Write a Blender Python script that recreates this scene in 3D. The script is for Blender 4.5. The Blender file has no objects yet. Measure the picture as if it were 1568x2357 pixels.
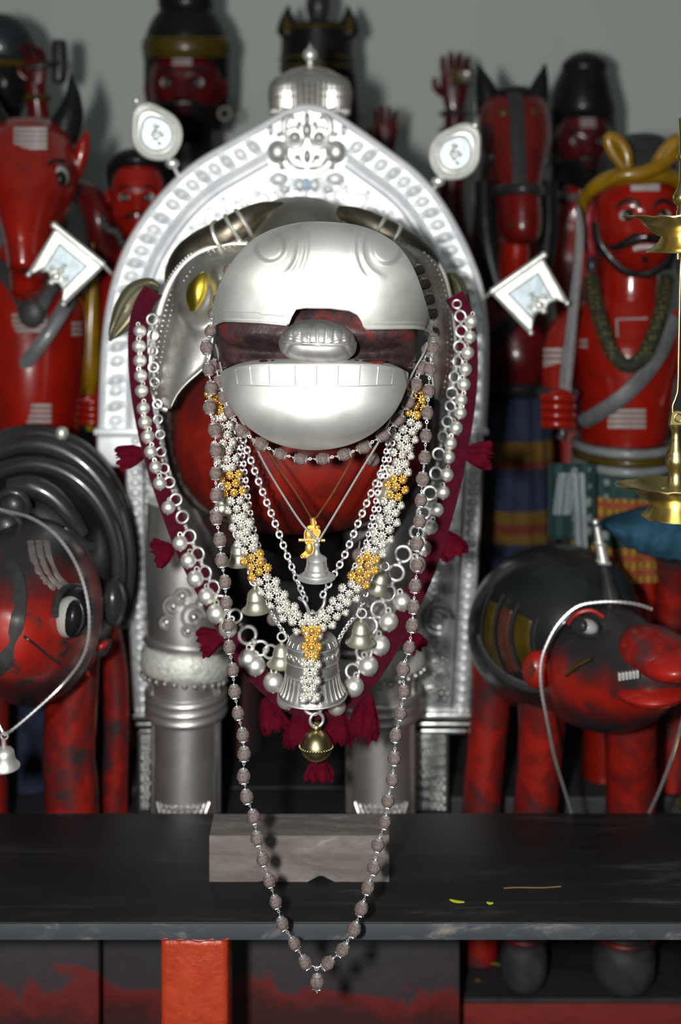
import bpy, bmesh, math, random
from mathutils import Vector, Matrix, noise
from math import pi, sin, cos, sqrt

random.seed(7)
SC = bpy.context.scene
COL = SC.collection

# ------------------------------------------------------------------ camera
F = 3274.0                     # focal length in pixels of the 1568x2357 frame
ZC = 1.3115                    # camera height
HX, HY = 784.0, 500.0          # principal column and horizon row
cam_data = bpy.data.cameras.new('camera')
cam = bpy.data.objects.new('camera', cam_data)
COL.objects.link(cam)
cam.location = (0, 0, ZC)
cam.rotation_euler = (pi / 2, 0, 0)
cam_data.sensor_fit = 'VERTICAL'
cam_data.sensor_height = 36.0
cam_data.sensor_width = 24.0
cam_data.lens = F / 2357.0 * 36.0
cam_data.shift_y = -(1178.5 - HY) / 2357.0
cam_data.clip_start = 0.016
cam_data.clip_end = 30
cam_data.dof.use_dof = True
cam_data.dof.focus_distance = 1.56
cam_data.dof.aperture_fstop = 2.9
SC.camera = cam

# ------------------------------------------------------------------ light
world = bpy.data.worlds.new('dim_hall')
SC.world = world
world.use_nodes = True
bg = world.node_tree.nodes['Background']
bg.inputs['Color'].default_value = (0.85, 0.95, 1.0, 1)
bg.inputs['Strength'].default_value = 0.016

def area(name, loc, target, size, power, color):
    l = bpy.data.lights.new(name, 'AREA')
    l.shape = 'RECTANGLE'
    l.size, l.size_y = size
    l.energy = power
    l.color = color
    o = bpy.data.objects.new(name, l)
    COL.objects.link(o)
    o.location = loc
    o.rotation_euler = (Vector(target) - Vector(loc)).to_track_quat('-Z', 'Y').to_euler()
    return o

# the flash beside the lens
area('camera_flash', (-0.15, 0.02, ZC + 0.02), (0.0, 1.8, ZC - 0.24), (0.05, 0.075), 31.0, (1.0, 0.985, 0.96))
# the dim tube light of the hall, high behind the photographer
area('hall_tube_light', (-0.5, -1.6, 3.0), (0, 1.8, 0.9), (1.3, 0.12), 8.0, (0.9, 1.0, 0.95))
# daylight from the wide doorway of the hall behind the photographer
area('doorway_daylight', (0.4, -2.45, 1.35), (0.2, 2.0, 1.2), (3.6, 2.6), 6.0, (0.93, 1.0, 1.0))

SC.view_settings.view_transform = 'Standard'
SC.view_settings.look = 'None'
SC.view_settings.exposure = 0.35
SC.view_settings.gamma = 1.0
SC.view_settings.use_curve_mapping = False

# ------------------------------------------------------------------ helpers
def P(px, py, d):
    return Vector(((px - HX) * d / F, d, ZC - (py - HY) * d / F))

def S(n, d):
    return n * d / F

def lerp(a, b, t):
    return a + (b - a) * t

def sstep(a, b, x):
    t = max(0.0, min(1.0, (x - a) / (b - a)))
    return t * t * (3 - 2 * t)

def gau(x, s):
    return math.exp(-(x / s) ** 2)

def catmull(pts, sub=4, closed=False):
    n = len(pts)
    pts = [tuple(p) for p in pts]
    out = []
    rng = n if closed else n - 1
    for i in range(rng):
        if closed:
            p0, p1, p2, p3 = pts[(i - 1) % n], pts[i], pts[(i + 1) % n], pts[(i + 2) % n]
        else:
            p1, p2 = pts[i], pts[i + 1]
            p0 = pts[i - 1] if i > 0 else tuple(2 * a - b for a, b in zip(p1, p2))
            p3 = pts[i + 2] if i + 2 < n else tuple(2 * b - a for a, b in zip(p1, p2))
        for k in range(sub):
            t = k / sub
            out.append(tuple(0.5 * (2 * b + (c - a) * t + (2 * a - 5 * b + 4 * c - e) * t * t + (3 * b - a - 3 * c + e) * t ** 3)
                             for a, b, c, e in zip(p0, p1, p2, p3)))
    if not closed:
        out.append(pts[-1])
    return out

def resample(pts, n=None, step=None):
    pts = [Vector(p) for p in pts]
    L = [0.0]
    for a, b in zip(pts, pts[1:]):
        L.append(L[-1] + (b - a).length)
    if n is None:
        n = max(2, int(round(L[-1] / step)) + 1)
    out = []
    j = 0
    for i in range(n):
        s = L[-1] * i / (n - 1)
        while j < len(L) - 2 and L[j + 1] < s:
            j += 1
        seg = L[j + 1] - L[j]
        t = 0 if seg < 1e-12 else (s - L[j]) / seg
        out.append(pts[j].lerp(pts[j + 1], t))
    return out

WL = {}     # world location of every object built

class MB:
    """collects geometry in world space; build() links it as one object"""
    def __init__(s):
        s.v, s.f, s.m = [], [], []
        s.mat = 0
    def add(s, vs, fs):
        o = len(s.v)
        s.v += [tuple(v) for v in vs]
        for f in fs:
            s.f.append([i + o for i in f])
            s.m.append(s.mat)
        return s
    def grid(s, rows, cu=False, cv=False, flip=False, matf=None):
        n, m = len(rows), len(rows[0])
        o = len(s.v)
        for r in rows:
            s.v += [tuple(p) for p in r]
        for i in range(n if cv else n - 1):
            for j in range(m if cu else m - 1):
                a, b = i * m + j, i * m + (j + 1) % m
                c, e = ((i + 1) % n) * m + (j + 1) % m, ((i + 1) % n) * m + j
                q = [a + o, b + o, c + o, e + o]
                s.f.append(q[::-1] if flip else q)
                s.m.append(matf(i, j) if matf else s.mat)
        return s
    def tube(s, pts, rad, n=8, closed=False, flat=1.0, up=None):
        pts = [Vector(p) for p in pts]
        k = len(pts)
        if not isinstance(rad, (list, tuple)):
            rad = [rad] * k
        rows = []
        u = None
        for i in range(k):
            a = pts[(i - 1) % k] if (closed or i > 0) else pts[i]
            b = pts[(i + 1) % k] if (closed or i < k - 1) else pts[i]
            t = (b - a)
            t = t.normalized() if t.length > 1e-9 else Vector((0, 0, 1))
            if up is not None:
                u = Vector(up)
            elif u is None:
                u = Vector((0, 1, 0)) if abs(t.y) < 0.9 else Vector((1, 0, 0))
            u = (u - t * u.dot(t))
            u = u.normalized() if u.length > 1e-6 else t.orthogonal().normalized()
            w = t.cross(u)
            rows.append([pts[i] + (u * cos(2 * pi * j / n) * flat + w * sin(2 * pi * j / n)) * rad[i] for j in range(n)])
        s.grid(rows, cu=True, cv=closed)
        if not closed:
            o = len(s.v) - k * n
            s.f.append([o + j for j in range(n)][::-1]); s.m.append(s.mat)
            s.f.append([o + (k - 1) * n + j for j in range(n)]); s.m.append(s.mat)
        return s
    def lathe(s, prof, mat=None, n=32, ripple=None):
        """prof: (r, z) list; mat: Matrix placing it"""
        mat = mat or Matrix()
        rows = []
        for r, z in prof:
            row = []
            for j in range(n):
                a = 2 * pi * j / n
                rr = r * (ripple(a, r, z) if ripple else 1)
                row.append(mat @ Vector((rr * cos(a), rr * sin(a), z)))
            rows.append(row)
        s.grid(rows, cu=True)
        o = len(s.v) - len(prof) * n
        if prof[0][0] > 1e-6:
            s.f.append([o + j for j in range(n)][::-1]); s.m.append(s.mat)
        if prof[-1][0] > 1e-6:
            s.f.append([o + (len(prof) - 1) * n + j for j in range(n)]); s.m.append(s.mat)
        return s
    def ell(s, c, r, nu=16, nv=10, rot=None, fn=None):
        c = Vector(c)
        if not isinstance(r, (list, tuple)):
            r = (r, r, r)
        rows = []
        for i in range(nv + 1):
            th = pi * i / nv
            row = []
            for j in range(nu):
                ph = 2 * pi * j / nu
                q = Vector((sin(th) * cos(ph), sin(th) * sin(ph), cos(th)))
                if fn:
                    q = fn(q)
                q = Vector((q.x * r[0], q.y * r[1], q.z * r[2]))
                if rot is not None:
                    q = rot @ q
                row.append(c + q)
            rows.append(row)
        return s.grid(rows, cu=True, flip=True)
    def torus(s, c, R, r, rot=None, nu=20, nv=8, sx=1.0, arc=1.0):
        c = Vector(c)
        rows = []
        k = nu if arc >= 1 else nu + 1
        for i in range(k):
            a = 2 * pi * arc * i / nu
            row = []
            for j in range(nv):
                b = 2 * pi * j / nv
                q = Vector(((R + r * cos(b)) * cos(a) * sx, (R + r * cos(b)) * sin(a), r * sin(b)))
                if rot is not None:
                    q = rot @ q
                row.append(c + q)
            rows.append(row)
        return s.grid(rows, cu=True, cv=arc >= 1)
    def box(s, lo, hi, bev=0.0, seg=2, jit=0.0):
        bm = bmesh.new()
        bmesh.ops.create_cube(bm, size=1)
        lo, hi = Vector(lo), Vector(hi)
        for v in bm.verts:
            v.co = Vector([lerp(lo[k], hi[k], v.co[k] + 0.5) for k in range(3)])
        if bev:
            bmesh.ops.bevel(bm, geom=list(bm.edges), offset=bev, segments=seg, profile=0.5, affect='EDGES')
        if jit:
            for v in bm.verts:
                v.co += Vector([random.uniform(-jit, jit) for _ in range(3)])
        bm.verts.index_update()
        s.add([v.co[:] for v in bm.verts], [[v.index for v in f.verts] for f in bm.faces])
        bm.free()
        return s
    def slab(s, out, d0, d1):
        """out: px outline; front at depth d0, back at depth d1 (straight back, real thickness)"""
        a = [P(x, y, d0) for x, y in out]
        b = [p + Vector((0, d1 - d0, 0)) for p in a]
        n = len(a)
        s.add(a + b, [list(range(n)), [n + i for i in range(n)][::-1]] + [[i, n + i, n + (i + 1) % n, (i + 1) % n] for i in range(n)])
        return s
    def ribbon(s, pts, wid, thick, nrm=(0, -1, 0), puff=0.3):
        pts = [Vector(p) for p in pts]
        k = len(pts)
        rows = []
        nv = Vector(nrm).normalized()
        for i in range(k):
            t = (pts[min(i + 1, k - 1)] - pts[max(i - 1, 0)]).normalized()
            w = t.cross(nv).normalized()
            n2 = w.cross(t).normalized()
            W = (wid[i] if isinstance(wid, (list, tuple)) else wid) / 2
            sec = [(-1, 0), (-.93, .6), (-.5, 1), (0, 1 + puff), (.5, 1), (.93, .6), (1, 0), (.93, -.6), (-.93, -.6)]
            rows.append([pts[i] + w * (a * W) + n2 * (b * thick / 2) for a, b in sec])
        s.grid(rows, cu=True)
        o = len(s.v) - k * 9
        s.f.append([o + j for j in range(9)][::-1]); s.m.append(s.mat)
        s.f.append([o + (k - 1) * 9 + j for j in range(9)]); s.m.append(s.mat)
        return s
    def stack(s, rings, sub=4, n=28, e=2.0, cap=True, matf=None, fn=None):
        """rings: (px, py, half width px, depth, half depth m) -> smooth upright form"""
        R = catmull(rings, sub)
        rows = []
        for x, y, rx, d, ry in R:
            c = P(x, y, d)
            w = S(max(rx, .01), d)
            row = []
            for j in range(n):
                a = 2 * pi * j / n
                ca, sa = cos(a), sin(a)
                q = Vector((math.copysign(abs(ca) ** (2 / e), ca) * w, math.copysign(abs(sa) ** (2 / e), sa) * max(ry, .0005), 0))
                if fn:
                    q = fn(q, a, y)
                row.append(c + q)
            rows.append(row)
        s.grid(rows, cu=True, flip=True, matf=matf)
        if cap:
            o = len(s.v) - len(rows) * n
            s.f.append([o + j for j in range(n)]); s.m.append(s.mat)
            s.f.append([o + (len(rows) - 1) * n + j for j in range(n)][::-1]); s.m.append(s.m[-2])
        return s
    def limb(s, pts, sub=4, n=12):
        R = catmull([tuple(P(x, y, d)) + (S(r, d),) for x, y, d, r in pts], sub)
        return s.tube([q[:3] for q in R], [q[3] for q in R], n)
    def build(s, name, mat, parent=None, smooth=40, solid=0.0, label=None, kind=None):
        vs = [Vector(v) for v in s.v]
        lo = Vector([min(v[k] for v in vs) for k in range(3)])
        hi = Vector([max(v[k] for v in vs) for k in range(3)])
        c = (lo + hi) / 2
        me = bpy.data.meshes.new(name)
        me.from_pydata([tuple(v - c) for v in vs], [], s.f)
        mats = mat if isinstance(mat, (list, tuple)) else [mat]
        for m in mats:
            me.materials.append(m)
        me.polygons.foreach_set('material_index', s.m)
        me.update()
        bm = bmesh.new()
        bm.from_mesh(me)
        bmesh.ops.remove_doubles(bm, verts=bm.verts, dist=1e-6)
        bmesh.ops.recalc_face_normals(bm, faces=bm.faces)
        bm.to_mesh(me)
        bm.free()
        if smooth:
            me.polygons.foreach_set('use_smooth', [True] * len(me.polygons))
            me.set_sharp_from_angle(angle=math.radians(smooth))
        o = link(name, me, c, parent)
        if solid:
            mod = o.modifiers.new('shell', 'SOLIDIFY')
            mod.thickness = solid
            mod.offset = -1
        if label:
            o['label'] = label
        if kind:
            o['kind'] = kind
        return o

def link(name, me, loc, parent=None, rot=None, scale=None):
    o = bpy.data.objects.new(name, me)
    COL.objects.link(o)
    loc = Vector(loc)
    o.location = loc
    if parent is not None:
        o.parent = parent
        o.location = loc - WL[parent.name]
    if rot is not None:
        o.rotation_mode = 'QUATERNION'
        o.rotation_quaternion = rot
    if scale is not None:
        o.scale = (scale, scale, scale) if not isinstance(scale, (tuple, list)) else scale
    WL[o.name] = loc
    return o

def thing(name, label, cat, loc, group=None):
    o = bpy.data.objects.new(name, None)
    COL.objects.link(o)
    o.location = loc
    o.empty_display_size = 0.02
    WL[o.name] = Vector(loc)
    return tag(o, label, cat, group)

def tag(o, label, cat, group=None):
    o['label'] = label
    o['category'] = cat
    if group:
        o['group'] = group
    return o

def proto(mb, name, mat, smooth=50):
    """a mesh centred on its own origin, to be shared by many objects"""
    me = bpy.data.meshes.new(name)
    me.from_pydata([tuple(v) for v in mb.v], [], mb.f)
    for m in (mat if isinstance(mat, (list, tuple)) else [mat]):
        me.materials.append(m)
    me.polygons.foreach_set('material_index', mb.m)
    bm = bmesh.new(); bm.from_mesh(me)
    bmesh.ops.remove_doubles(bm, verts=bm.verts, dist=1e-7)
    bmesh.ops.recalc_face_normals(bm, faces=bm.faces)
    bm.to_mesh(me); bm.free()
    me.polygons.foreach_set('use_smooth', [True] * len(me.polygons))
    me.set_sharp_from_angle(angle=math.radians(smooth))
    return me

def zrot(direction):
    return Vector(direction).to_track_quat('Z', 'Y')

ROT_FRONT = Matrix.Rotation(pi / 2, 3, 'X')      # torus lying in XY turned to face the camera

# ------------------------------------------------------------------ materials
def _mat(name):
    m = bpy.data.materials.new(name)
    m.use_nodes = True
    nt = m.node_tree
    return m, nt, nt.nodes['Principled BSDF']

def _noise(nt, scale, detail=4, dist=0.0, rough=0.55, stretch=None):
    tc = nt.nodes.new('ShaderNodeTexCoord')
    n = nt.nodes.new('ShaderNodeTexNoise')
    n.inputs['Scale'].default_value = scale
    n.inputs['Detail'].default_value = detail
    n.inputs['Roughness'].default_value = rough
    n.inputs['Distortion'].default_value = dist
    src = tc.outputs['Object']
    if stretch:
        mp = nt.nodes.new('ShaderNodeMapping')
        mp.inputs['Scale'].default_value = stretch
        nt.links.new(src, mp.inputs['Vector'])
        src = mp.outputs['Vector']
    nt.links.new(src, n.inputs['Vector'])
    return n

def _ramp(nt, src, stops):
    r = nt.nodes.new('ShaderNodeValToRGB')
    e = r.color_ramp.elements
    while len(e) < len(stops):
        e.new(0.5)
    for k, (p, c) in enumerate(stops):
        e[k].position = p
        e[k].color = (*c, 1) if len(c) == 3 else c
    nt.links.new(src, r.inputs['Fac'])
    return r

def _bump(nt, src, bsdf, strength, dist):
    b = nt.nodes.new('ShaderNodeBump')
    b.inputs['Strength'].default_value = strength
    b.inputs['Distance'].default_value = dist
    nt.links.new(src, b.inputs['Height'])
    nt.links.new(b.outputs['Normal'], bsdf.inputs['Normal'])
    return b

def metal(name, c1, c2, rough=0.3, scale=25, lo=0.35, hi=0.65, bump=0.15, bscale=60, bdist=0.002, rvar=0.08, stretch=None, met=1.0):
    m, nt, b = _mat(name)
    b.inputs['Metallic'].default_value = met
    n = _noise(nt, scale, 5, 0.4, stretch=stretch)
    r = _ramp(nt, n.outputs['Fac'], [(lo, c2), (hi, c1)])
    nt.links.new(r.outputs['Color'], b.inputs['Base Color'])
    rr = nt.nodes.new('ShaderNodeMapRange')
    rr.inputs['To Min'].default_value = rough + rvar
    rr.inputs['To Max'].default_value = rough - rvar
    nt.links.new(n.outputs['Fac'], rr.inputs['Value'])
    nt.links.new(rr.outputs['Result'], b.inputs['Roughness'])
    if bump:
        n2 = _noise(nt, bscale, 4)
        _bump(nt, n2.outputs['Fac'], b, bump, bdist)
    return m

def paint(name, c1, c2=None, rough=0.35, scale=14, lo=0.45, hi=0.55, c3=None, coat=0.0, bump=0.1, bscale=70, bdist=0.002, stretch=None, detail=6, spec=0.32):
    m, nt, b = _mat(name)
    b.inputs['Roughness'].default_value = rough
    b.inputs['Specular IOR Level'].default_value = spec
    if coat:
        b.inputs['Coat Weight'].default_value = coat * .6
        b.inputs['Coat Roughness'].default_value = 0.12
    if c2 is None:
        b.inputs['Base Color'].default_value = (*c1, 1)
    else:
        n = _noise(nt, scale, detail, 0.6, 0.65, stretch=stretch)
        st = [(lo, c1), (hi, c2)] + ([(min(1, hi + .12), c3)] if c3 else [])
        r = _ramp(nt, n.outputs['Fac'], st)
        nt.links.new(r.outputs['Color'], b.inputs['Base Color'])
    if bump:
        n2 = _noise(nt, bscale, 5)
        _bump(nt, n2.outputs['Fac'], b, bump, bdist)
    return m

M = {}
M['snout_silver'] = metal('snout_silver', (.92, .92, .89), (.60, .60, .55), .51, 9, .36, .60, .10, 45, .002, .05, met=.82)
M['silver'] = metal('silver', (.85, .84, .82), (.55, .53, .49), .30, 30, .3, .6, .12, 60, .0015)
M['arch_silver'] = metal('arch_silver', (.93, .94, .95), (.72, .76, .80), .55, 22, .3, .6, .12, 42, .003, met=.52)
M['dark_silver'] = metal('dark_silver', (.56, .55, .50), (.32, .31, .27), .52, 14, .35, .65, .15, 40, .003)
M['leg_silver'] = metal('leg_silver', (.70, .68, .66), (.42, .40, .38), .44, 12, .3, .65, .12, 30, .003, met=.92)
M['bell_silver'] = metal('bell_silver', (.88, .88, .82), (.70, .69, .62), .46, 40, .3, .6, .1, 80, .001, met=.82)
M['bead_silver'] = metal('bead_silver', (.92, .91, .84), (.74, .71, .62), .42, 90, .3, .6, 0, met=.80)
M['chain_silver'] = metal('chain_silver', (.90, .90, .90), (.68, .68, .68), .38, 60, .3, .6, 0, met=.85)
M['brass'] = metal('brass', (.76, .62, .26), (.50, .39, .14), .32, 18, .35, .65, .12, 60, .001)
M['gold'] = metal('gold', (.95, .60, .15), (.78, .44, .07), .38, 60, .3, .6, 0, met=.8)
M['eye_gold'] = metal('eye_gold', (.60, .47, .06), (.38, .28, .03), .40, 25, .3, .6, 0)
M['bell_brass'] = metal('bell_brass', (.66, .57, .30), (.45, .38, .17), .3, 40, .3, .6, .1, 80, .001)
M['copper_thread'] = metal('copper_thread', (.78, .42, .18), (.55, .25, .08), .35, 90, .3, .6, 0)
M['wall'] = paint('wall_paint', (.50, .535, .51), (.475, .51, .485), .85, 3, .3, .7, bump=.05, spec=.2)
M['floor'] = paint('floor_stone', (.03, .03, .032), (.05, .05, .052), .6, 6)
M['bench_black'] = paint('bench_black', (.010, .010, .011), (.014, .015, .017), .52, 11, .48, .60, (.050, .055, .060), bump=.15, bscale=30, stretch=(.35, 2.2, 2.2), spec=.35)
M['bench_edge'] = paint('bench_edge', (.050, .058, .068), (.065, .074, .085), .6, 22, .52, .58, (.20, .185, .16), stretch=(.6, 1, 1.6), spec=.3)
M['block_wood'] = paint('block_wood', (.135, .115, .105), (.20, .175, .16), .75, 30, .4, .6, (.34, .33, .33), stretch=(.35, 1.4, 1.6), bump=.5, bscale=60, bdist=.004, spec=.2)
M['post_red'] = paint('post_red', (.43, .050, .016), (.36, .036, .013), .38, 25, .4, .6, bump=.55, bscale=75, bdist=.004, coat=.1)
M['red'] = paint('red_lacquer', (.25, .008, .003), (.18, .006, .003), .26, 9, .4, .6, coat=.95, bump=.05, bscale=30)
M['red_dark'] = paint('dark_red_lacquer', (.085, .004, .005), (.045, .003, .004), .3, 9, .4, .6, coat=.4, bump=.05)
M['red_worn'] = paint('worn_red_paint', (.28, .010, .005), (.14, .008, .006), .45, 13, .38, .49, (.024, .018, .020), coat=.2, bump=.15, bscale=40)
M['red_chest'] = paint('chest_red_paint', (.20, .009, .003), (.12, .006, .004), .6, 11, .40, .52, (.030, .012, .012), spec=.2, bump=.15, bscale=40)
M['mouth'] = paint('mouth_paint', (.018, .012, .014), (.060, .028, .028), .5, 26, .42, .58, (.20, .010, .010), bump=.5, bscale=60, bdist=.004)
M['black'] = paint('black_lacquer', (.006, .0066, .0072), (.009, .0095, .010), .36, 8, .4, .6, coat=.25, bump=.05, spec=.18)
M['black_worn'] = paint('black_worn', (.018, .018, .020), (.035, .033, .034), .38, 16, .45, .62, (.05, .045, .042), coat=.15, bump=.15, bscale=40)
M['charcoal'] = paint('charcoal_paint', (.025, .025, .027), (.042, .040, .039), .45, 20, .4, .65)
M['olive_gold'] = paint('olive_gold_paint', (.062, .042, .004), (.040, .027, .003), .35, 14, .4, .6, coat=.3)
M['yellow'] = paint('yellow_lacquer', (.24, .130, .004), (.17, .088, .003), .3, 10, .4, .6, coat=.5)
M['white_paint'] = paint('white_paint', (.30, .27, .26), (.22, .20, .19), .5, 40, .4, .6)
M['eye_white'] = paint('eye_white', (.34, .33, .31), None, .3, coat=.4, bump=0)
M['grey_paint'] = paint('grey_paint', (.085, .085, .09), (.12, .12, .125), .4, 40, .4, .6, coat=.3)
M['pink'] = paint('pink_paint', (.26, .028, .034), (.19, .014, .02), .4, 20, .4, .6)
M['velvet'] = paint('maroon_velvet', (.045, .002, .009), (.065, .003, .013), .95, 60, .4, .6, bump=.4, bscale=300, spec=.1)
M['velvet'].node_tree.nodes['Principled BSDF'].inputs['Sheen Weight'].default_value = .06
M['tassel'] = paint('maroon_wool', (.058, .002, .009), (.095, .003, .010), .95, 50, .4, .6, bump=.8, bscale=250, bdist=.003, spec=.05)
M['seed'] = paint('rudraksha_seed', (.105, .077, .067), (.22, .175, .162), .8, 330, .40, .62, bump=1.0, bscale=420, bdist=.0012, spec=.2)
M['plinth'] = paint('plinth_paint', (.012, .011, .013), (.019, .018, .021), .6, 9, .42, .52, bump=.3, bscale=25)
M['blue_cloth'] = paint('blue_cloth', (.030, .095, .150), (.018, .060, .100), .9, 30, .4, .6, bump=.5, bscale=180, spec=.1)
M['navy_cloth'] = paint('navy_cloth', (.012, .020, .045), (.009, .014, .030), .85, 20, .4, .6)
M['mustard_cloth'] = paint('mustard_cloth', (.12, .066, .005), (.08, .04, .005), .85, 45, .4, .6, stretch=(3, 3, .4))
M['rust_cloth'] = paint('rust_cloth', (.11, .02, .006), (.07, .012, .007), .85, 45, .4, .6, stretch=(3, 3, .4))
M['petal'] = paint('petal_yellow', (.62, .66, .04), None, .5, bump=0)
M['leaf_green'] = paint('leaf_green', (.18, .24, .02), None, .5, bump=0)
M['straw'] = paint('straw', (.22, .15, .07), None, .7, bump=0)
M['ash_white'] = paint('garland_white', (.55, .55, .54), (.40, .40, .38), .7, 60, .4, .6, bump=.6, bscale=160, bdist=.003)

def dotted(name, base, dot, scale, thr):
    m, nt, b = _mat(name)
    tc = nt.nodes.new('ShaderNodeTexCoord')
    v = nt.nodes.new('ShaderNodeTexVoronoi')
    v.inputs['Scale'].default_value = scale
    v.inputs['Randomness'].default_value = .25
    nt.links.new(tc.outputs['Object'], v.inputs['Vector'])
    r = _ramp(nt, v.outputs['Distance'], [(thr, dot), (thr + .08, base)])
    nt.links.new(r.outputs['Color'], b.inputs['Base Color'])
    b.inputs['Roughness'].default_value = .8
    return m
M['dotted_green'] = dotted('dotted_green_cloth', (.006, .035, .032), (.20, .23, .22), 42, .27)
M['bead_black'] = dotted('seed_garland', (.012, .013, .006), (.10, .085, .010), 130, .30)

def plinth_fade():
    """black paint over old red: the red shows on the lower half of the front, with a ragged edge"""
    m, nt, b = _mat('plinth_two_tone')
    tc = nt.nodes.new('ShaderNodeTexCoord')
    sp = nt.nodes.new('ShaderNodeSeparateXYZ')
    nt.links.new(tc.outputs['Object'], sp.inputs[0])
    n = _noise(nt, 9, 6, .5, .6)
    ma = nt.nodes.new('ShaderNodeMath'); ma.operation = 'MULTIPLY_ADD'
    nt.links.new(n.outputs['Fac'], ma.inputs[0])
    ma.inputs[1].default_value = .22
    nt.links.new(sp.outputs['Z'], ma.inputs[2])
    r = _ramp(nt, ma.outputs[0], [(.105, (.045, .009, .009)), (.150, (.15, .010, .008)), (.165, (.038, .030, .036)), (.30, (.026, .026, .034))])
    nt.links.new(r.outputs['Color'], b.inputs['Base Color'])
    b.inputs['Roughness'].default_value = .55
    n2 = _noise(nt, 30, 5)
    _bump(nt, n2.outputs['Fac'], b, .4, .004)
    return m
M['plinth_front'] = plinth_fade()
# ------------------------------------------------------------------ setting
def structure():
    o = MB().box((-3.2, 3.50, -.05), (3.2, 3.62, 3.2)).build('wall_back', M['wall'], smooth=0)
    o['kind'] = 'structure'
    o = MB().box((-3.2, -2.5, -.06), (3.2, 3.5, 0)).build('floor', M['floor'], smooth=0)
    o['kind'] = 'structure'
    o = MB().box((-3.2, -2.5, 3.2), (3.2, 3.62, 3.26)).build('ceiling', M['wall'], smooth=0)
    o['kind'] = 'structure'
    # the stepped plinth the figures stand on
    t = thing('stepped_plinth', 'black and red painted stepped plinth behind the bench, carrying the figures', 'plinth', (0, 2.6, 0))
    xl = P(232, 2200, 1.98).x
    xr = P(1060, 2200, 1.98).x
    MB().box((-1.6, 1.98, 0), (xl - .002, 2.30, .39), .006).build('block', M['plinth_front'], t)
    MB().box((xl + .002, 1.98, 0), (xr, 2.30, .39), .006).build('block', M['plinth_front'], t)
    MB().box((-1.6, 2.302, 0), (xr, 2.76, .39), .004).build('tread', M['plinth'], t)
    MB().box((xr + .002, 2.068, 0), (1.6, 2.26, .176), .004).build('ledge', M['plinth'], t)
    MB().box((xr + .002, 2.064, 0), (1.6, 2.0678, .170), .001).build('ledge_front', M['ledge'], t, label='red painted front of the ledge')
    MB().box((xr + .002, 2.262, 0), (1.6, 2.76, .39), .006).build('riser', M['plinth'], t)
    MB().box((-1.6, 2.762, 0), (1.6, 3.45, .80), .006).build('upper_step', M['plinth'], t)

M['ledge'] = paint('ledge_red', (.20, .014, .009), (.13, .010, .008), .5, 12, .40, .55, (.03, .026, .03), bump=.4, bscale=30, stretch=(.4, 1, 2))
structure()

# ------------------------------------------------------------------ bench, block, litter
BZ = 0.5
def bench():
    t = thing('bench', 'long black plank bench on a thick red post in the foreground', 'bench', (0, 1.79, 0))
    MB().box((-1.25, 1.638, BZ - .0185), (1.25, 1.938, BZ), .0015, 2).build('plank', [M['bench_black']], t, 30)
    # the scuffed front edge strip, nailed on flush with the top
    MB().box((-1.25, 1.634, BZ - .019), (1.25, 1.6376, BZ - .0006), .0008).build('edge_strip', M['bench_edge'], t, 30, label='scuffed blue grey front edge')
    x0, x1 = P(368, 2145, 1.636).x, P(524, 2145, 1.636).x
    MB().box((x0, 1.6385, 0), (x1, 1.715, BZ - .0195), .008, 3).build('post', M['post_red'], t, 50, label='bright orange red painted post')
    # paint lip where the post was painted against the plank
    m = MB()
    pts = []
    for i in range(22):
        k = i / 21
        pts.append((lerp(x0 + .001, x1 + .001, k), 1.6362, BZ - .0185 + .0008 * sin(i * .9) + .0010 * sin(i * .37)))
    m.tube(pts, [.0022 + .0004 * sin(i * 1.3) for i in range(22)], 6)
    m.build('paint_lip', M['post_red'], t)
    for bx in (-.95, .95):
        MB().box((bx - .04, 1.66, 0), (bx + .04, 1.74, BZ - .0195), .008, 3).build('post', M['post_red'], t, 50)
bench()

def wooden_block():
    d0 = 1.7365
    x0, x1 = P(482, 1980, d0).x, P(896, 1980, d0).x
    z1 = P(0, 1926, d0).z
    m = MB()
    n = 46
    rows = []
    # cross-section swept along x, with a chipped lower front edge
    for i in range(n + 1):
        k = i / n
        x = lerp(x0, x1, k)
        chip = .0075 * max(0, 1 - abs(k - .62) / .075) + .002 * max(0, 1 - abs(k - .30) / .02)
        w = .0008 * noise.noise(Vector((x * 60, 0, 3)))
        lo = BZ + .0002
        rows.append([(x, d0 + w + chip * .3, lo + chip), (x, d0 + w, lo + .012), (x, d0 + w, lerp(lo, z1, .75)), (x, d0 + .0008 + w, z1 - .0022 + w),
                     (x, d0 + .003, z1 + w), (x, d0 + .035, z1 + .001), (x, d0 + .066, z1), (x, d0 + .070, z1 - .004), (x, d0 + .070, lo)])
    m.grid(rows, cu=True)
    o = len(m.v) - len(rows) * 9
    m.f.append([o + j for j in range(9)]); m.m.append(0)
    m.f.append([o + n * 9 + j for j in range(9)][::-1]); m.m.append(0)
    tag(m.build('wooden_block', M['block_wood'], None, 30), 'weathered grey brown wooden block lying on the black bench', 'block')
wooden_block()

def at_bench(px, py):
    d = (ZC - BZ) * F / (py - HY)
    return P(px, py, d)

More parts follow.
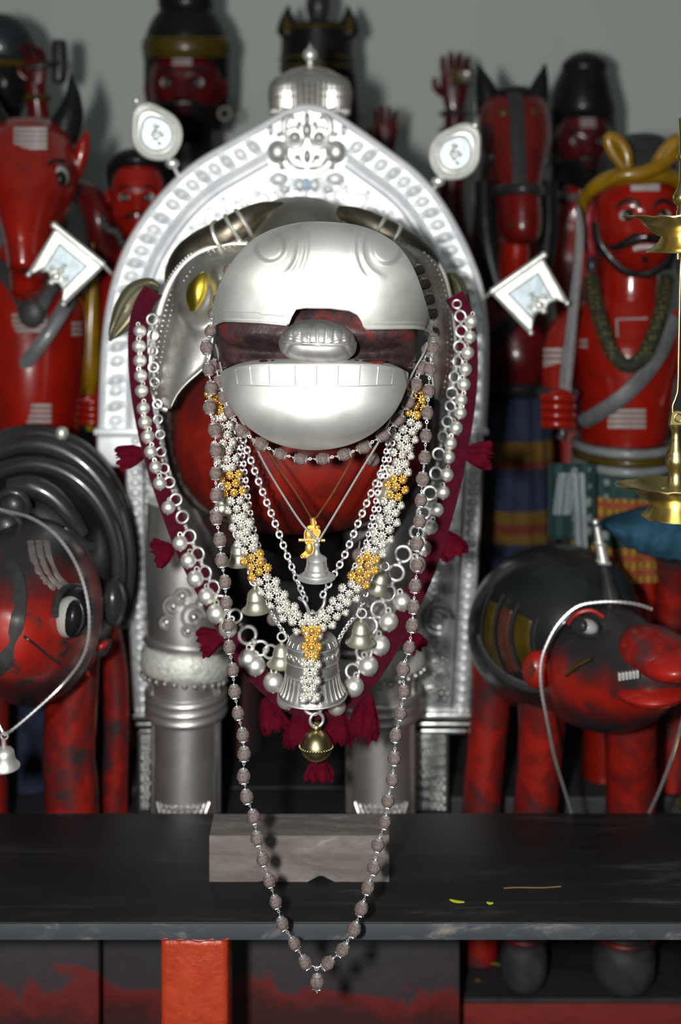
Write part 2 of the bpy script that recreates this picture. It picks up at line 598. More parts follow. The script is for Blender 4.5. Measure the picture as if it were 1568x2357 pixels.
def litter():
    for px, py, L, W, a, lab in ((1052, 2078, .0095, .0030, .35, 'larger yellow petal scrap on the black bench, left of the small one'),
                                 (1128, 2082, .0042, .0028, .2, 'tiny yellow petal crumb on the black bench, right of the larger scrap')):
        c = at_bench(px, py)
        rows = []
        for i in range(9):
            k = i / 8 * 2 - 1
            w = W * (1 - k * k) ** .6 + .0002
            rows.append([c + Matrix.Rotation(-a, 3, 'Z') @ Vector((k * L, q * w, .0006 + .0009 * (abs(q) + k * k))) for q in (-1, -.4, .4, 1)])
        o = MB().grid(rows).build('petal', M['petal'], None, solid=.0004)
        tag(o, lab, 'petal')
    a, b = at_bench(1160, 2046), at_bench(1292, 2043)
    pts = [a.lerp(b, i / 12) + Vector((0, .001 * sin(i * .6), .0009)) for i in range(13)]
    tag(MB().tube(pts, .0006, 6).build('dry_stalk', M['straw'], None), 'thin dry grass stalk lying on the black bench', 'stalk')
    a = P(412, 2142, 1.632); b = P(415, 2124, 1.632)
    # bits of green leaf on the ledge under the bench
    for px, py, ln, rot, lab, mt in ((1125, 2196, .020, .25, 'green leaf strip on the ledge under the bench, longer of the two scraps', 'leaf_green'), (1100, 2211, .006, .1, 'short yellow leaf crumb on the ledge under the bench', 'yellow')):
        d = 2.11 if ln < .01 else 2.16
        c = Vector((P(px, py, d).x, d, .1762))
        rows = []
        for i in range(9):
            k = i / 8 * 2 - 1
            w = .0035 * (1 - k * k) ** .5 + .0003
            rows.append([c + Matrix.Rotation(-rot, 3, 'Z') @ Vector((k * ln, q * w, .0008 + .001 * abs(q) + .003 * (1 - k * k))) for q in (-1, 0, 1)])
        tag(MB().grid(rows).build('leaf_scrap', M[mt], None, solid=.0006), lab, 'leaf')
litter()

# ------------------------------------------------------------------ the silver boar
BOAR = thing('boar_statue', 'large boar statue with silver snout plates and legs under the silver arch', 'statue', (P(705, 0, 2.05).x, 2.05, .39))

def sup(rho, D, n=2.3):
    return D * (1 - max(0.0, 1 - min(1, rho) ** n) ** (1 / n)) + .30 * max(0.0, rho - 1)

def interp(tab, x):
    if x <= tab[0][0]:
        return tab[0][1]
    for (a, b), (c, e) in zip(tab, tab[1:]):
        if x <= c:
            return lerp(b, e, (x - a) / (c - a))
    return tab[-1][1]

def snout():
    # silhouette of the upper plate seen from the front (px), and its lower edge with the notch
    top = [(489, 752), (492, 715), (501, 672), (519, 630), (543, 594), (575, 560), (614, 535), (660, 519), (708, 511), (770, 512), (826, 519), (874, 536), (914, 563), (943, 600), (964, 645), (980, 695), (992, 740), (999, 768)]
    top = [tuple(p) for p in catmull(top, 8)]
    low = [(489, 752), (500, 744), (515, 739), (535, 739), (600, 742), (663, 748), (666, 745), (672, 730), (682, 713), (702, 710), (760, 711), (805, 717), (824, 727), (833, 742), (838, 756), (842, 757), (900, 756), (955, 755), (975, 757), (990, 763), (999, 768)]
    cx, cy, a, b = 744, 757, 255, 247
    d0, D = 1.480, .082
    NU, NV = 190, 84
    topx = [p[0] for p in top]
    def ty(x):
        for (x0, y0), (x1, y1) in zip(top, top[1:]):
            if x0 <= x <= x1:
                return lerp(y0, y1, 0 if x1 == x0 else (x - x0) / (x1 - x0))
        return top[-1][1]
    notch = [663, 664, 666, 669, 672, 677, 682, 833, 836, 838, 840]
    xs = sorted(set([489.3 + (998.7 - 489.3) * (1 - cos(pi * i / NU)) / 2 for i in range(NU + 1)] + notch))
    def depth(x, y):
        u, v = (x - 742) / 256, ((655 - y) / 144 if y < 655 else (y - 655) / 270)
        dd = d0 + sup(sqrt(u * u + v * v), D, 2.7)
        # the two embossed nostrils and the ridges curling round them
        for s, nx, ny, r1, r2 in ((-1, 622, 566, 66, 84), (1, 890, 572, 56, 74)):
            q = sqrt((x - nx) ** 2 + ((y - ny) / 1.05) ** 2)
            dd -= .0062 * (1 - sstep(27, 40, q)) * (1 - .22 * (q / 36) ** 2)
            q2 = sqrt((x - nx) ** 2 + ((y - ny + 4) / 1.25) ** 2)
            m = sstep(-4, 22, -s * (x - nx)) * sstep(-15, 25, ny + 70 - y)
            dd -= m * (.0020 * gau(q2 - r1, 5.5) + .0020 * gau(q2 - r2, 5))
        dd += .0006 * noise.noise(Vector((x * .02, y * .02, 1)))
        return dd
    rows = []
    for x in xs:
        yt, yl = ty(x), interp(low, x)
        col = []
        for j in range(NV + 1):
            k = j / NV
            k = 1 - sin((1 - k) * pi / 2) ** 1.0
            k = 1 - k
            k = sin(j / NV * pi / 2)
            y = lerp(yl, yt, k)
            col.append(P(x, y, depth(x, y)))
        # the barrel of the muzzle running back to the brow
        e = depth(x, yt)
        edge = P(x, yt, e)
        ctr = P(cx, cy, e)
        for back, sc in ((.012, 1.003), (.03, 1.0), (.07, .985), (.13, .965), (.20, .95)):
            p = ctr + (edge - ctr) * sc
            col.append(Vector((p.x - back * .10, e + back, p.z)))
        rows.append(col)
    o = MB().grid(rows).build('upper_snout_plate', M['snout_silver'], BOAR, 60, solid=.0018, label='blown bright silver dome with two embossed nostrils')
    # rolled rim along the lower edge
    pts = []
    for i in range(141):
        x = 490 + (998 - 490) * i / 140
        y = interp(low, x)
        if 663 < x < 840:
            continue
        pts.append((x, P(x, y - 1, depth(x, y) - .0008)))
    for lo_, hi_ in ((0, 664), (839, 2000)):
        seg = [p for x, p in pts if lo_ <= x <= hi_]
        MB().tube(seg, .0016, 8).build('rim', M['snout_silver'], BOAR)
    # raised line above the rim
    for x0, x1, dy in ((500, 655, 22), (860, 985, 16)):
        seg = [P(x, interp(low, x) - dy + (3 if x > 600 else 0), depth(x, interp(low, x) - dy) - .0002) for x in [lerp(x0, x1, i / 30) for i in range(31)]]
        MB().tube(seg, .0006, 6).build('raised_line', M['snout_silver'], BOAR)
snout()

def mouth():
    # painted wood of the upper jaw showing between the plates
    m = MB()
    rows = []
    for i in range(41):
        x = lerp(498, 962, i / 40)
        col = []
        for j in range(31):
            y = lerp(700, 850, j / 30)
            u, v = (x - 730) / 234, (y - 775) / 86
            r = min(1.0, (abs(u) ** 4 + abs(v) ** 4) ** .25)
            d = 1.528 + sup(r, .075, 3.2)
            d += .020 * gau((y - 812 + 10 * u * u) / 26, .8) * (1 - gau(u, .33))       # the shadowed line of the mouth
            d -= .005 * gau((y - 770) / 30, 1)
            d += .0018 * noise.noise(Vector((x * .03, y * .05, 0)))
            col.append(P(x, y, d))
        rows.append(col)
    m.grid(rows)
    m.build('upper_jaw', M['mouth'], BOAR, 60, solid=.012, label='chipped dark red painted wood of the mouth')
    # the silver tongue, ribbed above and plain below
    m = MB()
    rows = []
    n, k = 150, 50
    for i in range(k + 1):
        th = pi * i / k
        row = []
        for j in range(n):
            ph = 2 * pi * j / n
            # axis of the sphere points at the viewer
            q = Vector((sin(th) * cos(ph), -cos(th), sin(th) * sin(ph)))
            e = 2.7
            l = (abs(q.x) ** e + abs(q.y) ** e + abs(q.z) ** e) ** (1 / e)
            q = q / l
            x, z = q.x, q.z
            zz = z * (1 - .16 * x * x) if z > 0 else z
            xx = x * (1 + (.0 if z > 0 else .02) - .10 * max(0, z))
            yy = q.y
            if z > -.05 and yy < .3:
                yy += .04 * sstep(-.02, .9, z)
                yy += .070 * gau((xx * 4.6 + .5) % 1 - .5, .09) * sstep(.04, .16, z) * (1 - sstep(.80, .98, z))
            yy += .13 * gau(z - .02, .045) * (yy < .3)
            if z < 0 and yy < .3:
                yy += .06 * gau(abs(x) - .68 + .25 * z, .04)
            c = P(732, 785, 1.515)
            row.append(c + Vector((xx * S(90, 1.49), yy * .045, zz * S(49, 1.49) - xx * S(3, 1.49) - S(3, 1.49) * 0)))
        rows.append(row)
    m.grid(rows, cu=True)
    m.build('tongue', M['tongue_silver'], BOAR, 70, label='ribbed silver tongue sticking out of the mouth')
    # scraps of old gilding on the lower lip
    m = MB()
    for i in range(15):
        x = lerp(600, 890, (i + .5) / 15) + random.uniform(-6, 6)
        m.ell(P(x, 832 + random.uniform(-1.5, 2), 1.505), (S(random.uniform(9, 14), 1.5), .006, S(random.uniform(3, 5), 1.5)), 10, 6)
    m.build('lower_lip', M['mouth'], BOAR, 60)
M['tongue_silver'] = metal('tongue_silver', (.78, .77, .76), (.46, .45, .44), .46, 30, .35, .6, .15, 50, .002, met=.85)
mouth()

def lower_jaw():
    cx, cy, a, b = 724, 848, 214, 185
    d0, D = 1.487, .078
    def topy(x):
        u = (x - cx) / a
        return 838 + 22 * abs(u) ** 5
    def depth(x, y):
        u, v = (x - cx) / a, (y - cy) / b
        v = (y - 925) / 109 if y > 925 else (925 - y) / 225
        d = d0 + sup(sqrt(u * u + v * v), D, 2.7)
        # row of tooth panels under the lip
        d -= .0016 * (1 - sstep(0, 5, y - topy(x)))
        d += .0005 * noise.noise(Vector((x * .02, y * .02, 4)))
        return d
    extra = []
    for tx in (543, 574, 619, 679, 729, 779, 829, 872, 906):
        extra += [tx - 4, tx - 2, tx, tx + 2, tx + 4]
    xs = sorted(set([cx - (a - .4) * cos(pi * i / 130) for i in range(131)] + extra))
    rows = []
    for x in xs:
        u = (x - cx) / a
        yt = topy(x)
        yb = cy + b * sqrt(max(0, 1 - abs(u) ** 2.05))
        yb = max(yb, yt + 1)
        col = []
        # lip turned inwards at the top
        e = depth(x, yt)
        for back, up in ((.030, 9.0), (.022, 9), (.010, 6), (.003, 1.5)):
            bb = back * (1 - abs(u) ** 6 * .6)
            col.append(P(x, yt - up * (1 - abs(u) ** 4), e + bb))
        nv = 64
        for j in range(nv + 1):
            k = j / nv
            y = lerp(yt, yb, .35 * k + .65 * sin(k * pi / 2))
            col.append(P(x, y, depth(x, y)))
        e = depth(x, yb)
        p = P(x, yb, e)
        c = P(cx, cy, e)
        for back, sc in ((.02, 1.0), (.06, .96), (.12, .86)):
            q = c + (p - c) * sc
            col.append(Vector((q.x, e + back, q.z)))
        rows.append(col)
    jaw = MB().grid(rows).build('lower_jaw_plate', M['snout_silver'], BOAR, 60, solid=.0016, label='silver bowl shaped lower jaw with a row of teeth')
    for tx in (543, 574, 619, 679, 729, 779, 829, 872, 906):
        y0, y1 = topy(tx) + 3, 888 - 6 * ((tx - cx) / a) ** 2
        MB().tube([P(tx + .06 * (cx - tx) * k * .4, lerp(y0, y1, k), depth(tx + .06 * (cx - tx) * k * .4, lerp(y0, y1, k)) - .0019) for k in [i / 6 for i in range(7)]], .0008, 6).build('tooth_ridge', M['snout_silver'], jaw)
    pts = []
    for i in range(61):
        x = lerp(518, 930, i / 60)
        y = 890 - 6 * ((x - cx) / a) ** 2
        pts.append(P(x, y, depth(x, y) - .0019))
    MB().tube(pts, .0007, 6).build('band_line', M['snout_silver'], jaw)
    # dark wood core inside the jaw
    MB().ell(P(722, 880, 1.60), (S(170, 1.6), .07, S(60, 1.6)), 24, 14).build('lower_jaw_core', M['mouth'], BOAR)
lower_jaw()

def head_body():
    # red painted throat and chest: one rounded mass
    m = MB()
    m.stack([(700, 780, 190, 1.98, .11), (695, 860, 270, 1.965, .14), (695, 950, 292, 1.955, .155), (693, 1040, 288, 1.95, .158), (690, 1110, 258, 1.955, .145), (688, 1165, 205, 1.965, .115), (688, 1205, 120, 1.98, .07), (688, 1216, 20, 1.99, .012)], 6, 48, 2.2)
    m.build('chest', M['red_chest'], BOAR, label='worn red painted chest behind the necklaces')
    # dark rim of the harness round the chest
    for s in (-1, 1):
        pts = [(386, 880, 1.935), (388, 960, 1.93), (394, 1035, 1.93), (412, 1098, 1.93), (445, 1150, 1.93), (500, 1188, 1.935), (570, 1212, 1.94)]
        if s > 0:
            pts = [(1388 - x, y, d) for x, y, d in pts]
        q = catmull([tuple(P(*p)) for p in pts], 6)
        MB().ribbon(q, S(26, 1.93), .016, (0, -1, 0)).build('harness_rim', M['harness'], BOAR)
    # belly and trunk going back
    m = MB()
    secs = []
    for d, cx_, cz, rx, rz in ((1.97, 697, .96, .13, .12), (2.03, 697, .96, .165, .17), (2.12, 699, .97, .17, .19), (2.25, 700, .99, .168, .20), (2.42, 700, .98, .16, .19), (2.56, 700, .96, .12, .14), (2.62, 700, .95, .05, .06)):
        secs.append((P(cx_, 0, d).x, d, cz, rx, rz))
    secs = catmull(secs, 4)
    m.grid([[(x + rx * cos(2 * pi * j / 36), y, z + rz * sin(2 * pi * j / 36)) for j in range(36)] for x, y, z, rx, rz in secs], cu=True)
    m.build('trunk', M['belly'], BOAR, label='dark trunk of the boar passing through the arch')
    # brow dome between the horns
    m = MB()
    m.stack([(690, 452, 8, 1.94, .01), (690, 458, 52, 1.93, .05), (690, 478, 88, 1.92, .085), (692, 515, 112, 1.91, .105), (698, 570, 150, 1.88, .12), (706, 640, 205, 1.86, .12), (712, 720, 225, 1.86, .12), (706, 800, 215, 1.87, .115), (700, 880, 190, 1.90, .1)], 5, 44)
    m.build('brow', M['dark_silver'], BOAR, label='dull silver forehead dome')
    # horns lying back on either side of the brow
    for side, pts in (('l', [(652, 474, 1.86, 10), (604, 486, 1.85, 22), (560, 512, 1.84, 32), (515, 540, 1.84, 35), (470, 562, 1.85, 36), (430, 592, 1.86, 34), (404, 634, 1.88, 26), (398, 680, 1.90, 12)]),
                      ('r', [(780, 486, 1.87, 14), (820, 500, 1.86, 24), (865, 524, 1.85, 30), (912, 552, 1.85, 34), (956, 580, 1.86, 32), (992, 616, 1.88, 26), (1012, 660, 1.90, 14)])):
        m = MB().limb(pts, 6, 18)
        h = m.build('horn', M['horn'], BOAR, label='dark tarnished horn')
        # rings bound round the horn
        C = catmull([tuple(P(x, y, d)) + (S(r, d),) for x, y, d, r in pts], 6)
        for k in ((12, 15, 19) if side == 'l' else (13, 17)):
            a, b = Vector(C[k][:3]), Vector(C[k + 1][:3])
            R = zrot(b - a).to_matrix()
            MB().torus(a, C[k][3] * 1.02, .0028, R, 28, 8).build('horn_ring', M['bell_silver'], h)
        # small spiky lobes along the top of the horn
    # drooping leaf shaped ears
    for sgn in (-1, 1):
        if sgn < 0:
            cen = [(366, 668, 1.90, 12), (345, 664, 1.895, 26), (322, 680, 1.885, 37), (300, 708, 1.875, 36), (280, 740, 1.87, 27), (262, 768, 1.865, 14), (253, 783, 1.86, 2)]
        else:
            cen = [(1020, 640, 1.93, 12), (1040, 650, 1.94, 24), (1052, 690, 1.95, 30), (1056, 735, 1.96, 28), (1052, 775, 1.965, 18), (1046, 800, 1.97, 3)]
        C = catmull(cen, 6)
        rows = []
        for i, (x, y, d, r) in enumerate(C):
            x2, y2 = C[min(i + 1, len(C) - 1)][:2]
            x1, y1 = C[max(i - 1, 0)][:2]
            t = Vector((x2 - x1, y2 - y1)).normalized()
            nrm = Vector((-t.y, t.x))
            rows.append([P(x + nrm.x * r * q, y + nrm.y * r * q, d + .012 * (q * q) - .008 + .0012 * sin(q * 16)) for q in [k / 8 - 1 for k in range(17)]])
        MB().grid(rows).build('ear', M['ear'], BOAR, 60, solid=.003, label='drooping olive silver ear')
M['harness'] = metal('harness_metal', (.30, .28, .24), (.14, .12, .10), .45, 20, .4, .6, .3, 40, .003)
M['horn'] = metal('horn_metal', (.30, .27, .21), (.15, .12, .085), .42, 12, .35, .65, .25, 30, .004)
M['ear'] = metal('ear_metal', (.34, .32, .22), (.22, .20, .13), .6, 14, .35, .65, .2, 40, .003)
M['belly'] = paint('belly_paint', (.018, .016, .018), (.05, .012, .011), .45, 6, .45, .6, coat=.2)
head_body()

M['anklet_rim'] = metal('rim_silver', (.92, .92, .88), (.78, .78, .74), .5, 40, .3, .6, 0, met=.7)
def cheeks():
    # left cheek plate, turned towards the viewer; right one nearly edge-on
    def plate(outer, inner, dep_o, dep_i, bulge, name_label):
        O = resample([Vector((x, y, 0)) for x, y in catmull(outer, 8)], n=61)
        I = resample([Vector((x, y, 0)) for x, y in catmull(inner, 8)], n=61)
        rows = []
        for k, (o_, i_) in enumerate(zip(O, I)):
            row = []
            for j in range(31):
                s = j / 30
                x, y = lerp(o_.x, i_.x, s), lerp(o_.y, i_.y, s)
                d = lerp(dep_o, dep_i, s) - bulge * sin(pi * min(1, s * 1.05)) * (.5 + .5 * sin(pi * k / 60))
                d -= .006 * gau((s - .06), .07)
                row.append((x, y, d))
            rows.append(row)
        return rows
    outer = [(572, 562), (520, 563), (470, 576), (432, 600), (398, 640), (374, 692), (358, 752), (347, 820), (343, 870), (352, 912), (366, 934), (386, 942)]
    inner = [(590, 575), (560, 590), (532, 620), (512, 660), (500, 710), (492, 760), (486, 800), (478, 835), (458, 856), (430, 880), (406, 908), (390, 940)]
    R = plate(outer, inner, 1.835, 1.735, .030, 'l')
    # eye socket pressed into the plate
    def press(R, ex, ey, rx, ry):
        out = []
        for row in R:
            o2 = []
            for x, y, d in row:
                q = sqrt(((x - ex) / rx) ** 2 + ((y - ey) / ry) ** 2)
                d2 = d - .006 * gau(q - 1.45, .28) + .006 * (1 - sstep(.75, 1.2, q))
                d2 += .003 * noise.noise(Vector((x * .018, y * .012, 2)))
                o2.append(P(x, y, d2))
            out.append(o2)
        return out
    pl = MB().grid(press(R, 458, 675, 36, 56)).build('cheek_plate', M['cheek'], BOAR, 60, solid=.0022, label='silver cheek plate with a golden eye, left of the snout')
    rim = [P(x, y, d - .001) for x, y, d in [r[0] for r in R]]
    MB().tube([p + Vector((0, -.0015, 0)) for p in rim], .0042, 10).build('rim', M['anklet_rim'], pl)
    dot = proto(MB().ell((0, 0, 0), .0016, 8, 6), 'stud', M['silver'])
    for line, st in ((3, 1), (6, 1)):
        pts = resample([P(x, y, d - .0005) for x, y, d in [r[line] for r in R[4:58]]], step=.0068)
        for p in pts:
            link('stud', dot, p, pl, scale=1.0 if line == 3 else .75)
    # beaded cord along the outside of the plate
    bd = proto(MB().ell((0, 0, 0), .0021, 8, 6), 'cord_bead', M['silver'])
    pts = resample([P(x - 5, y - 6, d + .004) for x, y, d in [r[0] for r in R[:44]]], step=.0046)
    for p in pts:
        link('cord_bead', bd, p, pl)
    # the eye: almond of gold foil
    rows = []
    c = (458, 675)
    for i in range(25):
        k = i / 24 * 2 - 1
        w = (1 - abs(k) ** 2.2)
        row = []
        for j in range(17):
            q = j / 16 * 2 - 1
            # long axis from lower left to upper right
            u, v = k * 50, q * 29 * w
            x, y = c[0] + v + .15 * k * 18 + 6 * (k * k) * (1 if k > 0 else -2), c[1] - u
            row.append(P(x, y, 1.757 - .010 * w * (1 - q * q) + .0004 * sin(q * 5 + k * 3)))
        rows.append(row)
    MB().grid(rows).build('eye', M['eye_gold'], pl, 60, solid=.002, label='golden almond shaped eye')
    outer = [(902, 546), (950, 556), (992, 584), (1022, 630), (1038, 690), (1046, 750), (1048, 810), (1042, 860), (1030, 900), (1010, 921)]
    inner = [(890, 560), (915, 580), (940, 612), (960, 655), (974, 700), (984, 750), (990, 800), (994, 840), (998, 880), (1004, 918)]
    R = plate(outer, inner, 1.875, 1.735, .020, 'r')
    pr = MB().grid(press(R, 962, 655, 9, 45)).build('cheek_plate', M['cheek'], BOAR, 60, solid=.0022, label='silver cheek plate seen edge-on, right of the snout')
    MB().tube([P(x, y, d - .001) for x, y, d in [r[0] for r in R]], .0026, 8).build('rim', M['bell_silver'], pr)
    for line in (4, 9):
        for p in resample([P(x, y, d - .0005) for x, y, d in [r[line] for r in R[3:58]]], step=.0072):
            link('stud', dot, p, pr, scale=1.1)
    rows = []
    for i in range(17):
        k = i / 16 * 2 - 1
        w = 1 - abs(k) ** 2.2
        rows.append([P(963 + q * 6 * w + 4 * k * -1, 655 - 44 * k, 1.757 - .006 * w * (1 - q * q)) for q in [j / 6 - 1 for j in range(13)]])
    MB().grid(rows).build('eye', M['eye_gold'], pr, 60, solid=.002, label='golden eye seen edge-on')
M['cheek'] = metal('cheek_silver', (.82, .80, .75), (.34, .31, .26), .44, 11, .38, .58, .25, 25, .005, met=.9)
cheeks()

def legs():
    for s, cx, top in ((-1, 428, 1180), (1, 876, 1180)):
        m = MB()
        w0 = 80
        m.stack([(cx - s * 4, 1150, 92, 2.10, .066), (cx - s * 2, 1250, 92, 2.09, .066), (cx, 1350, 90, 2.085, .062), (cx + s * 0, 1450, 86, 2.08, .060), (cx, 1520, 80, 2.08, .056), (cx, 1600, 78, 2.08, .054), (cx - 2 * s, 1700, 78, 2.08, .054), (cx, 1790, 77, 2.08, .054), (cx, 1865, 78, 2.08, .055), (cx, 1910, 84, 2.08, .058), (cx, 1949, 84, 2.08, .058)], 5, 44)
        leg = m.build('leg', M['leg_silver'], BOAR, label='silver sheathed front leg')
        # folds of the cuff, three swollen bands below the anklet
        for y, r in ((1592, 80), (1612, 80), (1632, 79)):
            MB().torus(P(cx, y, 2.08), .0535, .0075, Matrix.Rotation(.10, 3, 'X'), 40, 10).build('fold', M['leg_silver'], leg)
        # plaited white anklet, tilted
        R = Matrix.Rotation(-.10 * 1, 3, 'X') @ Matrix.Rotation(.09 if s < 0 else -.22, 3, 'Y')
        m = MB()
        c = P(cx, 1520, 2.08)
        rows = []
        for i in range(72):
            a = 2 * pi * i / 72
            row = []
            for j in range(12):
                b = 2 * pi * j / 12
                rad = .0605 + .0060 * cos(b) + .0010 * sin(a * 36 + b * 2)
                row.append(c + R @ Vector((rad * cos(a), rad * sin(a), .0190 * sin(b) + .0009 * sin(a * 40))))
            rows.append(row)
        m.grid(rows, cu=True, cv=True)
        m.build('anklet', M['anklet'], leg, 60, label='rough white silver anklet band')
        for i in range(26):
            a = 2 * pi * i / 26
            MB().ell(c + R @ Vector((.061 * cos(a), .061 * sin(a), -.0240)), .0042, 8, 6).build('anklet_bead', M['silver'], leg)
        MB().torus(P(cx - s * 1, 1476, 2.08), .0585, .005, R, 40, 8).build('upper_band', M['leg_silver'], leg)
        # raised seams down the leg
        for a in (-.18, pi + .18):
            pts = [P(cx + 79 * cos(a), y, 2.08 - .018 * 1) for y in range(1540, 1896, 20)]
            MB().tube(pts, .0022, 6).build('seam', M['silver'], leg)
        # engraved hatching round the hoof
        m = MB()
        for i in range(9):
            for sl in (-1, 1):
                a = -pi / 2 + (i - 4) * .17
                pts = []
                for k in range(6):
                    aa = a + sl * (k / 5 - .5) * .30
                    y = lerp(1822, 1868, k / 5)
                    pts.append(P(cx, y, 2.08) + Vector((.0508 * cos(aa), .0564 * sin(aa), 0)))
                m.tube(pts, .0011, 5)
        m.build('hatching', M['silver'], leg)
        # embossed leaf scrolls on the thigh
        m = MB()
        for i, (dx, y, R_) in enumerate(((-28, 1395, 22), (18, 1420, 26), (-8, 1372, 15), (38, 1385, 16), (-44, 1432, 14), (5, 1452, 12))):
            x = cx + dx
            dd = 2.08 - .060 * sqrt(max(0, 1 - (dx / 92) ** 2))
            m.torus(P(x, y, dd), S(R_, 2.05), .0032, ROT_FRONT, 20, 6, arc=.78)
            m.torus(P(x + 3, y + 2, dd - .001), S(R_ * .5, 2.05), .0026, ROT_FRONT, 14, 6, arc=.85)
            m.ell(P(x, y, dd), .005, 10, 6)
        m.build('leaf_scroll', M['silver'], leg)
    # hind legs, dark behind
    for cx in (560, 850):
        MB().stack([(cx, 1250, 60, 2.48, .055), (cx, 1450, 48, 2.48, .045), (cx, 1640, 46, 2.48, .045), (cx, 1715, 50, 2.48, .05)], 4, 20).build('leg', M['belly'], BOAR, label='dark hind leg in shadow')
M['anklet'] = metal('anklet_silver', (.86, .86, .80), (.60, .60, .54), .6, 120, .35, .65, .8, 160, .003, met=.55)
legs()
# ------------------------------------------------------------------ garlands
M['small_bell_metal'] = metal('small_bell_metal', (.66, .64, .52), (.46, .45, .33), .44, 40, .3, .6, .1, 80, .001, met=.85)
M['bell_bright'] = metal('bright_bell_metal', (.90, .91, .92), (.74, .74, .74), .38, 60, .3, .6, 0, met=.85)
def wobble_bead(rad, nu=26, nv=18, seed=0):
    m = MB()
    def fn(q):
        r = 1 + .06 * noise.noise(q * 3.1 + Vector((seed, 0, 0))) + .05 * abs(noise.noise(q * 7 + Vector((0, seed, 0))))
        ph = math.atan2(q.y, q.x)
        r -= .05 * (abs(cos(2.5 * ph)) < .14) * (abs(q.z) < .95)
        return q * r
    m.ell((0, 0, 0), rad, nu, nv, fn=fn)
    return m
R_SEED = S(15.5, 1.57)
SEEDS = [proto(wobble_bead(R_SEED, seed=i), 'seed_bead', M['seed'], 80) for i in range(3)]
_m = MB().lathe([(R_SEED * .62, R_SEED * .80), (R_SEED * .66, R_SEED * .90), (R_SEED * .50, R_SEED * 1.04), (R_SEED * .18, R_SEED * 1.10), (R_SEED * .14, R_SEED * 1.25), (0, R_SEED * 1.26)], n=14, ripple=lambda a, r, z: 1 + (.12 * cos(7 * a) if z < R_SEED * .93 else 0))
CAP = proto(_m, 'bead_cap', M['chain_silver'])
def wire_mesh(L):
    m = MB()
    m.torus((0, 0, L * .22), L * .16, L * .055, Matrix.Rotation(pi / 2, 3, 'X'), 10, 6)
    m.torus((0, 0, -L * .16), L * .14, L * .055, Matrix.Rotation(pi / 2, 3, 'Y'), 10, 6)
    m.tube([(0, 0, -L * .26), (0, 0, -L * .5)], L * .06, 6)
    m.tube([(0, 0, L * .34), (0, 0, L * .5)], L * .06, 6)
    return m
WIRE = proto(wire_mesh(1.0), 'wire_link', M['chain_silver'])

def seed_strand(root, pts, close=False, scale=1.0):
    """pts: world positions of the beads in order"""
    n = len(pts)
    for i, p in enumerate(pts):
        a = pts[i - 1] if (i > 0 or close) else p
        b = pts[(i + 1) % n] if (i < n - 1 or close) else p
        t = (b - a).normalized()
        q = zrot(t)
        sc = scale * random.uniform(.93, 1.05)
        o = link('bead', random.choice(SEEDS), p, root, q, sc)
        for s in (1, -1):
            c = link('bead_cap', CAP, p, o)
            c.location = (0, 0, 0)
            if s < 0:
                c.rotation_euler = (pi, 0, 0)
        if i < n - 1 or close:
            r = (b - p).length - 2.1 * R_SEED * scale
            if r > .002:
                d = (b - p).normalized()
                link('wire_link', WIRE, p.lerp(b, .5), root, zrot(d), (min(r, .011), min(r, .011), r * 1.1))

MALA = thing('seed_bead_necklace', 'long necklace of brown seed beads in silver caps hanging down past the bench', 'necklace', P(730, 2260, 1.575))
LS = [(476, 800), (480, 850), (486, 893), (482, 937), (494, 990), (497, 1038), (496, 1090), (498, 1140), (498, 1192), (506, 1243), (510, 1290), (518, 1340), (521, 1388), (526, 1440), (528, 1490), (536, 1542), (540, 1592), (548, 1642), (559, 1692), (562, 1736), (561, 1787), (568, 1834), (584, 1880), (593, 1930), (605, 1978), (620, 2027), (635, 2076), (650, 2126), (678, 2172), (703, 2215)]
RS = [(755, 2217), (789, 2186), (815, 2140), (832, 2092), (847, 2043), (861, 1997), (870, 1945), (886, 1893), (893, 1844), (903, 1796), (908, 1746), (911, 1693), (922, 1643), (930, 1592), (928, 1541), (942, 1491), (949, 1440), (952, 1397), (956, 1349), (961, 1300), (960, 1252), (966, 1200), (969, 1152), (973, 1103), (978, 1053), (981, 1003), (984, 950), (987, 900), (990, 850), (996, 800)]
def mala_d(y):
    return 1.575 + .03 * (1 - sstep(780, 1100, y))
lp = [P(x, y, mala_d(y)) for x, y in LS]
rp = [P(x, y, mala_d(y)) for x, y in RS]
seed_strand(MALA, lp)
seed_strand(MALA, rp)
# joining ring and pendant bead
MB().torus(P(729, 2229, 1.575), .0022, .0007, ROT_FRONT, 14, 6).build('ring', M['chain_silver'], MALA)
for x0, y0 in ((703, 2215), (755, 2217)):
    a, b = P(x0, y0, 1.575), P(729, 2228, 1.575)
    dr = (b - a).normalized()
    MB().tube([a + dr * R_SEED, b], .0007, 6).build('wire_link', M['chain_silver'], MALA)
pb = link('bead', SEEDS[0], P(730, 2260, 1.575), MALA, None, 1.08)
for s in (1, -1):
    c = link('bead_cap', CAP, P(730, 2260, 1.575), pb)
    c.location = (0, 0, 0)
    if s < 0:
        c.rotation_euler = (pi, 0, 0)
MB().lathe([(.0004, .004), (.001, .003), (.0013, .0015), (.0005, 0)], Matrix.Translation(P(730, 2287, 1.575))).build('drop', M['chain_silver'], MALA)
# the same string goes on behind the snout
seed_strand(MALA, [P(x, y, 1.66) for x, y in ((485, 762), (492, 722), (503, 690), (514, 655), (527, 622))], scale=.92)
seed_strand(MALA, [P(x, y, 1.66) for x, y in ((1000, 765), (996, 722), (988, 690), (978, 655), (966, 622))], scale=.92)

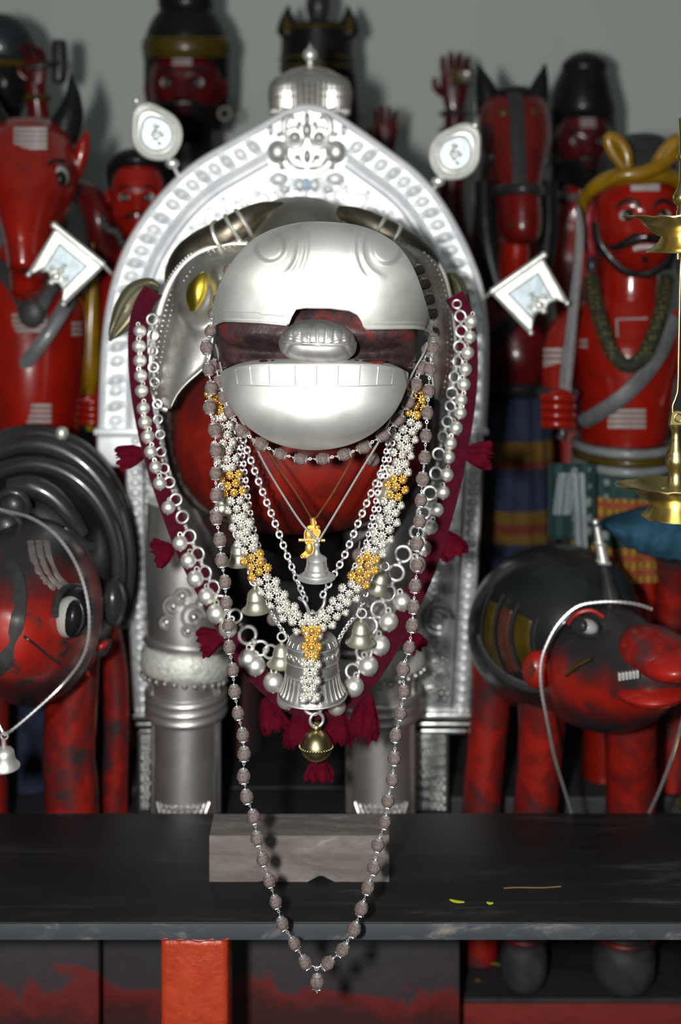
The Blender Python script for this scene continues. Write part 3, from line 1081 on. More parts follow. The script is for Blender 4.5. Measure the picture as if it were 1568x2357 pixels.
# second turn, under the jaw
COLLAR = thing('seed_bead_collar', 'short string of brown seed beads looped under the silver lower jaw', 'necklace', P(716, 1056, 1.60))
cs = [(496, 842), (506, 880), (516, 915), (530, 947), (556, 992), (600, 1022), (645, 1045), (692, 1056), (743, 1056), (793, 1046), (838, 1029), (882, 1001), (916, 966), (940, 926), (957, 886), (971, 845), (985, 805)]
seed_strand(COLLAR, [P(x, y, 1.615 - .018 * sin(pi * i / 16)) for i, (x, y) in enumerate(cs)])

# ---------------- flower bead garland
def flower_mesh(R):
    m = MB()
    m.ell((0, 0, R * .34), (R * .60, R * .60, R * .56), 16, 10)
    for k in range(10):
        a = 2 * pi * k / 10
        rt = Matrix.Rotation(a, 3, 'Z') @ Matrix.Rotation(.25, 3, 'Y')
        m.ell(Matrix.Rotation(a, 3, 'Z') @ Vector((R * .70, 0, -R * .02)), (R * .34, R * .20, R * .10), 6, 4, rot=rt)
    m.lathe([(R * .5, -R * .35), (R * .66, -R * .05), (R * .3, R * .1)], n=12)
    return m
RF = S(11.8, 1.6)
FLOWER = proto(flower_mesh(RF), 'flower_bead', M['bead_silver'], 70)
FLOWER_G = proto(flower_mesh(RF), 'gold_flower_bead', M['gold'], 70)
ROD = proto(MB().tube([(0, 0, -.5), (0, 0, .5)], .055, 8), 'rod', M['bead_silver'])
GARL = thing('flower_bead_garland', 'V shaped garland of silver flower beads with golden sections and a hanging tail', 'garland', P(716, 1450, 1.60))
def flower_strand(path, gold, dep0, dep1, width=24, pitch=19.5):
    C = catmull(path, 10)
    pts = resample([Vector((x, y, 0)) for x, y in C], step=pitch)
    n = len(pts)
    for i, p in enumerate(pts):
        t = (pts[min(i + 1, n - 1)] - pts[max(i - 1, 0)]).normalized()
        nr = Vector((-t.y, t.x, 0))
        d = lerp(dep0, dep1, i / (n - 1))
        isg = any(g0 <= p.y <= g1 for g0, g1 in gold)
        offs = (-.5, .5) if i % 2 else (-.95, 0, .95)
        for o_ in offs:
            q = p + nr * (o_ * width * .92) + Vector((random.uniform(-1.5, 1.5), random.uniform(-1.5, 1.5), 0))
            lift = .004 * (1 - abs(o_) ** 2)
            pos = P(q.x, q.y, d - lift)
            dirv = Vector((o_ * nr.x * .75, -1, -o_ * nr.y * .75)) + Vector((random.uniform(-.22, .22), 0, random.uniform(-.22, .22)))
            rot = zrot(dirv) @ Matrix.Rotation(random.uniform(0, 1), 4, 'Z').to_quaternion()
            link('gold_flower_bead' if isg else 'flower_bead', FLOWER_G if isg else FLOWER, pos, GARL, rot, random.uniform(.92, 1.06))
        if i % 3 == 0 and i < n - 1:
            tv = Vector((t.x, 0, -t.y))
            link('rod', ROD, P(p.x, p.y, d - .0045), GARL, zrot(tv), .0085)
flower_strand([(498, 905), (504, 950), (512, 1005), (521, 1060), (532, 1105), (541, 1150), (553, 1205), (568, 1255), (590, 1305), (618, 1352), (652, 1396), (685, 1428), (712, 1446)], [(890, 955), (1085, 1145), (1268, 1332)], 1.64, 1.595)
flower_strand([(967, 898), (956, 940), (941, 985), (929, 1040), (918, 1095), (906, 1150), (892, 1205), (869, 1258), (844, 1308), (812, 1358), (778, 1399), (748, 1428), (722, 1446)], [(890, 962), (1092, 1150), (1280, 1340)], 1.64, 1.595)
flower_strand([(717, 1452), (717, 1500), (714, 1550), (712, 1606)], [(1440, 1520)], 1.590, 1.588, 20)
_dr = proto(MB().ell((0, 0, 0), (S(10, 1.59), S(6, 1.59), S(8, 1.59)), 12, 8), 'end_drop', M['bead_silver'])
for dx in (-15, 8):
    link('end_drop', _dr, P(712 + dx, 1613, 1.586), GARL)

# ---------------- chains
def link_mesh(r, w, oval=1.25):
    return MB().torus((0, 0, 0), r, w, Matrix.Rotation(pi / 2, 3, 'X') @ Matrix.Rotation(pi / 2, 3, 'Z'), 14, 7, sx=oval)
def chain(root, pts, me, step, name='chain_link', roll=.75):
    q = resample(pts, step=step)
    n = len(q)
    for i, p in enumerate(q):
        t = (q[min(i + 1, n - 1)] - q[max(i - 1, 0)]).normalized()
        rot = t.to_track_quat('Z', 'Y') @ Matrix.Rotation((roll if i % 2 else -roll) + pi / 2 * 0, 4, 'Z').to_quaternion()
        link(name, me, p, root, rot)
def pc(pts, sub=8):
    return [Vector(q) for q in catmull([tuple(P(*p)) for p in pts], sub)]

BIG = proto(link_mesh(S(6.6, 1.65), S(2.3, 1.65), 1.15), 'chain_link', M['chain_silver'])
MID = proto(link_mesh(S(4.6, 1.65), S(1.6, 1.65), 1.3), 'chain_link', M['chain_silver'])

def ring_bell(m, c, prof, sc, tilt=None, n=40, ripple=None):
    mt = Matrix.Translation(c)
    if tilt:
        mt = mt @ tilt.to_4x4()
    m.lathe([(r * sc, z * sc) for r, z in prof], mt, n, ripple)
    return m

# the temple bell on its link chain
BELLCHAIN = thing('link_chain', 'round link silver chain carrying the big silver bell', 'chain', P(716, 1415, 1.655))
chain(BELLCHAIN, pc([(556, 1000, 1.70), (578, 1060, 1.69), (604, 1130, 1.68), (632, 1200, 1.67), (660, 1275, 1.66), (690, 1350, 1.655), (703, 1378, 1.655)]), BIG, S(13, 1.66))
chain(BELLCHAIN, pc([(876, 1090, 1.70), (850, 1145, 1.69), (822, 1210, 1.68), (795, 1275, 1.67), (765, 1330, 1.66), (744, 1368, 1.655)]), BIG, S(13, 1.66))
for pts in ([(688, 1376, 1.655), (700, 1385, 1.65), (708, 1400, 1.65), (712, 1412, 1.655), (724, 1414, 1.66)], [(748, 1372, 1.655), (746, 1390, 1.65), (738, 1404, 1.65), (728, 1412, 1.655), (718, 1406, 1.66)]):
    MB().tube(pc(pts, 5), S(4, 1.65), 10).build('hook', M['chain_silver'], BELLCHAIN)

TB = thing('temple_bell', 'big engraved silver bell with a fluted skirt at the centre of the necklaces', 'bell', P(719, 1600, 1.665))
def temple_bell():
    c = P(719, 1602, 1.665)
    sc = S(1, 1.665)
    def rip(a, r, z):
        zz = z / sc
        k = 1.0
        if 4 < zz < 58:
            k += .016 * (max(0, cos(30 * a)) ** .6 - .5) * sstep(4, 12, zz) * (1 - sstep(50, 58, zz))
        if 88 < zz < 122:
            k += .010 * sin(14 * a + sin(zz * .25) * 2) * sin((zz - 88) / 34 * pi)
        if 126 < zz < 142:
            k += .012 * cos(26 * a)
        return k
    prof = [(70, 0), (76, 1), (79, 4), (78, 8), (74, 14), (69, 24), (65, 38), (62.5, 50), (61.5, 57), (62.3, 59), (61, 61), (60, 75), (59.5, 86), (60.6, 88), (59.4, 90), (59, 105), (58, 120), (57.8, 123), (58.2, 125), (55, 132), (49, 141), (38, 148), (24, 152), (12, 153.5), (0, 154)]
    dense = []
    for (r0, z0), (r1, z1) in zip(prof, prof[1:]):
        k = max(1, int(abs(z1 - z0) / 3))
        for i in range(k):
            dense.append((lerp(r0, r1, i / k), lerp(z0, z1, i / k)))
    dense.append(prof[-1])
    m = MB()
    tilt = Matrix.Rotation(.08, 3, 'X')
    ring_bell(m, c, dense, sc, tilt, 120, rip)
    b = m.build('bell_body', M['bell_body'], TB, 60)
    mt = Matrix.Translation(c) @ tilt.to_4x4()
    m = MB()
    for i in range(32):
        a = 2 * pi * (i + .5) / 32
        sec = [(75.6, 12), (70.4, 22), (66.6, 32), (64.2, 42), (62.8, 52), (62.4, 57)]
        m.tube([mt @ Vector((r * sc * cos(a), r * sc * sin(a), z * sc)) for r, z in sec], [1.9 * sc, 1.3 * sc, 1.0 * sc, .9 * sc, .8 * sc, .6 * sc], 6)
    o = m.build('flute_ribs', M['bell_silver'], b)
    o['kind'] = 'stuff'
    m = MB()
    for i in range(22):
        a = 2 * pi * i / 22
        q = mt @ Vector((59.5 * sc * cos(a), 59.5 * sc * sin(a), 105 * sc))
        rt = Matrix.Rotation(a + pi / 2, 3, 'Z') @ Matrix.Rotation(pi / 2, 3, 'X')
        m.torus(q, 6 * sc, 1.1 * sc, rt, 12, 5, arc=.75)
        m.tube([mt @ Vector((r * sc * cos(a + .1), r * sc * sin(a + .1), z * sc)) for r, z in ((57, 128), (52, 137))], .9 * sc, 5)
    o = m.build('engraving', M['bell_silver'], b)
    o['kind'] = 'stuff'
    for z, r in ((59, 62.5), (88, 60.4), (123.5, 58.4)):
        MB().torus(mt @ Vector((0, 0, z * sc)), r * sc, .8 * sc, tilt, 64, 6).build('band', M['bell_silver'], b)
    MB().torus(c + Vector((0, 0, 3 * sc)), 78 * sc, 2.6 * sc, tilt, 90, 8).build('lip', M['bell_silver'], b)
    MB().torus(c + Vector((0, -.002, 162 * sc)), 11 * sc, 3.2 * sc, ROT_FRONT, 22, 8).build('loop', M['chain_silver'], TB)
    MB().ell(c + Vector((.012, -.004, -1 * sc)), (.008, .008, .007), 14, 10).build('clapper', M['bell_body'], TB)
M['bell_body'] = metal('temple_bell_metal', (.64, .63, .61), (.36, .35, .34), .44, 30, .32, .62, .3, 90, .002, met=.85)
temple_bell()

# fine chain with the little bright bell
FC = thing('fine_chain', 'fine twisted silver chain carrying a small bright bell', 'chain', P(733, 1245, 1.63))
for pts in ([(497, 792, 1.595), (505, 830, 1.595), (520, 890, 1.60), (545, 950, 1.60), (575, 1000, 1.61), (610, 1070, 1.62), (655, 1145, 1.628), (695, 1205, 1.63), (730, 1243, 1.63)],
            [(985, 790, 1.595), (975, 815, 1.595), (955, 850, 1.60), (930, 900, 1.60), (900, 965, 1.605), (870, 1020, 1.61), (830, 1085, 1.62), (785, 1160, 1.627), (735, 1243, 1.63)]):
    C = resample(pc(pts, 14), step=.0011)
    MB().tube(C, [.00105 if i % 2 else .00155 for i in range(len(C))], 6).build('strand', M['chain_silver'], FC)
SB = thing('small_bell', 'small bright ringed silver bell in front of the gold pendant', 'bell', P(729, 1330, 1.63))
BELL_PROF = [(38, 0), (43.5, 1), (44, 3), (41, 5), (33, 9), (33.5, 11), (29, 14), (27, 20), (27.5, 22), (25, 24), (23.5, 34), (23, 44), (24, 46), (22, 49), (12, 56), (9, 58), (7, 64), (6, 74), (8, 78), (7.5, 82), (4, 86), (0, 87)]
ring_bell(MB(), P(729, 1331, 1.63), BELL_PROF, S(1, 1.63), Matrix.Rotation(.10, 3, 'X'), 48).build('bell_body', M['bell_bright'] if 'bell_bright' in M else M['bell_silver'], SB)
MB().torus(P(731, 1243, 1.63), S(5, 1.63), S(1.7, 1.63), ROT_FRONT, 16, 6).build('loop', M['chain_silver'], SB)

# copper thread with the gold pendant
CT = thing('copper_chain', 'thin copper coloured chain carrying the gold pendant', 'chain', P(722, 1193, 1.65))
for pts in ([(598, 1010, 1.66), (620, 1045, 1.655), (650, 1090, 1.652), (685, 1140, 1.65), (716, 1192, 1.65)], [(820, 1030, 1.66), (806, 1065, 1.655), (775, 1120, 1.652), (750, 1160, 1.65), (728, 1192, 1.65)]):
    C = resample(pc(pts, 12), step=.0013)
    MB().tube(C, [.0009 if i % 2 else .0013 for i in range(len(C))], 6).build('strand', M['copper_thread'], CT)
PEN = thing('gold_pendant', 'gold pendant of a little figure with a crosspiece and a tail', 'pendant', P(718, 1285, 1.65))
def pendant():
    d = 1.645
    body = [(716, 1209), (707, 1213), (701, 1224), (700, 1238), (703, 1249), (707, 1258), (703, 1268), (697, 1274), (692, 1279), (694, 1285), (702, 1284), (712, 1284), (720, 1277), (724, 1264), (726, 1250), (730, 1240), (736, 1232), (737, 1222), (732, 1213), (724, 1209)]
    MB().slab([(x, y) for x, y in catmull(body, 3, True)], d, d + .003).build('plate', M['gold'], PEN, 30)
    m = MB()
    m.ell(P(711, 1232, d), (S(10, d), .003, S(16, d)), 14, 10)
    m.ell(P(712, 1262, d), (S(9, d), .0025, S(14, d)), 14, 10)
    m.ell(P(699, 1281, d), (S(7, d), .0025, S(4, d)), 12, 8, rot=Matrix.Rotation(.5, 3, 'Y'))
    m.build('figure', M['gold'], PEN)
    m = MB()
    for x, y, r in ((719, 1223, 5), (731, 1224, 6)):
        m.torus(P(x, y, d - .002), S(r, d), S(2, d), ROT_FRONT, 16, 6)
        m.ell(P(x, y, d - .002), S(2, d), 8, 6)
    m.ell(P(730, 1213, d), (S(7, d), .003, S(5, d)), 10, 8)
    m.build('face', M['gold'], PEN)
    MB().tube([P(688, 1243, d - .002), P(748, 1244, d - .002)], S(3.6, d), 8).build('crosspiece', M['gold'], PEN)
    m = MB()
    for i in range(9):
        m.ell(P(696 + i * 5, 1242, d - .0035), S(2.3, d), 8, 6)
    m.build('bead_row', M['bead_silver'], PEN)
    MB().tube([P(720, 1192, d), P(722, 1208, d)], S(7, d), 10).build('bail', M['gold'], PEN)
    MB().torus(P(724, 1203, d - .002), S(4, d), S(1.5, d), ROT_FRONT, 14, 6).build('loop', M['gold'], PEN)
pendant()

# two twisted fine chains running with the flower garland
SIDE = thing('double_chain', 'pair of thin link chains running just inside the flower garland', 'chain', P(716, 1400, 1.67))
for off in (0, 11):
    chain(SIDE, pc([(532 + off, 985, 1.69), (546 + off, 1040, 1.685), (556 + off, 1110, 1.68), (566 + off, 1180, 1.675), (580 + off, 1240, 1.67), (600 + off, 1300, 1.665)]), MID, S(9.5, 1.67))
    chain(SIDE, pc([(893 + off, 1020, 1.69), (880 + off, 1080, 1.685), (868 + off, 1140, 1.68), (855 + off, 1200, 1.675), (838 + off, 1262, 1.67), (812 + off, 1310, 1.665)]), MID, S(9.5, 1.67))
chain(SIDE, pc([(505, 815, 1.62), (515, 870, 1.625), (528, 930, 1.66), (540, 985, 1.68)]), MID, S(9.5, 1.67))
chain(SIDE, pc([(978, 820, 1.62), (955, 880, 1.63), (920, 960, 1.66), (895, 1020, 1.68)]), MID, S(9.5, 1.67))

# necklace of small brass-white bells, mostly behind the flower garland
BN = thing('bell_necklace', 'thin chain hung with small tarnished bells and dark seeds behind the flower garland', 'necklace', P(718, 1560, 1.69))
chain(BN, pc([(515, 1000, 1.70), (508, 1090, 1.70), (520, 1160, 1.70), (545, 1240, 1.70), (585, 1340, 1.69), (630, 1420, 1.69), (660, 1465, 1.69)]), MID, S(9.5, 1.67))
chain(BN, pc([(925, 1040, 1.70), (905, 1120, 1.70), (880, 1220, 1.70), (862, 1300, 1.70), (832, 1395, 1.69), (800, 1440, 1.69), (780, 1475, 1.69), (778, 1510, 1.69)]), MID, S(9.5, 1.67))
SBP = [(27, 0), (31, 1), (31.5, 3), (28, 5.5), (22, 12), (19.5, 20), (18.6, 26), (19.4, 28), (18, 30), (17, 38), (13, 45), (8, 49), (5.5, 50), (4.5, 58), (0, 59)]
for x, y, s, tz in ((512, 1180, .9, 0), (552, 1298, 1.05, -.05), (590, 1406, 1.06, -.05), (646, 1532, 1.02, .05), (829, 1482, 1.08, .05), (868, 1363, .95, .28), (893, 1146, .95, .1)):
    d = 1.685
    k = S(1, d) * s
    tilt = Matrix.Rotation(tz, 3, 'Y') @ Matrix.Rotation(.12, 3, 'X')
    b = ring_bell(MB(), P(x, y, d), SBP, k, tilt, 36, lambda a, r, z: 1 + (.02 * cos(36 * a) if r > 28 * k else 0)).build('bell', M['small_bell_metal'], BN)
    MB().torus(P(x, y, d) + tilt @ Vector((0, 0, 68 * k)), 10 * k, 2.1 * k, ROT_FRONT, 18, 6).build('ring', M['bell_silver'], b)
for x, y in ((630, 1424), (826, 1278), (858, 1058)):
    o = link('seed', SEEDS[1], P(x, y, 1.70), BN, None, 1.12)
    MB().tube([P(x, y - 15, 1.70), P(x + 3, y - 32, 1.70)], .0008, 6).build('wire', M['chain_silver'], BN)

# ------------------------------------------------------------------ velvet bell strap
STRAP = thing('bell_strap', 'maroon velvet harness strap sewn with round silver bells, rings and tassels', 'strap', P(720, 1640, 1.74))
def sd(y):
    return 1.80 - .065 * sstep(800, 1600, y)
def strap():
    path = [(352, 668), (330, 705), (318, 760), (318, 840), (326, 920), (341, 1000), (362, 1080), (388, 1160), (425, 1260), (470, 1350), (520, 1440), (568, 1518), (622, 1580), (680, 1622), (730, 1634), (790, 1612), (848, 1558), (900, 1478), (946, 1388), (984, 1298), (1016, 1200), (1040, 1110), (1058, 1020), (1072, 930), (1078, 850), (1075, 770), (1064, 715), (1045, 680)]
    C = [P(x, y, sd(y)) for x, y in catmull(path, 7)]
    MB().ribbon(C, S(46, 1.77), .007).build('band', M['velvet'], STRAP)
    # round bells
    bl = [(322, 762), (320, 797), (322, 830), (324, 865), (326, 900), (330, 940), (334, 972), (340, 1005), (347, 1040), (358, 1075), (368, 1112), (388, 1168), (415, 1250), (434, 1290), (450, 1332), (476, 1372), (498, 1412), (525, 1447), (572, 1516), (588, 1532), (630, 1570), (660, 1610)]
    br = [(1085, 740), (1082, 775), (1077, 812), (1072, 850), (1068, 885), (1062, 920), (1060, 950), (1050, 985), (1037, 1020), (1033, 1052), (1029, 1093), (1020, 1133), (1006, 1173), (992, 1213), (976, 1262), (962, 1300), (926, 1385), (895, 1430), (875, 1485), (848, 1532), (815, 1580), (775, 1625)]
    def rbell(rad):
        m = MB()
        def fn(q):
            k = 1.0
            if abs(q.z + .0) < .06:
                k = 1.02
            if q.z < -.2 and abs(q.x) < .07:
                k = .90
            return q * k
        m.ell((0, 0, 0), rad, 24, 18, fn=fn)
        m.torus((0, 0, rad * 1.12), rad * .26, rad * .10, Matrix.Rotation(pi / 2, 3, 'X'), 12, 6)
        m.ell((0, 0, -rad * 1.0), rad * .12, 8, 6)
        return m
    me = proto(rbell(1.0), 'round_bell', M['bell_silver'], 60)
    for lst, s in ((bl, -1), (br, 1)):
        for x, y in lst:
            big = lerp(15.5, 23, sstep(1080, 1500, y))
            d = sd(y) - .014
            rot = Matrix.Rotation(random.uniform(-.4, .4), 4, 'Y').to_quaternion() @ Matrix.Rotation(random.uniform(-.6, .6), 4, 'Z').to_quaternion()
            link('round_bell', me, P(x, y, d), STRAP, rot, S(big * random.uniform(.95, 1.05), d))
    # the ring chain on the inner side of the bells
    rg = proto(MB().torus((0, 0, 0), 1, .22, ROT_FRONT, 22, 8), 'ring', M['chain_silver'])
    knot = proto(MB().lathe([(.3, -.6), (.62, -.35), (.4, 0), (.62, .35), (.3, .6)], n=12), 'knot', M['bell_silver'])
    lr = [(350, 735, 12), (352, 772, 12), (352, 808, 11), (353, 845, 11), (356, 880, 11), (362, 930, 10), (364, 965, 10), (369, 1000, 10), (371, 1040, 11), (378, 1078, 11), (390, 1110, 12), (405, 1150, 13), (420, 1190, 14), (436, 1235, 15), (456, 1275, 15), (473, 1318, 15), (492, 1352, 15), (508, 1385, 14), (542, 1418, 15), (570, 1462, 20), (600, 1492, 17), (622, 1500, 15)]
    rr = [(1052, 700, 10), (1060, 728, 13), (1062, 762, 13), (1058, 798, 13), (1054, 832, 12), (1046, 868, 13), (1040, 905, 13), (1037, 935, 12), (1030, 970, 12), (1020, 1005, 12), (1010, 1045, 13), (1004, 1090, 14), (990, 1135, 15), (975, 1180, 15), (960, 1225, 16), (928, 1275, 18), (912, 1318, 18), (894, 1365, 18), (872, 1402, 18), (850, 1440, 18), (838, 1500, 18), (812, 1545, 16)]
    for lst in (lr, rr):
        for i, (x, y, r) in enumerate(lst):
            d = sd(y) - .012
            rot = Matrix.Rotation(random.uniform(-.5, .5), 4, 'Z').to_quaternion() @ Matrix.Rotation(random.uniform(-.3, .3), 4, 'X').to_quaternion()
            link('ring', rg, P(x, y, d), STRAP, rot, S(r, d))
            if i < len(lst) - 1:
                x2, y2, r2 = lst[i + 1]
                p = P((x + x2) / 2, (y + y2) / 2, d - .003)
                link('knot', knot, p, STRAP, zrot(Vector((x2 - x, 0, y - y2))), S(r * .62, d))
    # tassels
    def tassel(x, y, dx, dy, w):
        d = sd(y) + .004
        a, b = P(x, y, d), P(x + dx, y + dy, d)
        t = b - a
        L = t.length
        t.normalize()
        u = Vector((0, 1, 0)); v = t.cross(u).normalized()
        rows = []
        n = 40
        R = S(w, d)
        for k, (s_, rr_) in enumerate(((0, .10), (.08, .30), (.25, .52), (.5, .78), (.75, .98), (.93, 1.06), (1.0, .95), (.92, .5), (.80, .1))):
            row = []
            for j in range(n):
                a_ = 2 * pi * j / n
                rag = (1 + .22 * noise.noise(Vector((cos(a_) * 3, sin(a_) * 3, x * .1 + k * .3)))) * (1 + .10 * (j % 2))
                ll = L * (s_ + (.14 * noise.noise(Vector((cos(a_) * 4, sin(a_) * 4, y))) + .20 * (1 - abs((j % 5) - 2) / 2) if s_ > .7 else 0))
                row.append(a + t * ll + (v * cos(a_) + u * sin(a_) * .7) * (R * rr_ * rag))
            rows.append(row)
        m = MB().grid(rows, cu=True)
        # loose threads at the end
        for q in range(24):
            a_ = random.uniform(0, 2 * pi)
            o = (v * cos(a_) + u * sin(a_) * .6) * R * random.uniform(.2, .9)
            p0 = a + t * L * .8 + o
            p1 = p0 + t * L * random.uniform(.2, .42) + o * random.uniform(.0, .5)
            m.tube([p0, p0.lerp(p1, .5) + Vector((.001, 0, .001)), p1], [.0016, .0012, .0005], 5)
        return m.build('tassel', M['tassel'], STRAP, 70)
    for a in ((342, 1040, -62, 14, 26), (402, 1262, -40, 14, 30), (520, 1462, -52, 18, 30), (610, 1606, 20, 66, 30), (690, 1632, 0, 74, 34), (778, 1628, 0, 72, 34), (846, 1590, -8, 96, 32),
              (1062, 1042, 58, 6, 30), (1020, 1222, 28, 50, 30), (938, 1450, 20, 40, 26), (733, 1742, 2, 46, 30)):
        tassel(*a)
    # gilt bell at the lowest point
    d = 1.70
    MB().torus(P(721, 1622, d), S(22, d), S(4.5, d), ROT_FRONT, 30, 10).build('ring', M['chain_silver'], STRAP)
    MB().torus(P(729, 1657, d - .004), S(16, d), S(3.6, d), ROT_FRONT @ Matrix.Rotation(.3, 3, 'Y'), 26, 10).build('ring', M['chain_silver'], STRAP)
    c = P(728, 1716, d)
    k = S(1, d)
    prof = [(0, -40), (4, -39), (8, -35), (20, -31), (31, -21), (36, -9), (37, -5), (38.5, -3), (38, 0), (37.5, 4), (36, 8), (31, 19), (22, 29), (14, 34), (11, 36), (11, 42), (13, 44), (11, 47), (12, 52), (6, 56), (0, 57)]
    b = MB().lathe([(r * k, z * k) for r, z in prof], Matrix.Translation(c), 40, lambda a, r, z: 1 + (.025 * cos(16 * a) if 34 * k < z < 53 * k else 0)).build('gilt_bell', M['bell_brass'], STRAP, 50, label='round gilt bell at the lowest point')
    m = MB()
    for i in range(36):
        a = 2 * pi * i / 36
        m.ell(c + Vector((38.5 * k * cos(a), 38.5 * k * sin(a), -1.5 * k)), 1.6 * k, 6, 5)
    m.build('bead_line', M['bell_brass'], b)
strap()
# ------------------------------------------------------------------ silver arch behind the boar
AD = 2.20
ARCH = thing('silver_arch', 'tall embossed silver arch with a lion mask at its peak behind the boar', 'arch', (P(705, 0, AD).x, AD, .39))
OUT = [(226, 985), (228, 900), (232, 810), (241, 725), (257, 648), (285, 570), (328, 497), (384, 428), (450, 371), (528, 325), (598, 286), (655, 254), (705, 240), (760, 252), (820, 290), (890, 340), (960, 393), (1015, 455), (1060, 530), (1092, 600), (1112, 660), (1124, 740), (1126, 850), (1120, 985)]
def arch():
    C = resample([Vector((x, y, 0)) for x, y in catmull(OUT, 10)], n=221)
    N = []
    for i in range(len(C)):
        t = (C[min(i + 3, len(C) - 1)] - C[max(i - 3, 0)]).normalized()
        N.append(Vector((-t.y, t.x, 0)))          # points inward (px, y down)
    def width(i):
        k = abs(i / 220 * 2 - 1)
        return lerp(205, 140, sstep(0.05, .8, k))
    prof = [(0, .030), (0, -.003), (3, -.007), (9, -.008), (15, -.005), (18, -.001), (60, .001), (64, -.004), (68, -.009), (74, -.010), (79, -.006), (83, -.003), (87, -.007), (91, -.006), (95, -.001), (1, .004), (1, .030)]
    rows = []
    for i, (c, n) in enumerate(zip(C, N)):
        w = width(i)
        row = []
        for k, (o, dd) in enumerate(prof):
            off = o if k < 15 else w
            q = c + n * off
            row.append(P(q.x, q.y, AD + dd))
        rows.append(row)
    m = MB().grid(rows, cu=True)
    o = len(m.v) - len(rows) * len(prof)
    L = len(prof)
    m.f.append([o + j for j in range(L)]); m.m.append(0)
    m.f.append([o + 220 * L + j for j in range(L)][::-1]); m.m.append(0)
    m.build('arch_frame', M['arch_silver'], ARCH, 50)
    # leaf shaped flutes alternating with low domes along the band
    def patch(m, rx, h, rz):
        """swelling beaten up from the sheet, its foot running out smoothly"""
        rows = []
        for i in range(10):
            r = i / 9
            y = -h * (1 - r * r) ** 1.5 + .0012 * (r > .99)
            row = []
            for j in range(24):
                a = 2 * pi * j / 24
                x, z = r * cos(a), r * sin(a)
                row.append((x * rx * (1 - .25 * max(0, z)), y, z * rz))
            rows.append(row)
        return m.grid(rows, cu=True)
    fl = MB()
    def leaf(q):
        s = 1 - .35 * max(0, q.z)
        return Vector((q.x * s, q.y * (1 + .15 * abs(q.z)), q.z))
    patch(fl, S(17, AD), .0150, S(29, AD))
    FL = proto(fl, 'flute', M['arch_silver'], 60)
    dm = proto(patch(MB(), S(18, AD), .0075, S(25, AD)), 'dome', M['arch_silver'], 60)
    peri = sum((b - a).length for a, b in zip(C, C[1:]))
    cnt = int(peri / 34.5)
    for k in range(cnt):
        i = int((k + .5) / cnt * 220)
        q = C[i] + N[i] * 39
        if abs(q.x - 705) < 95 and q.y < 420:
            continue
        ang = math.atan2(N[i].x, N[i].y)          # tilt of the inward normal
        tw = -.35 if q.x < 705 else .35
        rot = Matrix.Rotation(-ang + tw if False else (ang + pi) * -1 + tw, 4, 'Y').to_quaternion()
        rot = Matrix.Rotation(math.atan2(-N[i].x, -N[i].y) * -1 + tw * .9, 4, 'Y').to_quaternion()
        link('flute' if k % 2 else 'dome', FL if k % 2 else dm, P(q.x, q.y, AD + .001), ARCH, rot)
    # embossed flowers and scrolls on the inner field
    ros = MB()
    ros.ell((0, 0, 0), (.006, .006, .006), 10, 8)
    for k in range(6):
        a = 2 * pi * k / 6
        ros.ell((.0095 * cos(a), .001, .0095 * sin(a)), (.0048, .0042, .0048), 8, 6)
    ROS = proto(ros, 'rosette', M['arch_silver'])
    cur = MB().torus((0, 0, 0), .010, .0036, ROT_FRONT, 18, 8, arc=.72).torus((.002, -.001, .001), .0045, .003, ROT_FRONT, 12, 6, arc=.85)
    CUR = proto(cur, 'scroll', M['arch_silver'])
    lf = MB().ell((0, 0, 0), (.0055, .0045, .013), 10, 8, fn=lambda q: Vector((q.x * (1 - .6 * max(0, q.z)), q.y, q.z)))
    LF = proto(lf, 'leaf', M['arch_silver'])
    rr = random.Random(3)
    for i in range(4, 218, 5):
        w = width(i)
        for lane in range(4):
            off = 106 + lane * 25 + rr.uniform(-3, 3)
            if off > w - 10:
                continue
            q = C[i] + N[i] * off + Vector((rr.uniform(-4, 4), rr.uniform(-4, 4), 0))
            if abs(q.x - 705) < 98 and q.y < 402:
                continue
            nm, me = (('rosette', ROS), ('scroll', CUR), ('leaf', LF))[(i // 5 + lane) % 3]
            link(nm, me, P(q.x, q.y, AD + .002), ARCH, Matrix.Rotation(rr.uniform(0, 6.28), 4, 'Y').to_quaternion(), rr.uniform(.75, 1.0))
    # beads along the inner edge
    # ledges at the foot of the arch and the two columns
    for s in (-1, 1):
        xs = (218, 385) if s < 0 else (1008, 1124)
        lo, hi = P(xs[0], 1000, AD), P(xs[1], 984, AD)
        MB().box((lo.x, AD - .016, lo.z), (hi.x, AD + .032, hi.z), .004).build('ledge', M['arch_silver'], ARCH)
        if s < 0:
            lo, hi = P(222, 1075, AD), P(372, 1001, AD)
            MB().box((lo.x, AD - .004, lo.z), (hi.x, AD + .028, hi.z), .006, 3).build('shoulder', M['arch_silver'], ARCH)
        if s > 0:
            outl = [(968, 1000), (1112, 1000), (1110, 1100), (1104, 1200), (1099, 1300), (1091, 1480), (1080, 1640), (960, 1640)]
        else:
            outl = [(292, 1000), (420, 1000), (430, 1640), (312, 1640), (300, 1480), (294, 1300), (290, 1100)][::-1]
        MB().slab(outl, AD, AD + .03).build('column', M['column_silver'], ARCH, 30)
        # beads up the outer edge
        bd = proto(MB().ell((0, 0, 0), (S(12, AD), .008, S(9.5, AD)), 12, 8), 'edge_bead', M['arch_silver'])
        path = [(1092, 1015), (1090, 1100), (1086, 1200), (1081, 1300), (1074, 1400), (1070, 1480), (1063, 1600), (1060, 1632)] if s > 0 else [(312, 1015), (312, 1100), (316, 1300), (322, 1480), (331, 1632)]
        for p in resample([Vector((x, y, 0)) for x, y in catmull(path, 5)], step=23.5):
            link('edge_bead', bd, P(p.x, p.y, AD - .002), ARCH)
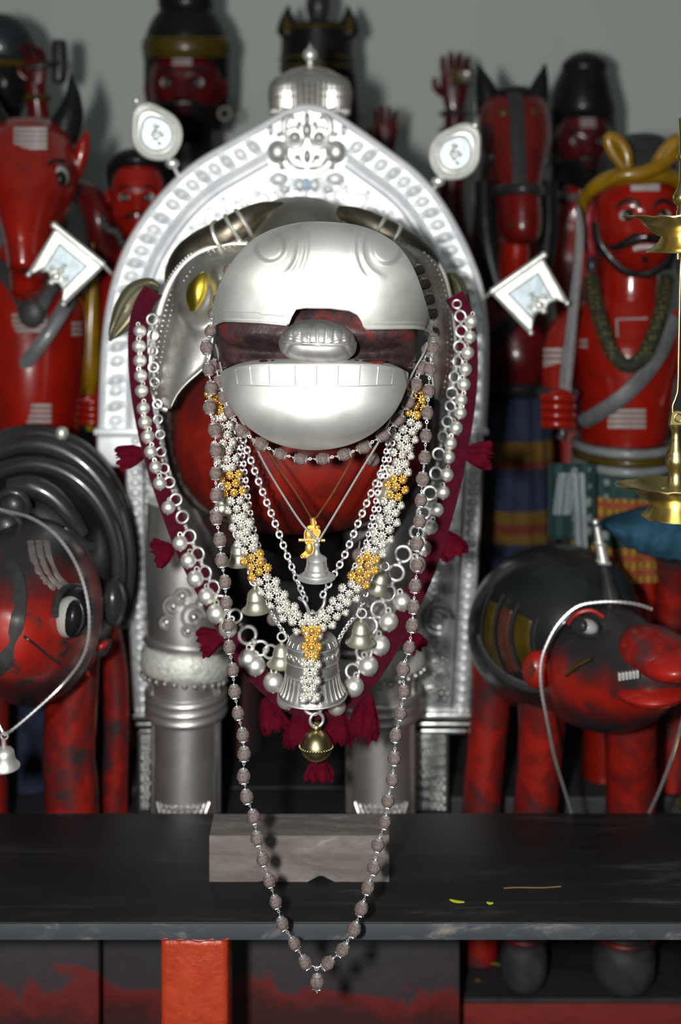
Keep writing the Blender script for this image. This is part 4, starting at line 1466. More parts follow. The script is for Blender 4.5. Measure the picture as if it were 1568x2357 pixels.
        for off, r in ((-21, .0022), (19, .0022)):
            pts = [P(x + off, y, AD - .001) for x, y in catmull(path, 5)]
            MB().tube(pts, r, 8).build('bead_border', M['column_silver'], ARCH)
        # scrolls, bosses and flowers on the column face
        X0, X1 = (975, 1045) if s > 0 else (340, 415)
        for k in range(15):
            y = 1030 + k * 40
            for q in range(3):
                x = lerp(X0, X1, (q + .5) / 3) - (k * 1.0 if s > 0 else 0) + rr.uniform(-4, 4)
                if 1370 < y < 1480 and q != 1:
                    continue
                nm, me = (('rosette', ROSC), ('scroll', CURC))[(k + q) % 2] if False else (('rosette', ROS), ('scroll', CUR))[(k + q) % 2]
                link(nm, COLM[nm], P(x, y + rr.uniform(-6, 6), AD), ARCH, Matrix.Rotation(rr.uniform(0, 6.28), 4, 'Y').to_quaternion(), rr.uniform(.8, 1.1))
        xc = 1008 if s > 0 else 372
        for R_, r_, a_ in ((34, .0042, .78), (20, .0038, .8)):
            MB().torus(P(xc, 1425, AD - .001), S(R_, AD), r_, ROT_FRONT, 26, 8, arc=a_).build('scroll', M['column_silver'], ARCH)
        # capital band and the narrower base panel
        xs = (952, 1088) if s > 0 else (308, 438)
        for y0, y1, g in ((1636, 1652, 0), (1656, 1668, 6), (1672, 1684, 14)):
            lo, hi = P(xs[0] + g, y1, AD), P(xs[1] - g, y0, AD)
            MB().box((lo.x, AD - .014, lo.z), (hi.x, AD + .032, hi.z), .003).build('capital_band', M['column_silver'], ARCH)
        xs = (946, 1034) if s > 0 else (316, 430)
        lo, hi = P(xs[0], 1970, AD), P(xs[1], 1684, AD)
        MB().box((lo.x, AD, max(.3902, lo.z)), (hi.x, AD + .03, hi.z), .003).build('base_panel', M['column_silver'], ARCH)
        for fx in (xs[0] + 6, xs[1] - 6):
            MB().tube([P(fx, 1690, AD - .001), P(fx, 1868, AD - .001)], .0028, 8).build('base_border', M['column_silver'], ARCH)
        for k in range(7):
            for q in range(4):
                link('rosette', COLM['rosette'], P(lerp(xs[0] + 18, xs[1] - 18, q / 3), 1704 + k * 25, AD), ARCH, None, rr.uniform(.45, .75))
M['column_silver'] = metal('column_silver', (.66, .67, .66), (.36, .37, .36), .36, 22, .3, .62, .25, 60, .003)
COLM = {}
def _colm():
    ros = MB()
    ros.ell((0, 0, 0), (.006, .006, .006), 10, 8)
    for k in range(6):
        a = 2 * pi * k / 6
        ros.ell((.0095 * cos(a), .001, .0095 * sin(a)), (.0048, .0042, .0048), 8, 6)
    COLM['rosette'] = proto(ros, 'rosette', M['column_silver'])
    COLM['scroll'] = proto(MB().torus((0, 0, 0), .010, .0036, ROT_FRONT, 18, 8, arc=.72).torus((.002, -.001, .001), .0045, .003, ROT_FRONT, 12, 6, arc=.85), 'scroll', M['column_silver'])
_colm()
arch()

def lion_mask():
    D = AD - .006
    m = MB()
    def e(x, y, rx, ry, rd=.016, dd=0.0, rot=0):
        m.ell(P(x, y, D + dd), (S(rx, D), rd, S(ry, D)), 22, 14, rot=Matrix.Rotation(rot, 3, 'Y'))
    def arc(pts, r, r2=None):
        C = catmull([tuple(P(x, y, D + dd)) for x, y, dd in pts], 6)
        n = len(C)
        m.tube(C, [S(lerp(r, r2 or r, abs(i / (n - 1) * 2 - 1)), D) for i in range(n)], 10)
    # ground of the mask, slightly raised and lobed
    m.slab([(x, y) for x, y in catmull([(655, 300), (672, 268), (700, 262), (712, 256), (726, 262), (752, 268), (768, 300), (792, 322), (800, 350), (788, 385), (750, 402), (706, 408), (664, 402), (626, 386), (614, 352), (622, 326)], 5, True)], D - .004, D + .006)
    e(640, 350, 27, 29, .020)                      # cheeks
    e(774, 350, 27, 29, .020)
    for s in (-1, 1):
        X = lambda v: 707 + s * v
        e(X(28), 318, 15, 16, .022, -.004)         # eyes
        arc([(X(6), 316, -.008), (X(14), 334, -.012), (X(30), 341, -.012), (X(46), 330, -.010), (X(50), 312, -.008)], 6, 4)
        arc([(X(16), 300, -.008), (X(30), 292, -.010), (X(46), 298, -.008)], 5, 3)
        arc([(X(40), 330, -.006), (X(52), 306, -.010), (X(52), 282, -.010), (X(40), 268, -.008), (X(28), 274, -.006)], 8, 5)   # curled horn
        e(X(22), 362, 9, 8, .014, -.008)            # nostrils
        arc([(X(4), 388, -.008), (X(22), 386, -.012), (X(40), 374, -.012), (X(48), 356, -.008)], 7, 4)     # grin
        arc([(X(6), 402, -.006), (X(30), 399, -.008), (X(52), 386, -.008), (X(70), 372, -.006)], 4, 3)
        e(X(58), 384, 8, 9, .012, -.004)
        e(X(64), 310, 8, 8, .010, -.002)            # side beads
        e(X(84), 300, 7, 14, .008, 0)
        e(X(14), 372, 4, 8, .010, -.006, .2 * s)    # teeth
    e(707, 360, 9, 17, .020, -.008)                # nose
    e(707, 300, 12, 20, .016, -.006)               # crest leaf
    e(707, 274, 8, 16, .012, -.004)
    for dx in (-18, 18):
        e(707 + dx, 286, 7, 8, .010, -.006)
    m.build('lion_mask', M['mask_silver'], ARCH, 60, label='embossed grinning lion mask')
    m = MB()
    # leaf buds and pendant stone below
    for x, y, rx, ry in ((642, 412, 22, 16), (772, 412, 22, 16), (690, 426, 12, 16), (724, 426, 12, 16), (656, 436, 13, 10), (756, 436, 13, 10)):
        m.ell(P(x, y, D + .002), (S(rx, D), .012, S(ry, D)), 14, 10)
    m.build('bud', M['arch_silver'], ARCH)
    MB().ell(P(706, 424, D), (S(8, D), .008, S(15, D)), 12, 10).build('stone', M['stone'], ARCH, label='small pale blue stone under the mask')
M['mask_silver'] = metal('mask_silver', (.86, .86, .84), (.66, .66, .64), .52, 30, .3, .6, .12, 60, .001)
M['stone'] = paint('pale_blue_stone', (.42, .58, .72), None, .15, coat=.6, bump=0)
lion_mask()

def umbrella():
    d = 2.268
    t = thing('silver_umbrella', 'small fringed silver umbrella with a finial above the peak of the arch', 'umbrella', P(714, 300, d))
    k = S(1, d)
    c = P(714, 255, d)
    prof = [(0, 160), (2, 152), (6, 145), (15, 136), (17.5, 128), (15, 120), (8, 114), (7, 108), (9, 103), (26, 99)]
    MB().lathe([(r * k, z * k) for r, z in prof[::-1]], Matrix.Translation(c), 28).build('finial', M['bell_silver'], t)
    prof = [(8, 103), (26, 99.5), (44, 95), (58, 88), (62, 84)]
    MB().lathe([(r * k, z * k) for r, z in prof], Matrix.Translation(c), 48).build('cap', M['umbrella'], t)
    prof = [(58, 86), (70, 81), (82, 73), (90, 63), (94, 50), (95, 36), (94, 24), (93, 12), (92, 0), (90, 0), (90, 22), (70, 60), (40, 80)]
    rows = []
    n = 192
    for r, z in prof:
        row = []
        for j in range(n):
            a = 2 * pi * j / n
            q = 1 + .022 * cos(48 * a) * sstep(62, 80, r) * (1 if z < 80 else 0)
            zz = z + (4 * abs(sin(12 * a)) if z < 2 else 0)
            row.append(c + Vector((r * q * k * cos(a), r * q * k * sin(a), zz * k)))
        rows.append(row)
    MB().grid(rows, cu=True).build('fluted_canopy', M['umbrella'], t, 60)
    for z, r in ((42, 94.5), (26, 95.5), (79, 71)):
        MB().torus(c + Vector((0, 0, z * k)), r * k, 1.8 * k, None, 72, 8).build('rib', M['umbrella'], t)
    dr = proto(MB().lathe([(0, -10 * k), (3.2 * k, -7 * k), (4 * k, -2 * k), (2 * k, 3 * k), (0, 5 * k)], n=10), 'fringe_drop', M['bell_silver'])
    for i in range(48):
        a = 2 * pi * i / 48
        link('fringe_drop', dr, c + Vector((90 * k * cos(a), 90 * k * sin(a), -1 * k)), t)
    MB().tube([P(714, 185, d), P(714, 420, d)], .006, 12).build('shaft', M['umbrella'], t)
M['umbrella'] = metal('umbrella_silver', (.74, .72, .67), (.48, .46, .42), .36, 40, .3, .6, .1, 60, .001, met=.9)
umbrella()

def fan(name_label, cx, cy, tip, foot, rod_end, d):
    t = thing('fan_standard', name_label, 'standard', P(foot[0], foot[1], d))
    tip, foot = Vector(tip), Vector(foot)
    c = Vector((cx, cy))
    ax = (tip - foot).normalized()
    def outline(r, sh):
        pts = []
        for i in range(64):
            a = 2 * pi * i / 64
            u, v = cos(a), sin(a)
            rad = r * (1 + sh * max(0, u) ** 7 + sh * .16 * max(0, -u) ** 14)
            q = c + Vector((ax.x * u * rad - ax.y * v * rad, ax.y * u * rad + ax.x * v * rad))
            pts.append((q.x, q.y))
        return pts
    MB().slab(outline(56, .42), d, d + .006).build('plate', M['fan_silver'], t, 30)
    def ring(r, sh, w, dd):
        return [P(x, y, d + dd) for x, y in outline(r, sh)]
    MB().tube(ring(54, .40, 0, 0), .0038, 8, closed=True).build('outer_rim', M['fan_silver'], t)
    MB().tube(ring(46, .34, 0, -.001), .0030, 8, closed=True).build('middle_rim', M['fan_silver'], t)
    MB().tube(ring(37, .22, 0, -.001), .0026, 8, closed=True).build('inner_rim', M['fan_silver'], t)
    bd = proto(MB().ell((0, 0, 0), .0022, 8, 6), 'rim_bead', M['fan_silver'])
    for p in resample(ring(50, .37, 0, -.003) + [ring(50, .37, 0, -.003)[0]], step=.0056)[:-1]:
        link('rim_bead', bd, p, t)
    m = MB()
    m.slab(outline(36, .2), d - .0015, d)
    m.build('field', M['fan_field'], t, 30)
    m = MB()
    for dx, dy, r in ((-8, -4, 10), (9, -1, 9), (-2, 9, 8), (0, -18, 9), (6, 20, 6)):
        m.ell(P(cx + dx, cy + dy, d - .001), (S(r, d), .006, S(r * .7, d)), 12, 8, rot=Matrix.Rotation(dx * .1, 3, 'Y'))
    m.torus(P(cx, cy, d - .002), S(17, d), .0018, ROT_FRONT @ Matrix.Rotation(.2, 3, 'Z'), 20, 6, arc=.6)
    m.build('emblem', M['fan_silver'], t)
    MB().ell(P(tip.x, tip.y, d), (S(9, d), S(9, d), S(9, d)), 12, 8).build('tip_ball', M['fan_silver'], t)
    MB().ell(P(foot.x, foot.y, d), (S(16, d), .007, S(12, d)), 12, 8).build('collar', M['fan_silver'], t)
    MB().tube([P(foot.x, foot.y, d), P(rod_end[0], rod_end[1], 2.203)], .0028, 8).build('rod', M['fan_silver'], t)
M['fan_silver'] = metal('fan_silver', (.88, .89, .85), (.66, .68, .62), .45, 40, .3, .6, .25, 70, .002, met=.85)
M['fan_field'] = metal('fan_field', (.40, .46, .49), (.32, .38, .40), .48, 40, .3, .6, .2, 70, .002)
fan('teardrop silver fan standard standing left of the arch peak', 361, 310, (314, 232), (396, 376), (412, 408), 2.17)
fan('teardrop silver fan standard standing right of the arch peak', 1047, 355, (1094, 289), (1010, 417), (1000, 436), 2.17)

def flag(label, A, B, Cc, Dd, notch, rod_end, d):
    t = thing('flag_standard', label, 'standard', P(B[0], B[1], d))
    out = [A, B, Dd] + notch[::-1] + [Cc]
    MB().slab(out, d, d + .005).build('plate', M['fan_silver'], t, 30)
    Q = [P(x, y, d) for x, y in [A, B, Dd] + notch[::-1] + [Cc]]
    MB().tube(Q, .0034, 8, closed=True).build('rim', M['fan_silver'], t)
    ctr = Vector(((A[0] + B[0] + Cc[0] + Dd[0]) / 4, (A[1] + B[1] + Cc[1] + Dd[1]) / 4))
    inn = [(lerp(ctr.x, x, .60), lerp(ctr.y, y, .60)) for x, y in (A, B, Dd, Cc)]
    mid = ((inn[2][0] + inn[3][0]) / 2, (inn[2][1] + inn[3][1]) / 2)
    mid = (lerp(mid[0], ctr.x, .9), lerp(mid[1], ctr.y, .9))
    inner = inn[:3] + [mid] + inn[3:]
    MB().slab(inner, d - .0012, d).build('field', M['fan_field'], t, 30)
    MB().tube([P(x, y, d - .001) for x, y in inner], .0022, 8, closed=True).build('inner_rim', M['fan_silver'], t)
    m = MB()
    e1 = (ctr - Vector(((A[0] + B[0]) / 2, (A[1] + B[1]) / 2)))
    for k, r in ((-.1, 7), (.15, 9), (.45, 12), (.75, 10)):
        q = ctr + e1 * k * .9
        m.ell(P(q.x, q.y, d - .001), (S(r, d), .006, S(r * .8, d)), 12, 8)
    for s in (-1, 1):
        q = ctr + e1 * .25 + Vector((B[0] - A[0], B[1] - A[1])) * .14 * s
        m.ell(P(q.x, q.y, d - .001), (S(8, d), .005, S(6, d)), 12, 8)
    m.build('emblem', M['fan_silver'], t)
    # pole along the hoist with a knob
    av, bv = Vector(A), Vector(B)
    dr = (bv - av).normalized()
    a2 = av - dr * 8
    MB().tube([P(a2.x, a2.y, d), P(bv.x, bv.y, d)], .0052, 10).build('pole', M['fan_silver'], t)
    MB().ell(P(a2.x, a2.y, d), S(9, d), 12, 8).build('knob', M['fan_silver'], t)
    for q in (Cc, Dd):
        MB().ell(P(q[0], q[1], d), S(7, d), 10, 8).build('tail_knob', M['fan_silver'], t)
    MB().tube([P(bv.x, bv.y, d), P(rod_end[0], rod_end[1], 2.203)], .0026, 8).build('rod', M['fan_silver'], t)
flag('swallow tailed silver flag standard on the left flank of the arch', (131, 524), (238, 610), (66, 632), (146, 700), [(100, 619), (116, 626), (122, 645), (138, 650), (146, 662)], (256, 630), 2.17)
flag('swallow tailed silver flag standard on the right flank of the arch', (1246, 592), (1132, 672), (1306, 698), (1222, 766), [(1279, 688), (1262, 694), (1254, 708), (1240, 712), (1228, 726)], (1112, 690), 2.17)
# ------------------------------------------------------------------ carved and painted figures at the back
def face_point(x, z, off=0.0, e=2.3):
    """front of a carved face: x, z in -1..1, returns depth factor (negative = towards the viewer)"""
    r = (abs(x) ** e + abs(z) ** e)
    y = -max(0.0, 1 - min(1, r)) ** (1 / e)
    fx = abs(x)
    b = 0
    nz = sstep(.22, -.20, z) if False else max(0.0, min(1, (.20 - z) / .42))
    prof = nz if z > -.24 else max(0.0, 1 - (-.24 - z) / .07)
    b += .30 * gau(x, .15 + .05 * nz) * prof
    b += .10 * gau(fx - .17, .08) * gau(z + .22, .08)
    b += .07 * gau(z - .24, .08) * gau(fx - .36, .28)
    b -= .08 * gau(fx - .38, .18) * gau(z - .07, .12)
    b += .06 * gau(fx - .48, .2) * gau(z + .2, .2)
    b += .07 * gau(x, .26) * (gau(z + .44, .055) + gau(z + .56, .06))
    b += .07 * gau(x, .24) * gau(z + .78, .13)
    return y - b - off

def carved_head(root, cx, cy, w, h, d, skin='red', dw=None, turn=0.0, eyes=True, brow=True, must=None, lips=None, teeth=False, ears=True, marks=True, beard=False, eyedir=0.0, eye_size=1.0):
    dw = dw or S(w, d) * 1.05
    R = Matrix.Rotation(turn, 3, 'Z')
    c = P(cx, cy, d)
    def pt(x, z, off=0.0):
        jaw = 1 - .20 * sstep(-.1, -1.0, z) if z < 0 else 1
        return c + R @ Vector((x * S(w, d) * jaw, face_point(x, z, off) * dw, z * S(h, d)))
    m = MB()
    rows = []
    e = 2.3
    for i in range(41):
        th = pi * i / 40
        row = []
        for j in range(48):
            ph = 2 * pi * j / 48
            q = Vector((sin(th) * cos(ph), sin(th) * sin(ph), cos(th)))
            l = (abs(q.x) ** e + abs(q.y) ** e + abs(q.z) ** e) ** (1 / e)
            q /= l
            if q.y < 0:
                row.append(pt(q.x, q.z) if abs(q.y) > .02 else c + R @ Vector((q.x * S(w, d) * (1 - .20 * sstep(.1, 1.0, -q.z)), q.y * dw, q.z * S(h, d))))
            else:
                row.append(c + R @ Vector((q.x * S(w, d) * (1 - .20 * sstep(.1, 1.0, -q.z)), q.y * dw, q.z * S(h, d))))
        rows.append(row)
    m.grid(rows, cu=True, flip=True)
    head = m.build('head', M[skin], root, 60)
    if eyes:
        for s in (-1, 1):
            m = MB()
            ec = pt(s * .38, .07, -.05)
            rx, rz = S(w, d) * .20 * eye_size, S(h, d) * .105 * eye_size
            rt = R
            m.mat = 1
            m.ell(ec + R @ Vector((0, .004, 0)), (rx * 1.28, dw * .10, rz * 1.42), 18, 10, rot=rt)
            m.mat = 0
            m.ell(ec + R @ Vector((0, -dw * .035, 0)), (rx, dw * .10, rz), 18, 10, rot=rt)
            m.mat = 1
            m.ell(ec + R @ Vector((eyedir * rx, -dw * .105, 0)), (rx * .60, dw * .055, rz * .95), 14, 8, rot=rt)
            m.build('eye', [M['eye_white'], M['black']], head)
    if brow:
        for s in (-1, 1):
            C = catmull([tuple(pt(s * x, z, .03)) for x, z in ((.12, .20), (.28, .31), (.48, .32), (.66, .20))], 5)
            MB().tube(C, [S(w, d) * .055 * (1 - .6 * abs(i / (len(C) - 1) * 2 - 1) ** 3) for i in range(len(C))], 8, flat=.6).build('eyebrow', M['black'], head)
    if must:
        for s in (-1, 1):
            C = catmull([tuple(pt(s * x, z, .07)) for x, z in must], 6)
            n = len(C)
            MB().tube(C, [S(w, d) * .11 * (1 - (i / (n - 1)) ** 1.6 * .9) for i in range(n)], 10, flat=.7).build('moustache', M['black'], head)
    m = MB()
    for z, t_ in ((-.44, .05), (-.56, .055)):
        C = catmull([tuple(pt(x, z + .03 * abs(x) * (1 if z > -.5 else 1.5), .03)) for x in (-.30, -.15, 0, .15, .30)], 5)
        n = len(C)
        m.tube(C, [S(w, d) * t_ * (1 - .8 * abs(i / (n - 1) * 2 - 1) ** 2) for i in range(n)], 8)
    m.build('lips', M[lips or skin], head)
    if teeth:
        for k in range(7):
            p = pt((k - 3) * .068, -.50, .05)
            MB().box(p - Vector((S(w, d) * .028, .003, S(h, d) * .04)), p + Vector((S(w, d) * .028, .003, S(h, d) * .04)), .001).build('tooth', M['eye_white'], head)
    if ears:
        for s in (-1, 1):
            MB().ell(c + R @ Vector((s * S(w, d) * 1.02, 0, S(h, d) * .02)), (S(w, d) * .14, dw * .22, S(h, d) * .26), 12, 10).build('ear', M[skin], head)
    if marks:
        for k in range(3):
            C = [pt(x, .44 + k * .085, .012) for x in [-.26 + .52 * i / 8 for i in range(9)]]
            MB().ribbon(C, S(h, d) * .06, .002).build('forehead_mark', M['white_paint'], head)
    if beard:
        m = MB()
        rows = []
        for i in range(13):
            z = lerp(-.38, -1.06, i / 12)
            rows.append([pt(x * (1.02 if z > -.7 else 1.02), max(-.985, z), .05) + Vector((0, 0, -S(h, d) * .10 * sstep(-.6, -1, z) if False else -S(h, d) * .16 * sstep(.6, 1.06, -z))) for x in [(-1 + 2 * j / 24) * (1 - .45 * sstep(.5, 1.06, -z)) for j in range(25)] if abs(x) > (.30 if z > -.62 else -1)] if False else
                        [pt(x, max(-.985, z), .05) + Vector((0, 0, -S(h, d) * .16 * sstep(.6, 1.06, -z))) for x in [(-1 + 2 * j / 24) * (.97 - .42 * sstep(.5, 1.06, -z)) for j in range(25)]])
        m.grid(rows)
        m.build('beard', M['black'], head, 60, solid=.006)
    return head, pt

def carved_hand(root, px, py, d, size, mat, up=1, curl=.15, parent=None):
    """open palm with five fingers; size = palm width in px, pointing up"""
    s = S(size, d)
    c = P(px, py, d)
    m = MB()
    # palm
    m.stack([(px, py + size * 1.0, size * .28, d, s * .18), (px, py + size * .6, size * .42, d, s * .20), (px, py, size * .52, d, s * .20), (px, py - size * .35, size * .50, d, s * .17), (px, py - size * .45, size * .40, d, s * .12)], 4, 20)
    for k, (dx, ln) in enumerate(((-.38, .78), (-.13, .95), (.13, .90), (.38, .70))):
        a = c + Vector((dx * s, 0, s * .30))
        b = a + Vector((dx * .12 * s, -curl * s * .3, ln * s * .5))
        e = b + Vector((dx * .05 * s, -curl * s, ln * s * .45))
        C = catmull([tuple(a), tuple(b), tuple(e)], 4)
        m.tube(C, [s * .125, s * .125, s * .12, s * .12, s * .12, s * .115, s * .11, s * .10, s * .05], 10)
    a = c + Vector((-.42 * s, 0, -.35 * s))
    C = catmull([tuple(a), tuple(a + Vector((-.28 * s, -.1 * s, .25 * s))), tuple(a + Vector((-.32 * s, -.15 * s, .62 * s)))], 4)
    m.tube(C, [s * .15, s * .15, s * .145, s * .14, s * .14, s * .13, s * .12, s * .10, s * .05], 10)
    return m.build('hand', mat, parent or root, 60)

def fist(root, px, py, d, w, h, mat):
    m = MB()
    m.ell(P(px, py, d), (S(w, d), S(w, d) * .8, S(h, d)), 20, 12)
    f = m.build('hand', mat, root)
    for k in range(4):
        y = py - h * .72 + k * h * .48
        C = catmull([tuple(P(px - w * .95, y, d - S(w, d) * .35)), tuple(P(px - w * .3, y, d - S(w, d) * .95)), tuple(P(px + w * .45, y + 1, d - S(w, d) * .9)), tuple(P(px + w * .9, y + 2, d - S(w, d) * .35))], 4)
        MB().tube(C, S(h * .25, d), 10).build('finger', mat, f)
    C = catmull([tuple(P(px + w * .6, py - h * .9, d - S(w, d) * .5)), tuple(P(px, py - h * 1.02, d - S(w, d) * .9)), tuple(P(px - w * .5, py - h * .85, d - S(w, d) * 1.0))], 4)
    MB().tube(C, S(h * .24, d), 10).build('thumb', mat, f)
    return f

def marks(root, d_fn, rows_, name='body_mark'):
    """white painted bars: (x0, x1, y) lists"""
    for x0, x1, y, th in rows_:
        C = [d_fn(lerp(x0, x1, i / 8), y) for i in range(9)]
        MB().ribbon(C, th, .0016).build(name, M['white_paint'], root)

def front_of(cx, rx, d, ry, off=.004):
    """point on the front of an elliptical column"""
    def fn(x, y):
        u = max(-.97, min(.97, (x - cx) / rx))
        return P(x, y, d - ry * sqrt(1 - u * u) - off)
    return fn

# ---- bearded figure with a bun, left of the arch peak
def bun_figure():
    d = 2.86
    t = thing('bearded_figure', 'red faced carved figure with a black bun and gold headband, left of the arch peak', 'statue', (P(425, 0, d).x, d, .8))
    carved_head(t, 428, 205, 84, 112, d, 'red_dark', beard=True, must=[(.05, -.34), (.3, -.36), (.6, -.42), (.85, -.38)], eye_size=1.05, marks=True)
    m = MB()
    m.stack([(430, 20, 60, d + .01, .05), (430, 55, 84, d + .01, .07), (430, 95, 96, d + .01, .085), (430, 150, 98, d + .02, .080), (430, 230, 96, d + .03, .075), (430, 300, 80, d + .05, .05)], 5, 30)
    m.build('hair', M['black'], t)
    MB().ell(P(428, 5, d), (S(65, d), S(62, d), S(52, d)), 24, 14).build('bun', M['black'], t)
    R = []
    for i in range(40):
        a = 2 * pi * i / 40
        c = P(430, 112, d + .01)
        R.append(c + Vector((S(97, d) * cos(a), .092 * sin(a), .004 * cos(2 * a))))
    MB().tube(R, S(6, d), 10, closed=True, flat=3.3, up=(0, 0, 1)).build('headband', M['olive_gold'], t)
    MB().tube([p + Vector((0, 0, -S(24, d))) for p in R], S(5, d), 8, closed=True).build('headband_cord', M['olive_gold'], t)
    for x in (338, 518):
        MB().torus(P(x, 262, d - .02), S(14, d), S(4, d), ROT_FRONT, 16, 6).build('earring', M['olive_gold'], t)
    m = MB()
    m.stack([(430, 300, 60, d + .03, .05), (432, 350, 66, d + .03, .055), (436, 400, 120, d + .04, .07), (440, 470, 175, d + .04, .09), (440, 640, 165, d + .04, .095), (440, 900, 150, d + .04, .10), (440, 1076, 160, d + .04, .11)], 5, 32)
    m.build('torso', M['black'], t)
bun_figure()

# ---- crowned figure behind the umbrella
def crown_figure():
    d = 2.95
    t = thing('crowned_figure', 'dark carved figure in a black crown with gilt points, behind the silver umbrella', 'statue', (P(732, 0, d).x, d, .8))
    carved_head(t, 730, 235, 80, 100, d, 'red_dark', beard=True, must=[(.05, -.34), (.3, -.36), (.6, -.42)], marks=False)
    m = MB()
    m.stack([(731, 58, 74, d, .07), (731, 64, 82, d, .078), (731, 110, 84, d, .080), (731, 150, 86, d, .082), (731, 170, 84, d, .08)], 4, 36, cap=True)
    m.build('crown', M['black'], t, label='black crown band')
    for y in (70, 138, 158):
        C = [P(731, y, d) + Vector((S(85, d) * cos(2 * pi * i / 40), .082 * sin(2 * pi * i / 40), 0)) for i in range(40)]
        MB().tube(C, S(4, d), 8, closed=True).build('crown_cord', M['olive_gold'], t)
    for s, x in ((-1, 662), (1, 803)):
        m = MB()
        m.stack([(x - s * 12 + s * 9, 12, 2, d - .03, .004), (x, 30, 10, d - .035, .010), (x, 50, 20, d - .04, .016), (x - s * 3, 75, 27, d - .045, .018), (x - s * 6, 92, 14, d - .045, .012)], 5, 18)
        sp = m.build('crown_point', M['black'], t)
        MB().stack([(x + s * 3, 34, 3, d - .047, .004), (x + s * 2, 55, 10, d - .058, .006), (x + s * 1, 76, 9, d - .063, .006), (x, 86, 2, d - .060, .004)], 4, 14).build('gilt_panel', M['olive_gold'], sp)
    m = MB()
    m.stack([(733, -45, 6, d - .03, .008), (733, -20, 22, d - .03, .022), (733, 10, 29, d - .03, .03), (733, 40, 24, d - .03, .025), (733, 62, 15, d - .03, .016), (733, 80, 24, d - .03, .02)], 5, 22)
    m.build('crown_bud', M['black_worn'], t, label='onion shaped crown finial')
    MB().stack([(733, 168, 86, d + .03, .06), (735, 240, 92, d + .05, .05), (738, 330, 90, d + .05, .05)], 4, 26).build('hair', M['black'], t)
    m = MB()
    m.stack([(733, 320, 55, d + .03, .05), (733, 372, 100, d + .04, .06), (733, 440, 160, d + .04, .08), (733, 620, 150, d + .04, .09), (733, 900, 140, d + .04, .1), (733, 1059, 150, d + .04, .11)], 5, 30)
    m.build('torso', M['red_dark'], t)
    # raised forearm and hand on the right
    MB().limb([(850, 470, d - .01, 30), (878, 430, d - .05, 27), (886, 380, d - .07, 24), (888, 345, d - .08, 22)], 5, 16).build('arm', M['red_dark'], t)
    carved_hand(t, 888, 305, d - .085, 50, M['red_dark'], curl=.5)
crown_figure()

# ---- far left: helmeted figure raising a club
def club_figure():
    d = 2.72
    t = thing('helmeted_figure', 'carved figure in a dark teal cap raising a club, at the far left edge', 'statue', (P(-10, 0, d).x, d, .8))
    carved_head(t, -12, 205, 74, 100, d, 'black', must=[(.05, -.34), (.35, -.38), (.7, -.44)], beard=True, marks=False)
    MB().ell(P(0, 110, d + .02), (S(84, d), S(84, d), S(80, d)), 28, 16).build('cap', M['teal_black'], t)
    C = [P(-4, 152, d + .01) + Vector((S(80, d) * cos(2 * pi * i / 36), S(84, d) * sin(2 * pi * i / 36), 0)) for i in range(36)]
    MB().tube(C, S(9, d), 8, closed=True).build('cap_band', M['olive_gold'], t)
    MB().stack([(0, 290, 55, d + .03, .05), (0, 340, 90, d + .05, .06), (0, 420, 150, d + .05, .08), (0, 700, 150, d + .05, .1), (0, 1000, 150, d + .10, .11), (0, 1083, 155, d + .15, .11)], 5, 28).build('torso', M['black'], t)
    # arm
    MB().limb([(120, 450, d, 36), (105, 360, d - .03, 31), (92, 290, d - .05, 27), (84, 225, d - .06, 24), (80, 195, d - .06, 25)], 5, 16).build('arm', M['red_dark'], t)
    C = [P(86, 225, d - .06) + Vector((S(27, d) * cos(2 * pi * i / 24), S(27, d) * sin(2 * pi * i / 24), 0)) for i in range(24)]
    MB().tube(C, S(7, d), 8, closed=True).build('bracelet', M['olive_gold'], t)
    carved_hand(t, 82, 165, d - .06, 50, M['red_dark'], curl=1.0)
    MB().stack([(136, 92, 12, d - .05, .012), (137, 100, 17, d - .05, .017), (138, 150, 18, d - .05, .018), (136, 185, 17, d - .05, .017), (134, 192, 10, d - .05, .012)], 4, 16).build('club', M['black_worn'], t)
    MB().limb([(60, 158, d - .085, 7), (100, 150, d - .085, 8), (138, 145, d - .06, 8)], 4, 10).build('club_handle', M['black_worn'], t)
M['teal_black'] = paint('teal_black_lacquer', (.010, .016, .019), (.013, .020, .023), .35, 8, .4, .6, coat=.4)
club_figure()

